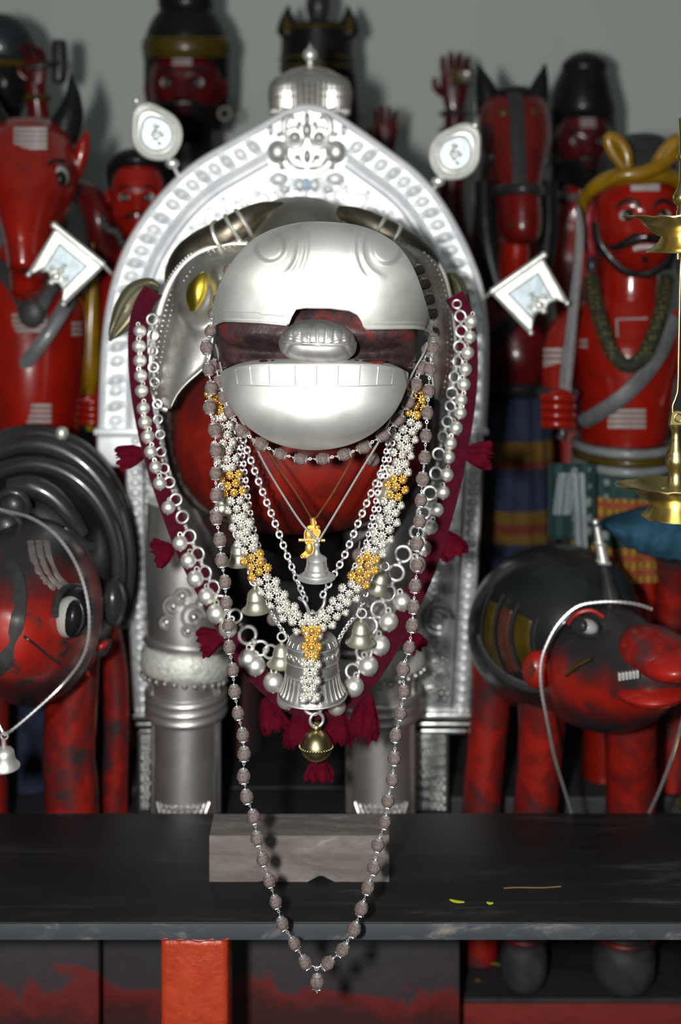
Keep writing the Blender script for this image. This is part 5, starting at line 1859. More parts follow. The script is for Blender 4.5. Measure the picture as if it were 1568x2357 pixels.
# ---- small red head left of the arch
def small_figure():
    d = 2.50
    t = thing('small_figure', 'small red carved figure with black hair just left of the arch', 'statue', (P(318, 0, d).x, d, .39))
    carved_head(t, 318, 462, 66, 96, d, 'red', turn=.10, marks=False, eyedir=-.15, eye_size=1.15, must=[(.05, -.34), (.3, -.38), (.6, -.46)])
    MB().stack([(318, 340, 6, d + .01, .01), (318, 348, 40, d + .01, .04), (318, 372, 66, d + .01, .055), (318, 400, 72, d + .03, .055), (322, 470, 68, d + .045, .04), (322, 540, 56, d + .045, .035)], 5, 28).build('hair', M['black'], t)
    MB().stack([(318, 540, 40, d + .02, .035), (318, 570, 46, d + .02, .04), (310, 600, 80, d + .03, .055), (300, 680, 92, d + .03, .065), (300, 800, 84, d + .03, .065), (300, 960, 82, d + .03, .07), (300, 1200, 90, d + .03, .08), (300, 1450, 84, d + .03, .08), (300, 1691, 80, d + .03, .08)], 5, 28).build('torso', M['red'], t)
    # raised upper arm behind, dark red
    MB().limb([(262, 640, d + .01, 34), (235, 560, d - .01, 33), (226, 500, d - .02, 33), (205, 456, d + .0, 32), (180, 440, d + .03, 26)], 6, 18).build('arm', M['red_dark'], t)
    bd = proto(MB().ell((0, 0, 0), S(9, d), 10, 8), 'necklace_bead', M['charcoal'])
    for i in range(11):
        k = i / 10
        x = lerp(236, 300, k); y = 505 + 75 * k + 8 * sin(k * 9)
        link('necklace_bead', bd, P(x, y, d - .075), t)
    # yellow club with a red grip, standing in front of the torso
    MB().stack([(214, 560, 3, d - .09, .004), (214, 630, 9, d - .09, .009), (212, 700, 16, d - .09, .015), (209, 800, 22, d - .09, .020), (208, 860, 22, d - .09, .020), (208, 905, 12, d - .09, .012), (208, 935, 14, d - .09, .013), (208, 990, 10, d - .09, .01)], 5, 20).build('club', M['yellow'], t, label='yellow club')
    fist(t, 208, 948, d - .09, 26, 32, M['red'])
    MB().limb([(250, 700, d, 34), (236, 800, d - .03, 30), (222, 890, d - .06, 24), (210, 940, d - .085, 20)], 5, 14).build('arm', M['red'], t)
small_figure()

# ---- red horse headed figure at the left
def left_horse():
    d = 2.34
    t = thing('horse_figure', 'red horse headed figure with black ears and white forehead bars, at the left edge', 'statue', (P(72, 0, d).x, d, .39))
    m = MB()
    m.stack([(68, 268, 6, d + .05, .01), (68, 276, 52, d + .045, .05), (70, 310, 88, d + .03, .085), (74, 370, 102, d + .005, .11), (76, 420, 98, d - .02, .115), (74, 480, 80, d - .05, .105), (72, 540, 58, d - .08, .09), (70, 590, 48, d - .10, .075), (69, 610, 46, d - .105, .068), (68, 622, 42, d - .10, .055), (66, 640, 40, d - .085, .05), (64, 670, 36, d - .075, .045), (62, 690, 22, d - .065, .03), (61, 697, 6, d - .06, .01)], 5, 36, 2.2)
    m.build('head', M['red'], t)
    # mouth line, nostrils
    MB().limb([(24, 610, d - .12, 3), (45, 622, d - .150, 4), (68, 626, d - .163, 4), (92, 622, d - .150, 4), (112, 610, d - .12, 3)], 5, 8).build('mouth_line', M['black'], t)
    for x in (48, 92):
        MB().ell(P(x, 590, d - .165), (S(6, d), .004, S(10, d)), 10, 8).build('nostril', M['black'], t)
    for s, x in ((-1, 2), (1, 134)):
        m = MB()
        m.mat = 1
        m.ell(P(x - s * 4, 412, d - .060), (S(33, d), .022, S(40, d)), 18, 10)
        m.mat = 0
        m.ell(P(x, 408, d - .068), (S(25, d), .024, S(28, d)), 18, 10)
        m.mat = 1
        m.ell(P(x + s * 5, 412, d - .083), (S(14, d), .013, S(19, d)), 14, 8)
        m.build('eye', [M['eye_white'], M['black']], t)
        C = catmull([tuple(P(x - s * 32, 440, d - .092)), tuple(P(x - s * 34, 400, d - .094)), tuple(P(x - s * 14, 372, d - .092)), tuple(P(x + s * 14, 370, d - .075))], 5)
        MB().tube(C, S(4.5, d), 8).build('eye_line', M['black'], t)
    fo = front_of(70, 96, d + .015, .098)
    marks(t, fo, [(32, 108, y, S(9, d)) for y in (297, 308, 319, 330, 340)], 'forehead_mark')
    # ears: horn like black ears with small red ears under them
    for s in (-1, 1):
        X = lambda v: 70 + s * v
        MB().limb([(X(60), 345, d + .05, 36), (X(76), 300, d + .05, 38), (X(92), 258, d + .05, 30), (X(98), 218, d + .05, 17), (X(95), 190, d + .05, 8), (X(93), 168, d + .05, 2)], 6, 18).build('ear', M['black'], t, label='black pointed ear')
        MB().limb([(X(98), 425, d + .02, 9), (X(108), 390, d + .02, 15), (X(118), 350, d + .02, 17), (X(126), 318, d + .02, 11), (X(131), 302, d + .02, 3)], 5, 14).build('lower_ear', M['red'], t)
    # neck and chest
    m = MB()
    m.stack([(70, 560, 70, d + .06, .06), (66, 640, 108, d + .06, .085), (70, 720, 130, d + .05, .10), (80, 820, 118, d + .04, .105), (84, 920, 104, d + .04, .105), (84, 975, 98, d + .04, .10), (84, 1005, 92, d + .04, .095)], 5, 36)
    m.build('chest', M['red'], t)
    MB().stack([(84, 1005, 100, d + .04, .10), (84, 1150, 110, d + .04, .11), (84, 1400, 108, d + .04, .11), (84, 1767, 104, d + .04, .11)], 4, 30).build('skirt', M['navy_cloth'], t)
    f2 = front_of(82, 118, d + .045, .104)
    # black collar and the grey sash crossing the chest
    C = catmull([tuple(P(-10, 610, d - .03)), tuple(P(30, 650, d - .055)), tuple(P(74, 715, d - .075)), tuple(P(120, 650, d - .055)), tuple(P(160, 600, d - .03))], 6)
    MB().ribbon(C, S(40, d), .008).build('collar', M['charcoal'], t)
    MB().ell(P(74, 720, d - .07), (S(32, d), .012, S(34, d)), 16, 10).build('collar_knot', M['charcoal'], t)
    C = [f2(x, y) for x, y in catmull([(178, 650), (150, 705), (112, 765), (72, 820), (30, 868), (-20, 925)], 6)]
    MB().ribbon(C, S(34, d), .010).build('sash', M['grey_paint'], t)
    marks(t, f2, [(28, 108, y, S(9, d)) for y in (726, 738, 750, 761)] + [(166, 188, y, S(8, d)) for y in (745, 757, 769)] + [(22, 118, y, S(8, d)) for y in (934, 946, 958, 970)])
left_horse()

M['red_mid'] = paint('deep_red_lacquer', (.13, .005, .004), (.085, .004, .004), .3, 9, .4, .6, coat=.5, bump=.05)
# ---- right horse with its rider
def right_horse():
    d = 2.58
    t = thing('horse_figure', 'red horse headed figure with tall ears and black nose stripe, right of the arch', 'statue', (P(1190, 0, d).x, d, .39))
    m = MB()
    m.stack([(1182, 205, 8, d + .06, .012), (1182, 216, 54, d + .05, .055), (1183, 250, 78, d + .035, .08), (1186, 310, 82, d + .01, .095), (1188, 360, 72, d - .02, .095), (1190, 410, 58, d - .05, .09), (1193, 450, 50, d - .075, .08), (1195, 500, 52, d - .09, .075), (1196, 535, 48, d - .095, .07), (1197, 556, 36, d - .095, .055), (1197, 565, 10, d - .095, .015)], 5, 34, 2.2)
    m.build('head', M['red_mid'], t)
    # poll, stripe and noseband
    MB().ell(P(1182, 222, d + .03), (S(58, d), .055, S(26, d)), 22, 12).build('poll', M['black'], t)
    C = [P(1184, 215, d - .032), P(1190, 260, d - .062), P(1192, 310, d - .090), P(1194, 360, d - .118), P(1196, 410, d - .142), P(1197, 440, d - .152)]
    MB().ribbon([Vector(q) for q in catmull([tuple(c) for c in C], 5)], S(34, d), .008).build('stripe', M['charcoal'], t)
    C = [P(1193, 442, d - .07) + Vector((S(55, d) * cos(2 * pi * i / 36), .088 * sin(2 * pi * i / 36), -.004 * sin(2 * pi * i / 36))) for i in range(36)]
    MB().tube(C, S(5, d), 8, closed=True, flat=2.4, up=(0, 0, 1)).build('noseband', M['black_worn'], t)
    for x in (1175, 1222):
        MB().ell(P(x, 520, d - .160), (S(5, d), .004, S(9, d)), 10, 8).build('nostril', M['black'], t)
    for x in (1160, 1226):
        MB().ell(P(x, 262, d - .045), (S(15, d), .010, S(12, d)), 12, 8).build('gilt_patch', M['olive_gold'], t)
    for s, x in ((-1, 1138), (1, 1248)):
        m = MB()
        m.mat = 1
        m.ell(P(x, 368, d - .045), (S(19, d), .03, S(24, d)), 16, 10)
        m.mat = 0
        m.ell(P(x + s * 1, 368, d - .062), (S(12, d), .018, S(16, d)), 16, 10)
        m.mat = 1
        m.ell(P(x + s * 1, 370, d - .074), (S(7, d), .010, S(10, d)), 14, 8)
        m.build('eye', [M['eye_white'], M['black']], t)
    for s, pts in ((-1, [(1128, 262, d + .04, 30), (1124, 225, d + .04, 28), (1114, 190, d + .04, 19), (1107, 165, d + .04, 9), (1104, 148, d + .04, 2)]), (1, [(1232, 255, d + .04, 28), (1238, 222, d + .04, 26), (1246, 190, d + .04, 18), (1252, 165, d + .04, 9), (1255, 146, d + .04, 2)])):
        MB().limb(pts, 6, 16).build('ear', M['black'], t, label='tall black pointed ear')
    # lower jaw, neck with mane, chest
    MB().stack([(1186, 560, 34, d - .06, .04), (1184, 610, 36, d - .05, .045), (1180, 660, 28, d - .03, .04), (1178, 676, 8, d - .02, .01)], 4, 22).build('lower_jaw', M['red'], t)
    MB().stack([(1180, 330, 62, d + .09, .06), (1176, 480, 84, d + .09, .07), (1174, 620, 92, d + .085, .085), (1178, 740, 104, d + .06, .11), (1182, 820, 100, d + .05, .115), (1184, 880, 84, d + .06, .10), (1184, 905, 70, d + .07, .085)], 5, 34).build('neck', M['red_dark'], t)
    MB().limb([(1115, 420, d + .01, 22), (1120, 540, d - .01, 24), (1140, 640, d - .02, 24), (1165, 700, d - .03, 20)], 5, 12).build('rein', M['black'], t)
    MB().limb([(1262, 420, d + .01, 22), (1262, 540, d - .01, 22), (1240, 640, d - .02, 22), (1200, 700, d - .03, 18)], 5, 12).build('rein', M['black'], t)
    f2 = front_of(1180, 104, d + .055, .113)
    for y0, r in ((755, 12), (775, 9)):
        C = [f2(x, y) for x, y in catmull([(1120, y0 + 20), (1150, y0 + 5), (1180, y0 - 25), (1205, y0 - 70), (1222, y0 - 120)], 5)]
        MB().tube(C, S(r, d), 8).build('harness_cord', M['black'], t)
    C = [P(1184, 884, d + .06) + Vector((S(92, d) * cos(2 * pi * i / 40), .108 * sin(2 * pi * i / 40), 0)) for i in range(40)]
    MB().tube(C, S(16, d), 8, closed=True).build('belt', M['black'], t)
    # banded skirt
    bands = [(905, 'navy_cloth'), (1005, 'mustard_cloth'), (1048, 'rust_cloth'), (1066, 'navy_cloth'), (1160, 'mustard_cloth'), (1188, 'rust_cloth'), (1210, 'mustard_cloth'), (1232, 'navy_cloth'), (1330, None)]
    for (y0, mt), (y1, _) in zip(bands, bands[1:]):
        w = lambda y: lerp(84, 104, (y - 905) / 425)
        m = MB()
        fold = lambda q, a, y: Vector((q.x * (1 + .03 * cos(14 * a)), q.y * (1 + .05 * cos(14 * a)), q.z))
        m.stack([(1182, y0, w(y0), d + .06, S(w(y0), d)), (1182, y1, w(y1), d + .06, S(w(y1), d))], 3, 84, cap=False, fn=fold)
        m.build('skirt_band', M[mt], t, 60)
    for x in (1145, 1220):
        MB().stack([(x, 1300, 36, d + .06, .03), (x, 1450, 32, d + .06, .028), (x, 1600, 34, d + .055, .03), (x, 1642, 38, d + .06, .035)], 4, 18).build('leg', M['red_dark'], t)

    # rider-like figure behind, one arm raised
    d = 2.98
    t = thing('black_haired_figure', 'carved figure with swept up black hair and a raised hand, behind the right horse', 'statue', (P(1340, 0, d).x, d, .8))
    carved_head(t, 1343, 335, 66, 92, d, 'red_dark', beard=True, must=[(.05, -.34), (.3, -.37), (.6, -.46)], eye_size=1.05)
    MB().stack([(1346, 118, 4, d + .01, .008), (1346, 128, 34, d + .01, .03), (1344, 160, 52, d + .01, .05), (1340, 200, 66, d + .01, .065), (1342, 250, 76, d + .01, .072), (1342, 278, 76, d + .02, .07), (1344, 340, 78, d + .04, .055), (1344, 440, 74, d + .05, .05)], 5, 30).build('hair', M['black'], t)
    MB().ell(P(1346, 155, d), (S(54, d), S(50, d), S(32, d)), 22, 12).build('top_knot', M['black'], t)
    MB().stack([(1340, 425, 46, d + .03, .045), (1336, 470, 56, d + .03, .05), (1332, 520, 110, d + .04, .06), (1326, 620, 130, d + .04, .08), (1326, 800, 120, d + .04, .09), (1326, 1054, 124, d + .04, .1)], 5, 30).build('torso', M['red'], t)
    C = [P(1336, 455, d + .03) + Vector((S(60, d) * cos(2 * pi * i / 30), .054 * sin(2 * pi * i / 30), 0)) for i in range(30)]
    MB().tube(C, S(9, d), 8, closed=True).build('collar', M['grey_paint'], t)
    MB().limb([(1240, 560, d + .02, 40), (1130, 610, d + .02, 36), (1060, 560, d + .02, 32), (1040, 470, d + .02, 30), (1042, 380, d + .02, 27), (1046, 290, d + .02, 24), (1048, 236, d + .02, 23)], 6, 18).build('arm', M['red_dark'], t)
    for y in (262, 300):
        C = [P(1046, y, d + .02) + Vector((S(30, d) * cos(2 * pi * i / 24), S(30, d) * sin(2 * pi * i / 24), 0)) for i in range(24)]
        MB().tube(C, S(6, d), 8, closed=True).build('bracelet', M['black_worn'], t)
    h = carved_hand(t, 1046, 195, d + .01, 62, M['red_dark'], curl=.3)
    MB().box(P(1040, 195, d - .015), P(1084, 160, d - .035), .004).build('gilt_token', M['olive_gold'], t)
right_horse()

# ---- moustached figure with a yellow turban
def turban_figure():
    d = 2.32
    t = thing('moustached_figure', 'red moustached figure with a yellow bow turban and dotted green skirt, at right', 'statue', (P(1450, 0, d).x, d, .39))
    head, pt = carved_head(t, 1466, 505, 100, 128, d, 'red', must=None, marks=False, lips='pink', eye_size=1.05, eyedir=-.05, ears=False)
    # moustache sweeping down from under the nose
    for s in (-1, 1):
        C = catmull([tuple(pt(s * x, z, .10)) for x, z in ((.03, -.30), (.25, -.33), (.5, -.42), (.72, -.50), (.90, -.45))], 6)
        n = len(C)
        MB().tube(C, [S(13 * (1 - (i / (n - 1)) ** 2 * .85), d) for i in range(n)], 10, flat=.7).build('moustache', M['black'], head)
    # grinning teeth
    for k in range(9):
        x = (k - 4) * .07
        p = pt(x, -.47 - .02 * (k - 4) ** 2 * .12, .06)
        MB().box(p - Vector((S(3.1, d), .003, S(6, d))), p + Vector((S(3.1, d), .003, S(6, d))), .001).build('tooth', M['eye_white'], head)
    # black line of the beard round the jaw
    C = catmull([tuple(pt(x, z, .02)) for x, z in ((-.98, -.05), (-.93, -.40), (-.72, -.72), (-.36, -.92), (0, -.97), (.36, -.92), (.72, -.72), (.93, -.40), (.98, -.05))], 6)
    MB().tube(C, S(13, d), 10).build('beard_line', M['black'], head)
    MB().ell(pt(0, -.70, .02), (S(8, d), .01, S(8, d)), 10, 8).build('chin_tuft', M['black'], head)
    p0 = pt(0, .52, .02)
    MB().ribbon([pt(x, .56, .02) for x in [-.32 + .64 * i / 8 for i in range(9)]], S(24, d), .002).build('forehead_mark', M['white_paint'], head)
    for s, mt in ((-1, 'pink'), (1, 'pink')):
        MB().limb([(1466 + s * 106, 470, d + .01, 8), (1466 + s * 113, 500, d + .01, 14), (1466 + s * 114, 540, d + .01, 15), (1466 + s * 106, 575, d + .01, 12), (1466 + s * 102, 590, d + .01, 5)], 5, 14).build('ear', M[mt], head)
        MB().ell(P(1466 + s * 104, 612, d - .005), (S(13, d), .012, S(24, d)), 12, 8).build('ear_ornament', M['black_worn'], head)
    # hair and turban
    MB().stack([(1476, 306, 6, d + .02, .01), (1476, 312, 44, d + .02, .04), (1474, 335, 72, d + .015, .062), (1470, 370, 88, d + .01, .075), (1468, 410, 96, d + .01, .082), (1466, 450, 100, d + .03, .07), (1466, 540, 100, d + .05, .06), (1466, 620, 84, d + .055, .05)], 5, 32).build('hair', M['black_worn'], t)
    tb = [(1338, 500, d - .01), (1348, 455, d - .035), (1378, 425, d - .062), (1420, 408, d - .082), (1466, 404, d - .088), (1510, 402, d - .082), (1550, 410, d - .06), (1580, 440, d - .03), (1594, 480, d)]
    C = catmull([tuple(P(*q)) for q in tb], 6)
    n = len(C)
    MB().tube(C, [S(lerp(6, 21, sin(pi * i / (n - 1)) ** .7), d) for i in range(n)], 14).build('turban_roll', M['yellow'], t)
    tb2 = [(1590, 340, d - .05), (1556, 350, d - .085), (1524, 378, d - .098), (1480, 398, d - .104), (1430, 404, d - .10), (1390, 424, d - .085)]
    C = catmull([tuple(P(*q)) for q in tb2], 6)
    n = len(C)
    MB().tube(C, [S(lerp(8, 17, sin(pi * i / (n - 1)) ** .7), d) for i in range(n)], 14).build('turban_roll', M['yellow'], t)
    # loops of the bow
    for cx, cy, rx, ry, rot in ((1426, 352, 19, 38, .36), (1532, 352, 17, 36, -.62)):
        C = []
        for i in range(32):
            a = 2 * pi * i / 32
            q = Vector((rx * cos(a) * (1 + .35 * sin(a)), ry * sin(a)))
            C.append(P(cx + q.x * cos(rot) + q.y * sin(rot) * -1, cy - (q.x * sin(rot) * -1 + q.y * cos(rot)), d - .095))
        MB().tube(C, S(13, d), 12, closed=True).build('bow_loop', M['yellow'], t)
    # neck, torso
    MB().stack([(1450, 585, 66, d + .03, .06), (1448, 640, 68, d + .03, .062), (1446, 690, 74, d + .03, .066), (1442, 740, 112, d + .03, .085), (1438, 800, 120, d + .025, .10), (1438, 880, 112, d + .025, .10), (1436, 960, 104, d + .03, .098), (1434, 1010, 98, d + .03, .094)], 5, 40).build('torso', M['red'], t)
    f2 = front_of(1440, 118, d + .028, .103)
    fn = front_of(1447, 76, d + .03, .068)
    # dark seed garland
    gp = [(1362, 640, d - .01), (1372, 700, d - .045), (1390, 760, d - .075), (1412, 815, d - .088), (1445, 842, d - .09), (1480, 822, d - .088), (1505, 770, d - .075), (1526, 700, d - .05), (1536, 640, d - .01)]
    C = catmull([tuple(P(*q)) for q in gp], 6)
    MB().tube(C, S(17, d), 12).build('garland', M['bead_black'], t)
    # grey sash
    C = [f2(x, y) + Vector((0, -.012, 0)) for x, y in catmull([(1340, 968), (1380, 945), (1430, 910), (1480, 860), (1520, 800), (1545, 730)], 6)]
    MB().ribbon(C, S(36, d), .012).build('sash', M['grey_paint'], t)
    for o in (-9, 0, 9):
        C = [f2(x, y) + Vector((0, -.019, 0)) for x, y in catmull([(1342 + o * .3, 968 + o), (1380, 945 + o), (1430, 910 + o), (1480, 860 + o)], 6)]
        MB().tube(C, S(2, d), 6).build('sash_cord', M['grey_paint'], t)
    marks(t, f2, [(1400, 1486, y, S(9, d)) for y in (946, 958, 970, 982)] + [(1332, 1352, y, S(9, d)) for y in (785, 797)])
    # faint drawn square on the chest
    Q = [(1412, 732), (1482, 730), (1484, 770), (1414, 772)]
    MB().tube([fn(x, y) + Vector((0, -.028, 0)) for x, y in Q[:2]], S(2.5, d), 6).build('chest_mark', M['white_paint'], t)
    MB().tube([fn(x, y) + Vector((0, -.028, 0)) for x, y in (Q[0], Q[3])], S(2.5, d), 6).build('chest_mark', M['white_paint'], t)
    # arms, left one holding the sword upright
    MB().limb([(1345, 735, d + .04, 46), (1305, 770, d + .0, 44), (1288, 830, d - .03, 42), (1283, 890, d - .06, 36), (1284, 925, d - .075, 33)], 5, 20).build('arm', M['red'], t)
    MB().limb([(1540, 735, d + .04, 44), (1580, 790, d + .02, 42), (1600, 870, d - .01, 38), (1610, 960, d - .04, 32)], 5, 20).build('arm', M['red'], t)
    fist(t, 1286, 946, d - .085, 36, 42, M['red'])
    C = [P(1283, 905, d - .065) + Vector((S(36, d) * cos(2 * pi * i / 24), S(34, d) * sin(2 * pi * i / 24), 0)) for i in range(24)]
    MB().tube(C, S(16, d), 8, closed=True).build('bracelet', M['black_worn'], t)
    fa = front_of(1288, 44, d - .03, S(44, d))
    marks(t, fa, [(1252, 1318, y, S(9, d)) for y in (806, 819, 832, 842)], 'arm_mark')
    # sword: blade, hilt
    sp = [(1330, 470), (1344, 520), (1342, 600), (1332, 700), (1324, 800), (1316, 880), (1314, 918), (1296, 918), (1288, 880), (1298, 800), (1310, 700), (1322, 600), (1326, 520)]
    MB().slab([(x, y) for x, y in catmull(sp, 3, True)], d - .100, d - .092).build('sword_blade', M['grey_paint'], t, 30, label='grey sword blade')
    MB().tube([P(1326, 480, d - .101), P(1336, 560, d - .101), P(1322, 720, d - .101), P(1304, 900, d - .101)], S(2, d), 6).build('sword_ridge', M['white_paint'], t)
    MB().limb([(1300, 918, d - .096, 12), (1296, 990, d - .096, 10), (1292, 1010, d - .096, 14)], 4, 10).build('sword_hilt', M['black_worn'], t)
    # belt of three bands
    for y, mt, r in ((1022, 'belt_silver', 11), (1042, 'olive_gold', 10), (1062, 'belt_silver', 11)):
        C = [P(1434, y, d + .03) + Vector((S(108, d) * cos(2 * pi * i / 44), .104 * sin(2 * pi * i / 44), 0)) for i in range(44)]
        MB().tube(C, S(r, d), 10, closed=True).build('belt', M[mt], t)
    # skirt: dotted green with yellow checked bands
    for y0, y1, mt in ((1062, 1128, 'dotted_green'), (1128, 1190, 'checked'), (1190, 1236, 'dotted_green'), (1236, 1312, 'checked')):
        w = lambda y: lerp(108, 122, (y - 1062) / 250)
        fold = lambda q, a, y: Vector((q.x * (1 + .02 * cos(16 * a)), q.y * (1 + .04 * cos(16 * a)), q.z))
        MB().stack([(1434, y0, w(y0), d + .03, S(w(y0), d)), (1434, y1, w(y1), d + .03, S(w(y1), d))], 3, 96, cap=False, fn=fold).build('skirt_band', M[mt], t, 60)
    # overlapping front fall of dotted cloth and hanging sash ends at the left
    fs = front_of(1434, 124, d + .03, S(124, d))
    for x0, x1, y0, y1, mt in ((1262, 1372, 1066, 1240, 'dotted_green'),):
        rows = [[P(lerp(x0, x1, j / 20), lerp(y0, y1, i / 14), d - .085 + .030 * ((j - 14) / 14) ** 2 + .005 * sin(j * 1.1)) for j in range(21)] for i in range(15)]
        MB().grid(rows).build('front_cloth', M[mt], t, 60, solid=.004)
    for x, w, y1 in ((1306, 22, 1185), (1322, 7, 1265), (1338, 7, 1280)):
        rows = [[P(x + (j / 8 - .5) * 2 * w + (8 * i / 14 if w < 10 else -12 * i / 14), lerp(1088, y1, i / 14), d - .102 + .004 * sin(j * 2)) for j in range(9)] for i in range(15)]
        MB().grid(rows).build('sash_end', M['pale_cloth'], t, 60, solid=.004)
    for x in (1385, 1490):
        MB().stack([(x, 1290, 46, d + .03, .035), (x, 1450, 40, d + .03, .032), (x, 1640, 40, d + .03, .032), (x, 1783, 44, d + .03, .04)], 4, 20).build('leg', M['red'], t)

def checked():
    m, nt, b = _mat('checked_cloth')
    tc = nt.nodes.new('ShaderNodeTexCoord')
    sp = nt.nodes.new('ShaderNodeSeparateXYZ')
    nt.links.new(tc.outputs['Object'], sp.inputs[0])
    w = nt.nodes.new('ShaderNodeTexWave')
    w.inputs['Scale'].default_value = 26
    w.bands_direction = 'X'
    nt.links.new(tc.outputs['Object'], w.inputs['Vector'])
    r1 = _ramp(nt, w.outputs['Fac'], [(.35, (.30, .17, .010)), (.65, (.15, .055, .008))])
    w2 = nt.nodes.new('ShaderNodeTexWave')
    w2.inputs['Scale'].default_value = 14
    w2.bands_direction = 'Z'
    nt.links.new(tc.outputs['Object'], w2.inputs['Vector'])
    r2 = _ramp(nt, w2.outputs['Fac'], [(.45, (0, 0, 0)), (.6, (1, 1, 1))])
    mx = nt.nodes.new('ShaderNodeMix'); mx.data_type = 'RGBA'
    nt.links.new(r2.outputs['Color'], mx.inputs['Factor'])
    nt.links.new(r1.outputs['Color'], mx.inputs['A'])
    mx.inputs['B'].default_value = (.22, .045, .012, 1)
    nt.links.new(mx.outputs['Result'], b.inputs['Base Color'])
    b.inputs['Roughness'].default_value = .85
    return m
M['checked'] = checked()
M['belt_silver'] = paint('belt_silver_paint', (.20, .22, .22), (.13, .14, .14), .4, 20, .4, .6, coat=.3)
M['pale_cloth'] = paint('pale_cloth', (.24, .30, .30), (.16, .17, .19), .8, 50, .4, .6, stretch=(4, 1, .3))
turban_figure()
# ------------------------------------------------------------------ boar statues on either side
def right_boar():
    t = thing('boar_statue', 'black and red painted boar with open snout and horn, right of the silver boar', 'statue', (P(1330, 0, 2.12).x, 2.12, .1762))
    # barrel of the body, seen three quarter from the front
    m = MB()
    secs = []
    for d, px, py, rx, rz in ((1.93, 1325, 1478, 10, 10), (1.935, 1324, 1476, 52, 56), (1.955, 1318, 1470, 100, 106), (1.985, 1308, 1460, 146, 152), (2.02, 1298, 1454, 176, 180), (2.06, 1290, 1450, 194, 195), (2.11, 1278, 1450, 199, 199), (2.16, 1272, 1452, 194, 194), (2.21, 1266, 1460, 165, 165), (2.235, 1264, 1465, 100, 100), (2.245, 1262, 1466, 10, 10)):
        c = P(px, py, d)
        secs.append((c.x, d, c.z, S(rx, d), S(rz, d)))
    secs = catmull(secs, 4)
    m.grid([[(x + rx * cos(2 * pi * j / 48), y, z + rz * sin(2 * pi * j / 48)) for j in range(48)] for x, y, z, rx, rz in secs], cu=True)
    o = len(m.v) - len(secs) * 48
    m.f.append([o + j for j in range(48)]); m.m.append(0)
    m.build('body', M['boar_black'], t, 60)
    # painted straps over the shoulder: ochre panels between thin light lines
    def on_body(ang, d):
        k = 0
        for a, b in zip(secs, secs[1:]):
            if a[1] <= d <= b[1]:
                u = (d - a[1]) / (b[1] - a[1])
                q = [lerp(a[i], b[i], u) for i in range(5)]
                return Vector((q[0] + (q[3] + .002) * cos(ang), d, q[2] + (q[4] + .002) * sin(ang)))
        q = secs[len(secs) // 2]
        return Vector((q[0] + (q[3] + .002) * cos(ang), d, q[2] + (q[4] + .002) * sin(ang)))
    for d0, d1, mt in ((1.953, 1.972, 'olive_gold'), (1.978, 1.998, 'red_brown'), (2.006, 2.030, 'olive_gold')):
        rows = [[on_body(lerp(2.75, 3.75, i / 24), lerp(d0, d1, j / 4)) for j in range(5)] for i in range(25)]
        MB().grid(rows).build('painted_panel', M[mt], t, 60, solid=.001)
    for dd in (1.949, 1.975, 2.002, 2.034):
        MB().tube([on_body(lerp(2.6, 3.85, i / 30), dd) for i in range(31)], .0012, 6).build('painted_line', M['charcoal'], t)
    # beaded fringe along the lower edge of the caparison
    fr = proto(MB().ell((0, 0, 0), (.0035, .004, .009), 8, 6), 'fringe', M['charcoal'])
    for i in range(34):
        p = on_body(lerp(3.25, 4.45, i / 33), lerp(2.045, 1.95, i / 33))
        link('fringe', fr, p, t, None, 1)
    # neck fold and head
    m = MB()
    hs = []
    for d, px, py, rx, rz, tz in ((2.05, 1330, 1530, 105, 120, 0), (2.00, 1352, 1535, 128, 140, 0), (1.95, 1385, 1543, 140, 148, 0), (1.90, 1415, 1552, 138, 142, 0), (1.86, 1448, 1560, 120, 118, 0), (1.825, 1480, 1562, 96, 92, 0), (1.80, 1502, 1562, 74, 70, 0), (1.785, 1512, 1562, 52, 48, 0), (1.778, 1516, 1562, 20, 18, 0)):
        c = P(px, py, d)
        hs.append((c.x, d, c.z, S(rx, d), S(rz, d)))
    hs = catmull(hs, 5)
    rows = []
    for x, y, z, rx, rz in hs:
        row = []
        for j in range(48):
            a = 2 * pi * j / 48
            row.append(Vector((x + rx * cos(a), y, z + rz * sin(a) * (1 + .04 * sin(a)))))
        rows.append(row)
    m.grid(rows, cu=True)
    m.f.append(list(range(len(m.v) - 48, len(m.v)))); m.m.append(0)
    m.build('head', M['right_head'], t, 60)
    # mouth: upper lip, lower lip with the teeth between them
    MB().ell(P(1512, 1506, 1.825), (S(92, 1.82), .062, S(62, 1.82)), 26, 16, rot=Matrix.Rotation(.18, 3, 'Y')).build('upper_lip', M['snout_mottle'], t)
    MB().ell(P(1540, 1524, 1.79), (S(68, 1.79), .055, S(35, 1.79)), 24, 14, rot=Matrix.Rotation(-.14, 3, 'Y')).build('nose', M['boar_red'], t, label='red nose')
    MB().ell(P(1500, 1590, 1.81), (S(82, 1.80), .052, S(28, 1.80)), 24, 12, rot=Matrix.Rotation(-.08, 3, 'Y')).build('lower_lip', M['boar_red'], t)
    for k in range(6):
        p = P(1426 + k * 8.2, 1557 - k * 1.2, 1.770 - .0015 * k)
        MB().box(p - Vector((S(3.6, 1.8), .004, S(9, 1.8))), p + Vector((S(3.6, 1.8), .004, S(9, 1.8))), .0012).build('tooth', M['eye_white'], t)
    MB().limb([(1300, 1556, 1.842, 3), (1330, 1532, 1.826, 3.5), (1360, 1516, 1.815, 3)], 5, 8).build('cheek_line', M['olive_gold'], t)
    # eye
    m = MB()
    m.mat = 1
    m.ell(P(1350, 1443, 1.868), (S(38, 1.87), .016, S(26, 1.87)), 20, 10, rot=Matrix.Rotation(.25, 3, 'Y'))
    m.mat = 0
    m.ell(P(1354, 1442, 1.859), (S(24, 1.86), .014, S(17, 1.86)), 20, 10, rot=Matrix.Rotation(.25, 3, 'Y'))
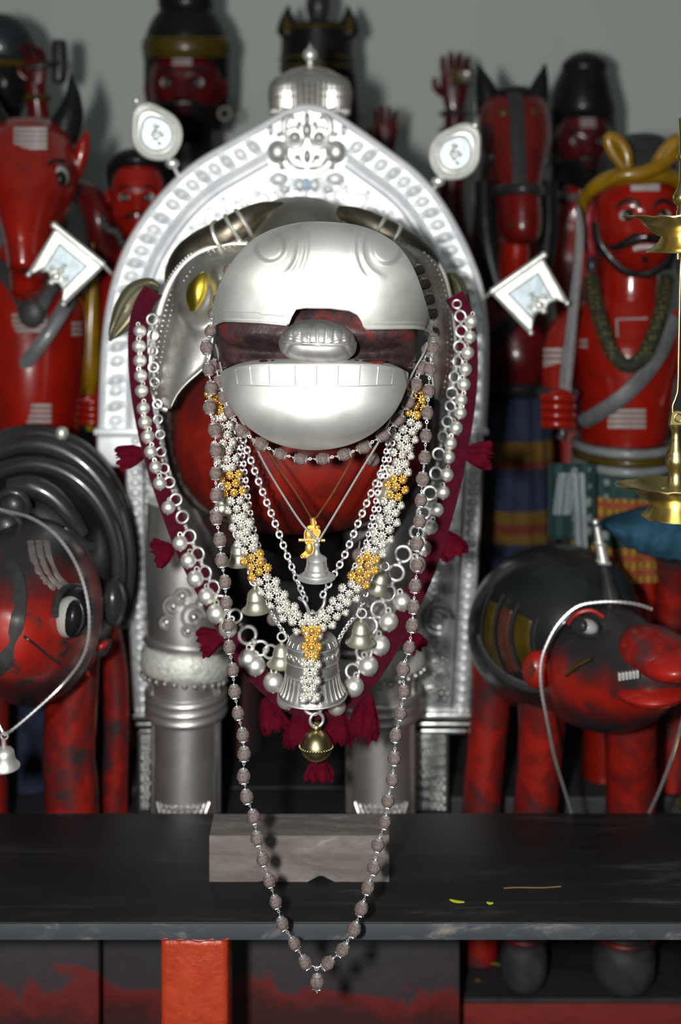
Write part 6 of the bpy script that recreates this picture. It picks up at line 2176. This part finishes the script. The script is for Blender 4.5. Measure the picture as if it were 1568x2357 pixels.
    m.mat = 1
    m.ell(P(1342, 1440, 1.848), (S(11, 1.86), .008, S(14, 1.86)), 14, 8)
    m.build('eye', [M['eye_white'], M['black_worn']], t)
    MB().limb([(1308, 1436, 1.875, 4), (1330, 1412, 1.87, 5), (1362, 1405, 1.868, 5), (1390, 1420, 1.866, 4)], 5, 8).build('eye_ridge', M['boar_red'], t)
    # round red ear with ribbed inside
    m = MB()
    m.ell(P(1240, 1541, 1.93), (S(40, 1.93), .018, S(44, 1.93)), 12, 10, rot=Matrix.Rotation(.2, 3, 'Z'))
    e = m.build('ear', M['boar_red'], t, label='round red ear')
    for k in range(7):
        a = -1.1 + k * .36
        MB().tube([P(1232, 1541, 1.909), P(1232 + 26 * cos(a + pi), 1541 + 32 * sin(a + pi) * -1, 1.914)], .0012, 6).build('ear_rib', M['rust_cloth'], e)
    # horn with silver ferrules
    MB().limb([(1412, 1400, 1.97, 22), (1400, 1345, 1.97, 17), (1390, 1296, 1.97, 14)], 5, 14).build('horn', M['black_worn'], t, label='black horn with silver tip')
    MB().limb([(1390, 1296, 1.97, 14), (1381, 1250, 1.97, 10), (1374, 1212, 1.97, 7)], 5, 14).build('horn_sleeve', M['bell_silver'], t)
    for x, y, r in ((1390, 1294, 16), (1382, 1252, 12)):
        MB().torus(P(x, y, 1.97), S(r, 1.97), S(3, 1.97), Matrix.Rotation(.2, 3, 'Y'), 18, 6).build('ferrule', M['bell_silver'], t)
    MB().ell(P(1371, 1202, 1.97), S(8, 1.97), 12, 8).build('horn_knob', M['bell_silver'], t)
    # legs down to the ledge, with barrel shaped hooves
    z0 = .1762
    def foot_y(d):
        return HY + (ZC - z0) * F / d
    for pts, hx, d in (([(1248, 1560, 2.06, 62), (1248, 1650, 2.07, 55), (1242, 1760, 2.08, 50), (1232, 1870, 2.09, 50), (1220, 2020, 2.10, 45), (1210, 2130, 2.10, 42)], 1206, 2.10), ([(1452, 1620, 2.05, 62), (1452, 1720, 2.06, 58), (1454, 1800, 2.08, 57), (1452, 1870, 2.09, 57), (1448, 2020, 2.10, 52), (1442, 2125, 2.10, 48)], 1436, 2.10)):
        leg = MB().limb(pts, 5, 22).build('leg', M['red_worn'], t, label='worn red front leg')
        fy = foot_y(d)
        w = 54 if hx < 1300 else 72
        m = MB()
        m.stack([(hx, 2128, w * .80, d, S(w * .8, d)), (hx, 2142, w * .95, d, S(w * .95, d)), (hx, 2160, w * .92, d, S(w * .9, d)), (hx, 2190, w * 1.0, d, S(w * 1.0, d)), (hx, 2230, w * 1.0, d, S(w * 1.0, d)), (hx, fy - 12, w * .86, d, S(w * .86, d)), (hx, fy - 1, w * .70, d, S(w * .7, d))], 5, 30)
        m.build('hoof', M['hoof'], leg, label='black barrel shaped hoof')
        C = [P(hx, 2146, d) + Vector((S(w, d) * cos(2 * pi * i / 32), S(w, d) * sin(2 * pi * i / 32), 0)) for i in range(32)]
        MB().tube(C, S(7, d), 8, closed=True).build('hoof_band', M['red_worn'], leg)
    for pts in ([(1136, 1480, 2.17, 50), (1130, 1600, 2.18, 47), (1118, 1740, 2.18, 45), (1108, 1880, 2.18, 45), (1102, 2204, 2.18, 45)],):
        MB().limb(pts, 5, 20).build('leg', M['red_worn'], t, label='worn red hind leg')
right_boar_mats = dict
M['hoof'] = paint('hoof_black', (.022, .023, .028), (.045, .045, .052), .5, 12, .45, .62, bump=.3, bscale=30)
M['red_brown'] = paint('red_brown_panel', (.07, .022, .012), (.05, .016, .010), .4, 20, .4, .6, coat=.3)
M['boar_black'] = paint('boar_black_lacquer', (.008, .011, .010), (.012, .015, .014), .42, 8, .4, .6, coat=.5, bump=.12, bscale=14, bdist=.004)
def zoned(name, lo, hi, soft=.02, sc=11):
    """red paint over the cheeks, worn black paint over crown and chin"""
    m, nt, b = _mat(name)
    tc = nt.nodes.new('ShaderNodeTexCoord')
    sp = nt.nodes.new('ShaderNodeSeparateXYZ')
    nt.links.new(tc.outputs['Object'], sp.inputs[0])
    n = _noise(nt, sc, 6, .6, .65)
    ma = nt.nodes.new('ShaderNodeMath'); ma.operation = 'MULTIPLY_ADD'
    nt.links.new(n.outputs['Fac'], ma.inputs[0]); ma.inputs[1].default_value = .11
    nt.links.new(sp.outputs['Z'], ma.inputs[2])
    mr = nt.nodes.new('ShaderNodeMapRange')
    mr.inputs['From Min'].default_value = -.2; mr.inputs['From Max'].default_value = .2
    nt.links.new(ma.outputs[0], mr.inputs['Value'])
    k = lambda z: (z + .055 + .2) / .4
    dk, rd = (.020, .018, .020), (.30, .011, .005)
    r = _ramp(nt, mr.outputs['Result'], [(k(lo - soft), dk), (k(lo), (.10, .010, .010)), (k(lo + soft), rd), (k(hi - soft), rd), (k(hi), (.10, .010, .010)), (k(hi + soft), dk)])
    n3 = _noise(nt, 26, 6, .4, .7)
    r3 = _ramp(nt, n3.outputs['Fac'], [(.53, (0, 0, 0)), (.62, (1, 1, 1))])
    mx = nt.nodes.new('ShaderNodeMix'); mx.data_type = 'RGBA'
    nt.links.new(r3.outputs['Color'], mx.inputs['Factor'])
    nt.links.new(r.outputs['Color'], mx.inputs['A'])
    mx.inputs['B'].default_value = (.030, .022, .024, 1)
    nt.links.new(mx.outputs['Result'], b.inputs['Base Color'])
    b.inputs['Roughness'].default_value = .42
    b.inputs['Coat Weight'].default_value = .2
    b.inputs['Coat Roughness'].default_value = .15
    n2 = _noise(nt, 40, 5)
    _bump(nt, n2.outputs['Fac'], b, .2, .002)
    return m
M['right_head'] = zoned('right_boar_head_paint', -.026, .026)
M['left_head'] = zoned('left_boar_head_paint', -.052, .078, .028, 9)
M['snout_mottle'] = paint('snout_mottle', (.24, .009, .006), (.14, .009, .008), .36, 17, .42, .50, (.022, .022, .026), coat=.3, bump=.2, bscale=40)
M['boar_head'] = paint('boar_head_paint', (.25, .009, .006), (.15, .009, .008), .38, 11, .40, .50, (.026, .022, .025), coat=.25, bump=.2, bscale=40)
M['boar_red'] = paint('boar_snout_red', (.32, .012, .007), (.24, .009, .006), .38, 14, .45, .66, (.05, .02, .02), coat=.25, bump=.2, bscale=40)
right_boar()

def left_boar():
    t = thing('boar_statue', 'big eyed red boar with grey bars and a black banded back, at the left edge', 'statue', (P(60, 0, 2.1).x, 2.1, .39))
    # arched back with glossy bands
    secs = []
    for d, px, py, rx, rz in ((1.98, 70, 1330, 150, 170), (2.02, 72, 1310, 186, 220), (2.07, 74, 1300, 206, 262), (2.11, 76, 1296, 212, 284), (2.16, 76, 1296, 213, 288), (2.215, 74, 1306, 190, 258), (2.24, 74, 1320, 120, 170), (2.25, 74, 1325, 10, 14)):
        c = P(px, py, d)
        secs.append((c.x, d, c.z, S(rx, d), S(rz, d)))
    secs = catmull(secs, 4)
    m = MB().grid([[(x + rx * cos(2 * pi * j / 52), y, z + rz * sin(2 * pi * j / 52)) for j in range(52)] for x, y, z, rx, rz in secs], cu=True)
    o = len(m.v) - len(secs) * 52
    m.f.append([o + j for j in range(52)]); m.m.append(0)
    m.build('body', M['black'], t, 60)
    for k, r in ((5, .012), (9, .016), (14, .016)):
        x, y, z, rx, rz = secs[k]
        C = [Vector((x + (rx + .004) * cos(a), y, z + (rz + .004) * sin(a))) for a in [lerp(-.5, pi + .5, i / 50) for i in range(51)]]
        MB().tube(C, r, 12).build('harness_band', M['band_black'], t, label='thick glossy black band over the back')
    MB().lathe([(.003, 0), (.005, .004), (.008, .010), (.0095, .016), (.008, .022), (.004, .025), (0, .0255)], Matrix.Translation(P(142, 1022, 2.10)), 18).build('back_knob', M['bell_silver'], t)
    # round side roundel of the harness
    MB().ell(P(262, 1385, 1.99), (.018, .025, .034), 18, 12).build('roundel', M['band_black'], t)
    MB().torus(P(258, 1385, 1.98), S(26, 1.98), .0035, Matrix.Rotation(pi / 2, 3, 'X') @ Matrix.Rotation(1.0, 3, 'Y'), 24, 8).build('roundel_rim', M['charcoal'], t)
    # head
    m = MB()
    hs = []
    for d, px, py, rx, rz in ((2.03, 66, 1372, 150, 165), (1.98, 66, 1388, 168, 196), (1.93, 66, 1402, 172, 214), (1.88, 64, 1412, 166, 214), (1.83, 58, 1424, 150, 198), (1.78, 46, 1440, 126, 164), (1.74, 28, 1456, 100, 124), (1.715, 14, 1466, 78, 92), (1.70, 6, 1470, 54, 62), (1.695, 4, 1472, 14, 16)):
        c = P(px, py, d)
        hs.append((c.x, d, c.z, S(rx, d), S(rz, d)))
    hs = catmull(hs, 5)
    rows = []
    for x, y, z, rx, rz in hs:
        rows.append([Vector((x + rx * cos(2 * pi * j / 52), y, z + rz * sin(2 * pi * j / 52))) for j in range(52)])
    m.grid(rows, cu=True)
    m.f.append(list(range(len(m.v) - 52, len(m.v)))); m.m.append(0)
    m.build('head', M['left_head'], t, 60)
    def on_head(px, py, off=0.003):
        """first point of the head under this direction, found on the lofted sections"""
        best = None
        for d in [1.70 + .33 * i / 120 for i in range(121)]:
            p = P(px, py, d)
            for a, b in zip(hs, hs[1:]):
                if b[1] <= d <= a[1]:
                    u = (d - a[1]) / (b[1] - a[1])
                    q = [lerp(a[i], b[i], u) for i in range(5)]
                    if ((p.x - q[0]) / q[3]) ** 2 + ((p.z - q[2]) / q[4]) ** 2 <= 1:
                        return P(px, py, d - off)
                    break
        return P(px, py, 1.95 - off)
    # eye
    ec = on_head(166, 1412, .0)
    ed = ec.y
    m = MB()
    m.mat = 1
    m.ell(ec + Vector((0, .006, 0)), (S(46, ed), .034, S(58, ed)), 22, 12, rot=Matrix.Rotation(.12, 3, 'Y'))
    m.mat = 0
    m.ell(ec + Vector((-.001, -.014, 0)), (S(36, ed), .026, S(47, ed)), 22, 12, rot=Matrix.Rotation(.12, 3, 'Y'))
    m.mat = 1
    m.ell(ec + Vector((S(12, ed), -.026, S(2, ed))), (S(23, ed), .018, S(42, ed)), 18, 10, rot=Matrix.Rotation(.12, 3, 'Y'))
    m.build('eye', [M['eye_white'], M['black']], t, label='bulging white eye with a black pupil')
    C = [on_head(x, y, .006) for x, y in catmull([(126, 1420), (128, 1388), (142, 1362), (166, 1350), (192, 1358)], 5)]
    MB().tube(C, S(8, 1.9), 8).build('brow_line', M['black_worn'], t)
    # grey bars between the eyes
    for o in (0, 20, 40):
        C = [on_head(x + o * .9, y - o * .05, .0015) for x, y in catmull([(70, 1246), (78, 1290), (96, 1330), (124, 1358)], 6)]
        MB().ribbon(C, S(15, 1.9), .0025, (.3, -1, .4)).build('brow_bar', M['grey_bar'], t)
    C = [on_head(x, y, .002) for x, y in catmull([(56, 1465), (84, 1486), (112, 1510), (140, 1528)], 6)]
    MB().tube(C, S(3, 1.85), 8).build('cheek_line', M['black_worn'], t)
    C = [on_head(x, y, .002) for x, y in catmull([(20, 1290), (44, 1350), (40, 1430), (20, 1500), (-10, 1550)], 6)]
    MB().ribbon(C, S(30, 1.85), .004, (.2, -1, .1)).build('snout_band', M['charcoal'], t)
    # ears of the head: small folded ear, red inside, and a curled red tuft
    MB().limb([(206, 1508, 1.95, 12), (226, 1495, 1.945, 20), (244, 1480, 1.945, 14), (256, 1474, 1.945, 4)], 5, 12).build('ear', M['black_worn'], t)
    MB().limb([(214, 1492, 1.935, 6), (232, 1488, 1.932, 9), (248, 1478, 1.935, 4)], 4, 10).build('ear_lining', M['boar_red'], t)
    MB().limb([(196, 1530, 1.92, 12), (206, 1512, 1.915, 14), (212, 1494, 1.915, 10)], 4, 12).build('ear_tuft', M['boar_red'], t)
    MB().limb([(192, 1528, 1.93, 6), (200, 1548, 1.93, 5), (206, 1556, 1.93, 2)], 4, 8).build('ear_tuft', M['boar_red'], t)
    # spiral forehead ornaments at the top
    for x, y, r, dd in ((28, 1165, 36, 1.90), (186, 1300, 30, 1.92), (10, 1215, 40, 1.87)):
        MB().torus(P(x, y, dd), S(r, dd), S(9, dd), ROT_FRONT @ Matrix.Rotation(.3, 3, 'X'), 26, 10).build('ornament_ring', M['band_black'], t)
        MB().ell(P(x, y, dd + .006), (S(r * .9, dd), .012, S(r * .9, dd)), 18, 10).build('ornament_disc', M['black_worn'], t)
    for pts in ([(20, 1125, 1.95, 22), (70, 1120, 1.95, 26), (118, 1142, 1.95, 24), (160, 1185, 1.95, 20), (190, 1232, 1.955, 16)], [(150, 1215, 1.93, 10), (178, 1245, 1.93, 13), (206, 1262, 1.935, 12)], [(160, 1290, 1.925, 12), (190, 1272, 1.925, 13), (218, 1256, 1.935, 9)]):
        MB().limb(pts, 5, 14).build('brow_ornament', M['band_black'], t)
    # legs
    for pts, nm in (([(165, 1480, 2.07, 66), (164, 1580, 2.06, 62), (162, 1660, 2.06, 60), (158, 1740, 2.06, 60), (164, 1820, 2.06, 62), (166, 1963, 2.06, 64)], 'worn red front leg'), ([(-30, 1500, 2.07, 60), (-40, 1700, 2.06, 58), (-40, 1963, 2.06, 62)], 'worn red front leg'), ([(240, 1420, 2.17, 32), (264, 1540, 2.18, 29), (268, 1680, 2.18, 29), (264, 1800, 2.18, 30), (262, 1882, 2.18, 32)], 'worn red hind leg')):
        MB().limb(pts, 5, 24).build('leg', M['red_worn'], t, label=nm)
M['band_black'] = paint('glossy_band', (.018, .019, .020), (.03, .03, .03), .28, 10, .4, .6, coat=.6, bump=.05)
M['grey_bar'] = paint('grey_bar_paint', (.13, .115, .105), (.09, .08, .075), .5, 30, .4, .6)
left_boar()

# chains of the side boars
def twisted(root, pts, r, name='strand'):
    C = resample([Vector(q) for q in catmull([tuple(P(*p)) for p in pts], 12)], step=r * 1.15)
    MB().tube(C, [r * .72 if i % 2 else r for i in range(len(C))], 8).build(name, M['chain_silver'], root)
LC = thing('twisted_chain', 'twisted silver chain looped over the left boar face carrying a bell', 'chain', P(12, 1690, 1.72))
twisted(LC, [(-20, 1168, 1.86), (20, 1178, 1.85), (70, 1192, 1.83), (120, 1224, 1.81), (160, 1272, 1.79), (188, 1330, 1.77), (204, 1400, 1.76), (203, 1470, 1.76), (184, 1525, 1.765), (140, 1580, 1.77), (80, 1636, 1.75), (28, 1680, 1.73), (10, 1690, 1.72)], .0026)
twisted(LC, [(-40, 1560, 1.74), (-20, 1630, 1.73), (8, 1690, 1.72)], .0022)
LB = thing('hanging_bell', 'small tarnished silver bell hanging below the left boar', 'bell', P(10, 1766, 1.72))
MB().torus(P(10, 1694, 1.718), S(8, 1.72), S(2.5, 1.72), ROT_FRONT, 18, 6).build('ring', M['chain_silver'], LB)
ring_bell(MB(), P(10, 1766, 1.72), [(30, 0), (36, 1), (36, 4), (31, 9), (26, 18), (24, 30), (23, 38), (18, 45), (10, 49), (6, 51), (5, 68), (0, 70)], S(1, 1.72), Matrix.Rotation(.12, 3, 'X'), 40).build('bell_body', M['bell_silver'], LB)
RC = thing('twisted_chain', 'twisted silver chain looped over the right boar head and hanging to the bench', 'chain', P(1400, 1690, 1.80))
twisted(RC, [(1500, 1402, 1.84), (1470, 1392, 1.835), (1430, 1386, 1.83), (1380, 1386, 1.83), (1330, 1396, 1.83), (1290, 1430, 1.83), (1265, 1470, 1.83), (1247, 1520, 1.83), (1246, 1580, 1.83), (1258, 1650, 1.84), (1276, 1740, 1.87), (1300, 1820, 1.91), (1318, 1880, 1.945), (1322, 1900, 1.95)], .0028)
twisted(RC, [(1600, 1560, 1.80), (1576, 1640, 1.82), (1548, 1740, 1.87), (1518, 1820, 1.91), (1494, 1872, 1.945), (1488, 1890, 1.95)], .0028)

# ------------------------------------------------------------------ draped cloth at the right
def draped_cloth():
    st = thing('covered_figure', 'dark red small animal figure under the blue cloth at the right edge', 'statue', (P(1560, 0, 2.22).x, 2.30, .39))
    MB().limb([(1440, 1225, 2.24, 20), (1500, 1215, 2.24, 46), (1580, 1215, 2.24, 60), (1680, 1220, 2.24, 62), (1740, 1225, 2.24, 30)], 5, 24).build('body', M['black_worn'], st)
    for x in (1548, 1680):
        MB().limb([(x, 1250, 2.27, 44), (x, 1400, 2.30, 40), (x + 4, 1600, 2.30, 40), (x + 4, 1811, 2.30, 44)], 5, 20).build('leg', M['red_worn'], st)
    top = [(1376, 1205), (1392, 1190), (1440, 1176), (1500, 1160), (1568, 1146), (1640, 1140), (1700, 1150)]
    bot = [(1380, 1212), (1412, 1234), (1452, 1262), (1500, 1282), (1560, 1292), (1640, 1290), (1700, 1270)]
    A = resample([Vector((x, y, 0)) for x, y in catmull(top, 6)], n=49)
    B = resample([Vector((x, y, 0)) for x, y in catmull(bot, 6)], n=49)
    rows = []
    for i in range(25):
        k = i / 24
        row = []
        for j, (a, b) in enumerate(zip(A, B)):
            q = a.lerp(b, k)
            d = 2.20 - .055 * sin(pi * min(1, k * .9)) ** .8 - .035 * k + .006 * sin(j * .9 + k * 3) * k + .004 * noise.noise(Vector((j * .2, i * .2, 0)))
            row.append(P(q.x, q.y + 2.5 * sin(j * 1.3) * k, d))
        rows.append(row)
    o = MB().grid(rows).build('blue_cloth', M['blue_cloth'], None, 60, solid=.004)
    tag(o, 'faded blue cloth draped over a figure at the right edge', 'cloth')
draped_cloth()

# ------------------------------------------------------------------ brass hanging lamp in two tiers
def lamp():
    d = 1.56
    k = S(1, d)
    def dish(root, cx, cy, R, tip):
        """shallow dish with one pointed wick lip to the left; rim at height cy"""
        c = P(cx, cy, d)
        def spout(a):
            u = -cos(a)
            return max(0, u) ** 10
        rows = []
        n = 96
        lip = (tip - R)
        prof = [(.45, -48, 0), (.56, -44, .0), (.72, -34, .0), (.86, -19, .0), (.95, -6, .06), (1.0, -1.5, .9), (1.0, 0, 1.0), (1.0, 2.0, 1.0), (.97, 1.0, .9), (.92, -4, .25), (.80, -14, .0), (.62, -26, .0), (.30, -30, 0), (.10, -30.5, 0)]
        for r, z, s in prof:
            row = []
            for j in range(n):
                a = 2 * pi * j / n
                rr = R * r + lip * s * spout(a)
                wav = 1.2 * cos(14 * a) if .9 < r and z > -2 else 0
                row.append(c + Vector((rr * cos(a), rr * sin(a), z + wav)) * 1.0 if False else c + Vector((rr * cos(a) * k, rr * sin(a) * k, (z + wav) * k)))
            rows.append(row)
        return MB().grid(rows, cu=True).build('dish', M['brass'], root, 50)
    def engrave(root, cx, cy, R0, R1, z0, z1):
        c = P(cx, cy, d)
        m = MB()
        for i in range(64):
            a = 2 * pi * i / 64
            pts = []
            for q in range(8):
                b = q / 7
                z = lerp(z0, z1, .5 + .42 * sin(b * 2 * pi))
                rr = lerp(R0, R1, (z - z0) / (z1 - z0)) + .4
                aa = a + .035 * cos(b * 2 * pi)
                pts.append(c + Vector((rr * cos(aa) * k, rr * sin(aa) * k, z * k)))
            m.tube(pts, .45 * k, 5)
        m.build('engraving', M['brass_dark'], root)
    up = thing('hanging_lamp', 'upper brass dish of the hanging lamp at the right edge', 'lamp', P(1572, 581, d))
    cx = 1572
    dish(up, cx, 498, 103, 140)
    engrave(up, cx, 498, 62, 90, -40, -14)
    c = P(cx, 581, d)
    MB().lathe([(r * k, z * k) for r, z in [(0, 2), (60, 1), (84, 0), (83, 3), (70, 11), (56, 24), (49, 36), (47, 44), (50, 48), (62, 53), (48, 56), (0, 57)]], Matrix.Translation(c), 64).build('foot', M['brass'], up)
    MB().lathe([(r * k, z * k) for r, z in [(0, 0), (15, 1), (15, 14), (13, 17), (12, 26), (14, 28), (19, 33), (23, 42), (22.5, 50), (18, 58), (13, 68), (9, 80), (8, 100), (8, 130), (14, 136), (14, 141), (8, 147), (8, 190), (10, 226), (3, 232)]], Matrix.Translation(P(cx, 500, d)), 40).build('stem', M['brass'], up)
    top = P(cx, 272, d)
    MB().tube([top, Vector((top.x, top.y, 3.198))], 2.6 * k, 8).build('hanger_rod', M['brass'], up)
    MB().tube([P(1561, 578, d), P(1561, 590, d), P(1561, 597, d)], [4 * k, 4 * k, 3.5 * k], 10).build('peg', M['brass'], up)
    lo = thing('hanging_lamp', 'lower brass dish of the hanging lamp, hooked below on a bent rod', 'lamp', P(1558, 1195, d))
    MB().tube([Vector(q) for q in catmull([tuple(P(x, y, d + dd)) for x, y, dd in ((1571, 585, 0), (1567, 620, 0), (1565, 700, 0), (1563, 800, 0), (1561, 890, 0), (1556, 915, 0), (1549, 934, 0), (1549, 950, 0))], 6)], 3.4 * k, 10).build('rod', M['brass'], lo)
    cx = 1557
    out = [(1548, 950), (1545, 964), (1543, 978), (1572, 978), (1572, 950), (1562, 946)]
    MB().slab(out, d - .004, d + .006).build('shackle', M['brass'], lo, 30)
    MB().torus(P(1562, 962, d - .005), 9 * k, 2 * k, ROT_FRONT, 20, 8).build('shackle_ring', M['brass'], lo)
    dish(lo, cx, 1116, 106, 137)
    engrave(lo, cx, 1116, 64, 92, -40, -14)
    prof = [(0, 0), (34, 1), (27, 6), (22, 18), (18, 30), (17, 42), (18, 44), (20, 48), (24, 56), (25.5, 66), (24, 74), (22.5, 78), (23, 80), (19, 90), (14, 104), (12, 116), (12.5, 119), (11, 122), (12, 136), (16, 142), (17, 147), (15, 150), (0, 151)]
    MB().lathe([(r * k, z * k) for r, z in prof], Matrix.Translation(P(cx, 1126, d)), 40).build('stem', M['brass'], lo)
    MB().lathe([(r * k, z * k) for r, z in [(0, 2), (60, 1), (80, 0), (80, 3), (70, 12), (60, 24), (55, 36), (54, 40), (40, 44), (0, 46)]], Matrix.Translation(P(cx, 1190, d)), 64).build('foot', M['brass'], lo)
    # a third lamp below, only its rim in view
    d = 1.88
    k = S(1, d)
    t = thing('brass_cup', 'small brass cup peeking in above the bench at the right edge', 'cup', P(1606, 1960, d))
    MB().lathe([(r * k, z * k) for r, z in [(0, 0), (24, 0), (26, 3), (10, 9), (9, 18), (26, 38), (40, 62), (49, 80), (54, 86), (52, 87), (46, 80), (20, 44), (0, 40)]], Matrix.Translation(at_bench(1610, 1938) + Vector((0, 0, .0003))), 40).build('cup_body', M['brass'], t)
M['brass_dark'] = metal('engraved_brass', (.36, .26, .07), (.22, .16, .05), .4, 40, .4, .6, 0)
lamp()
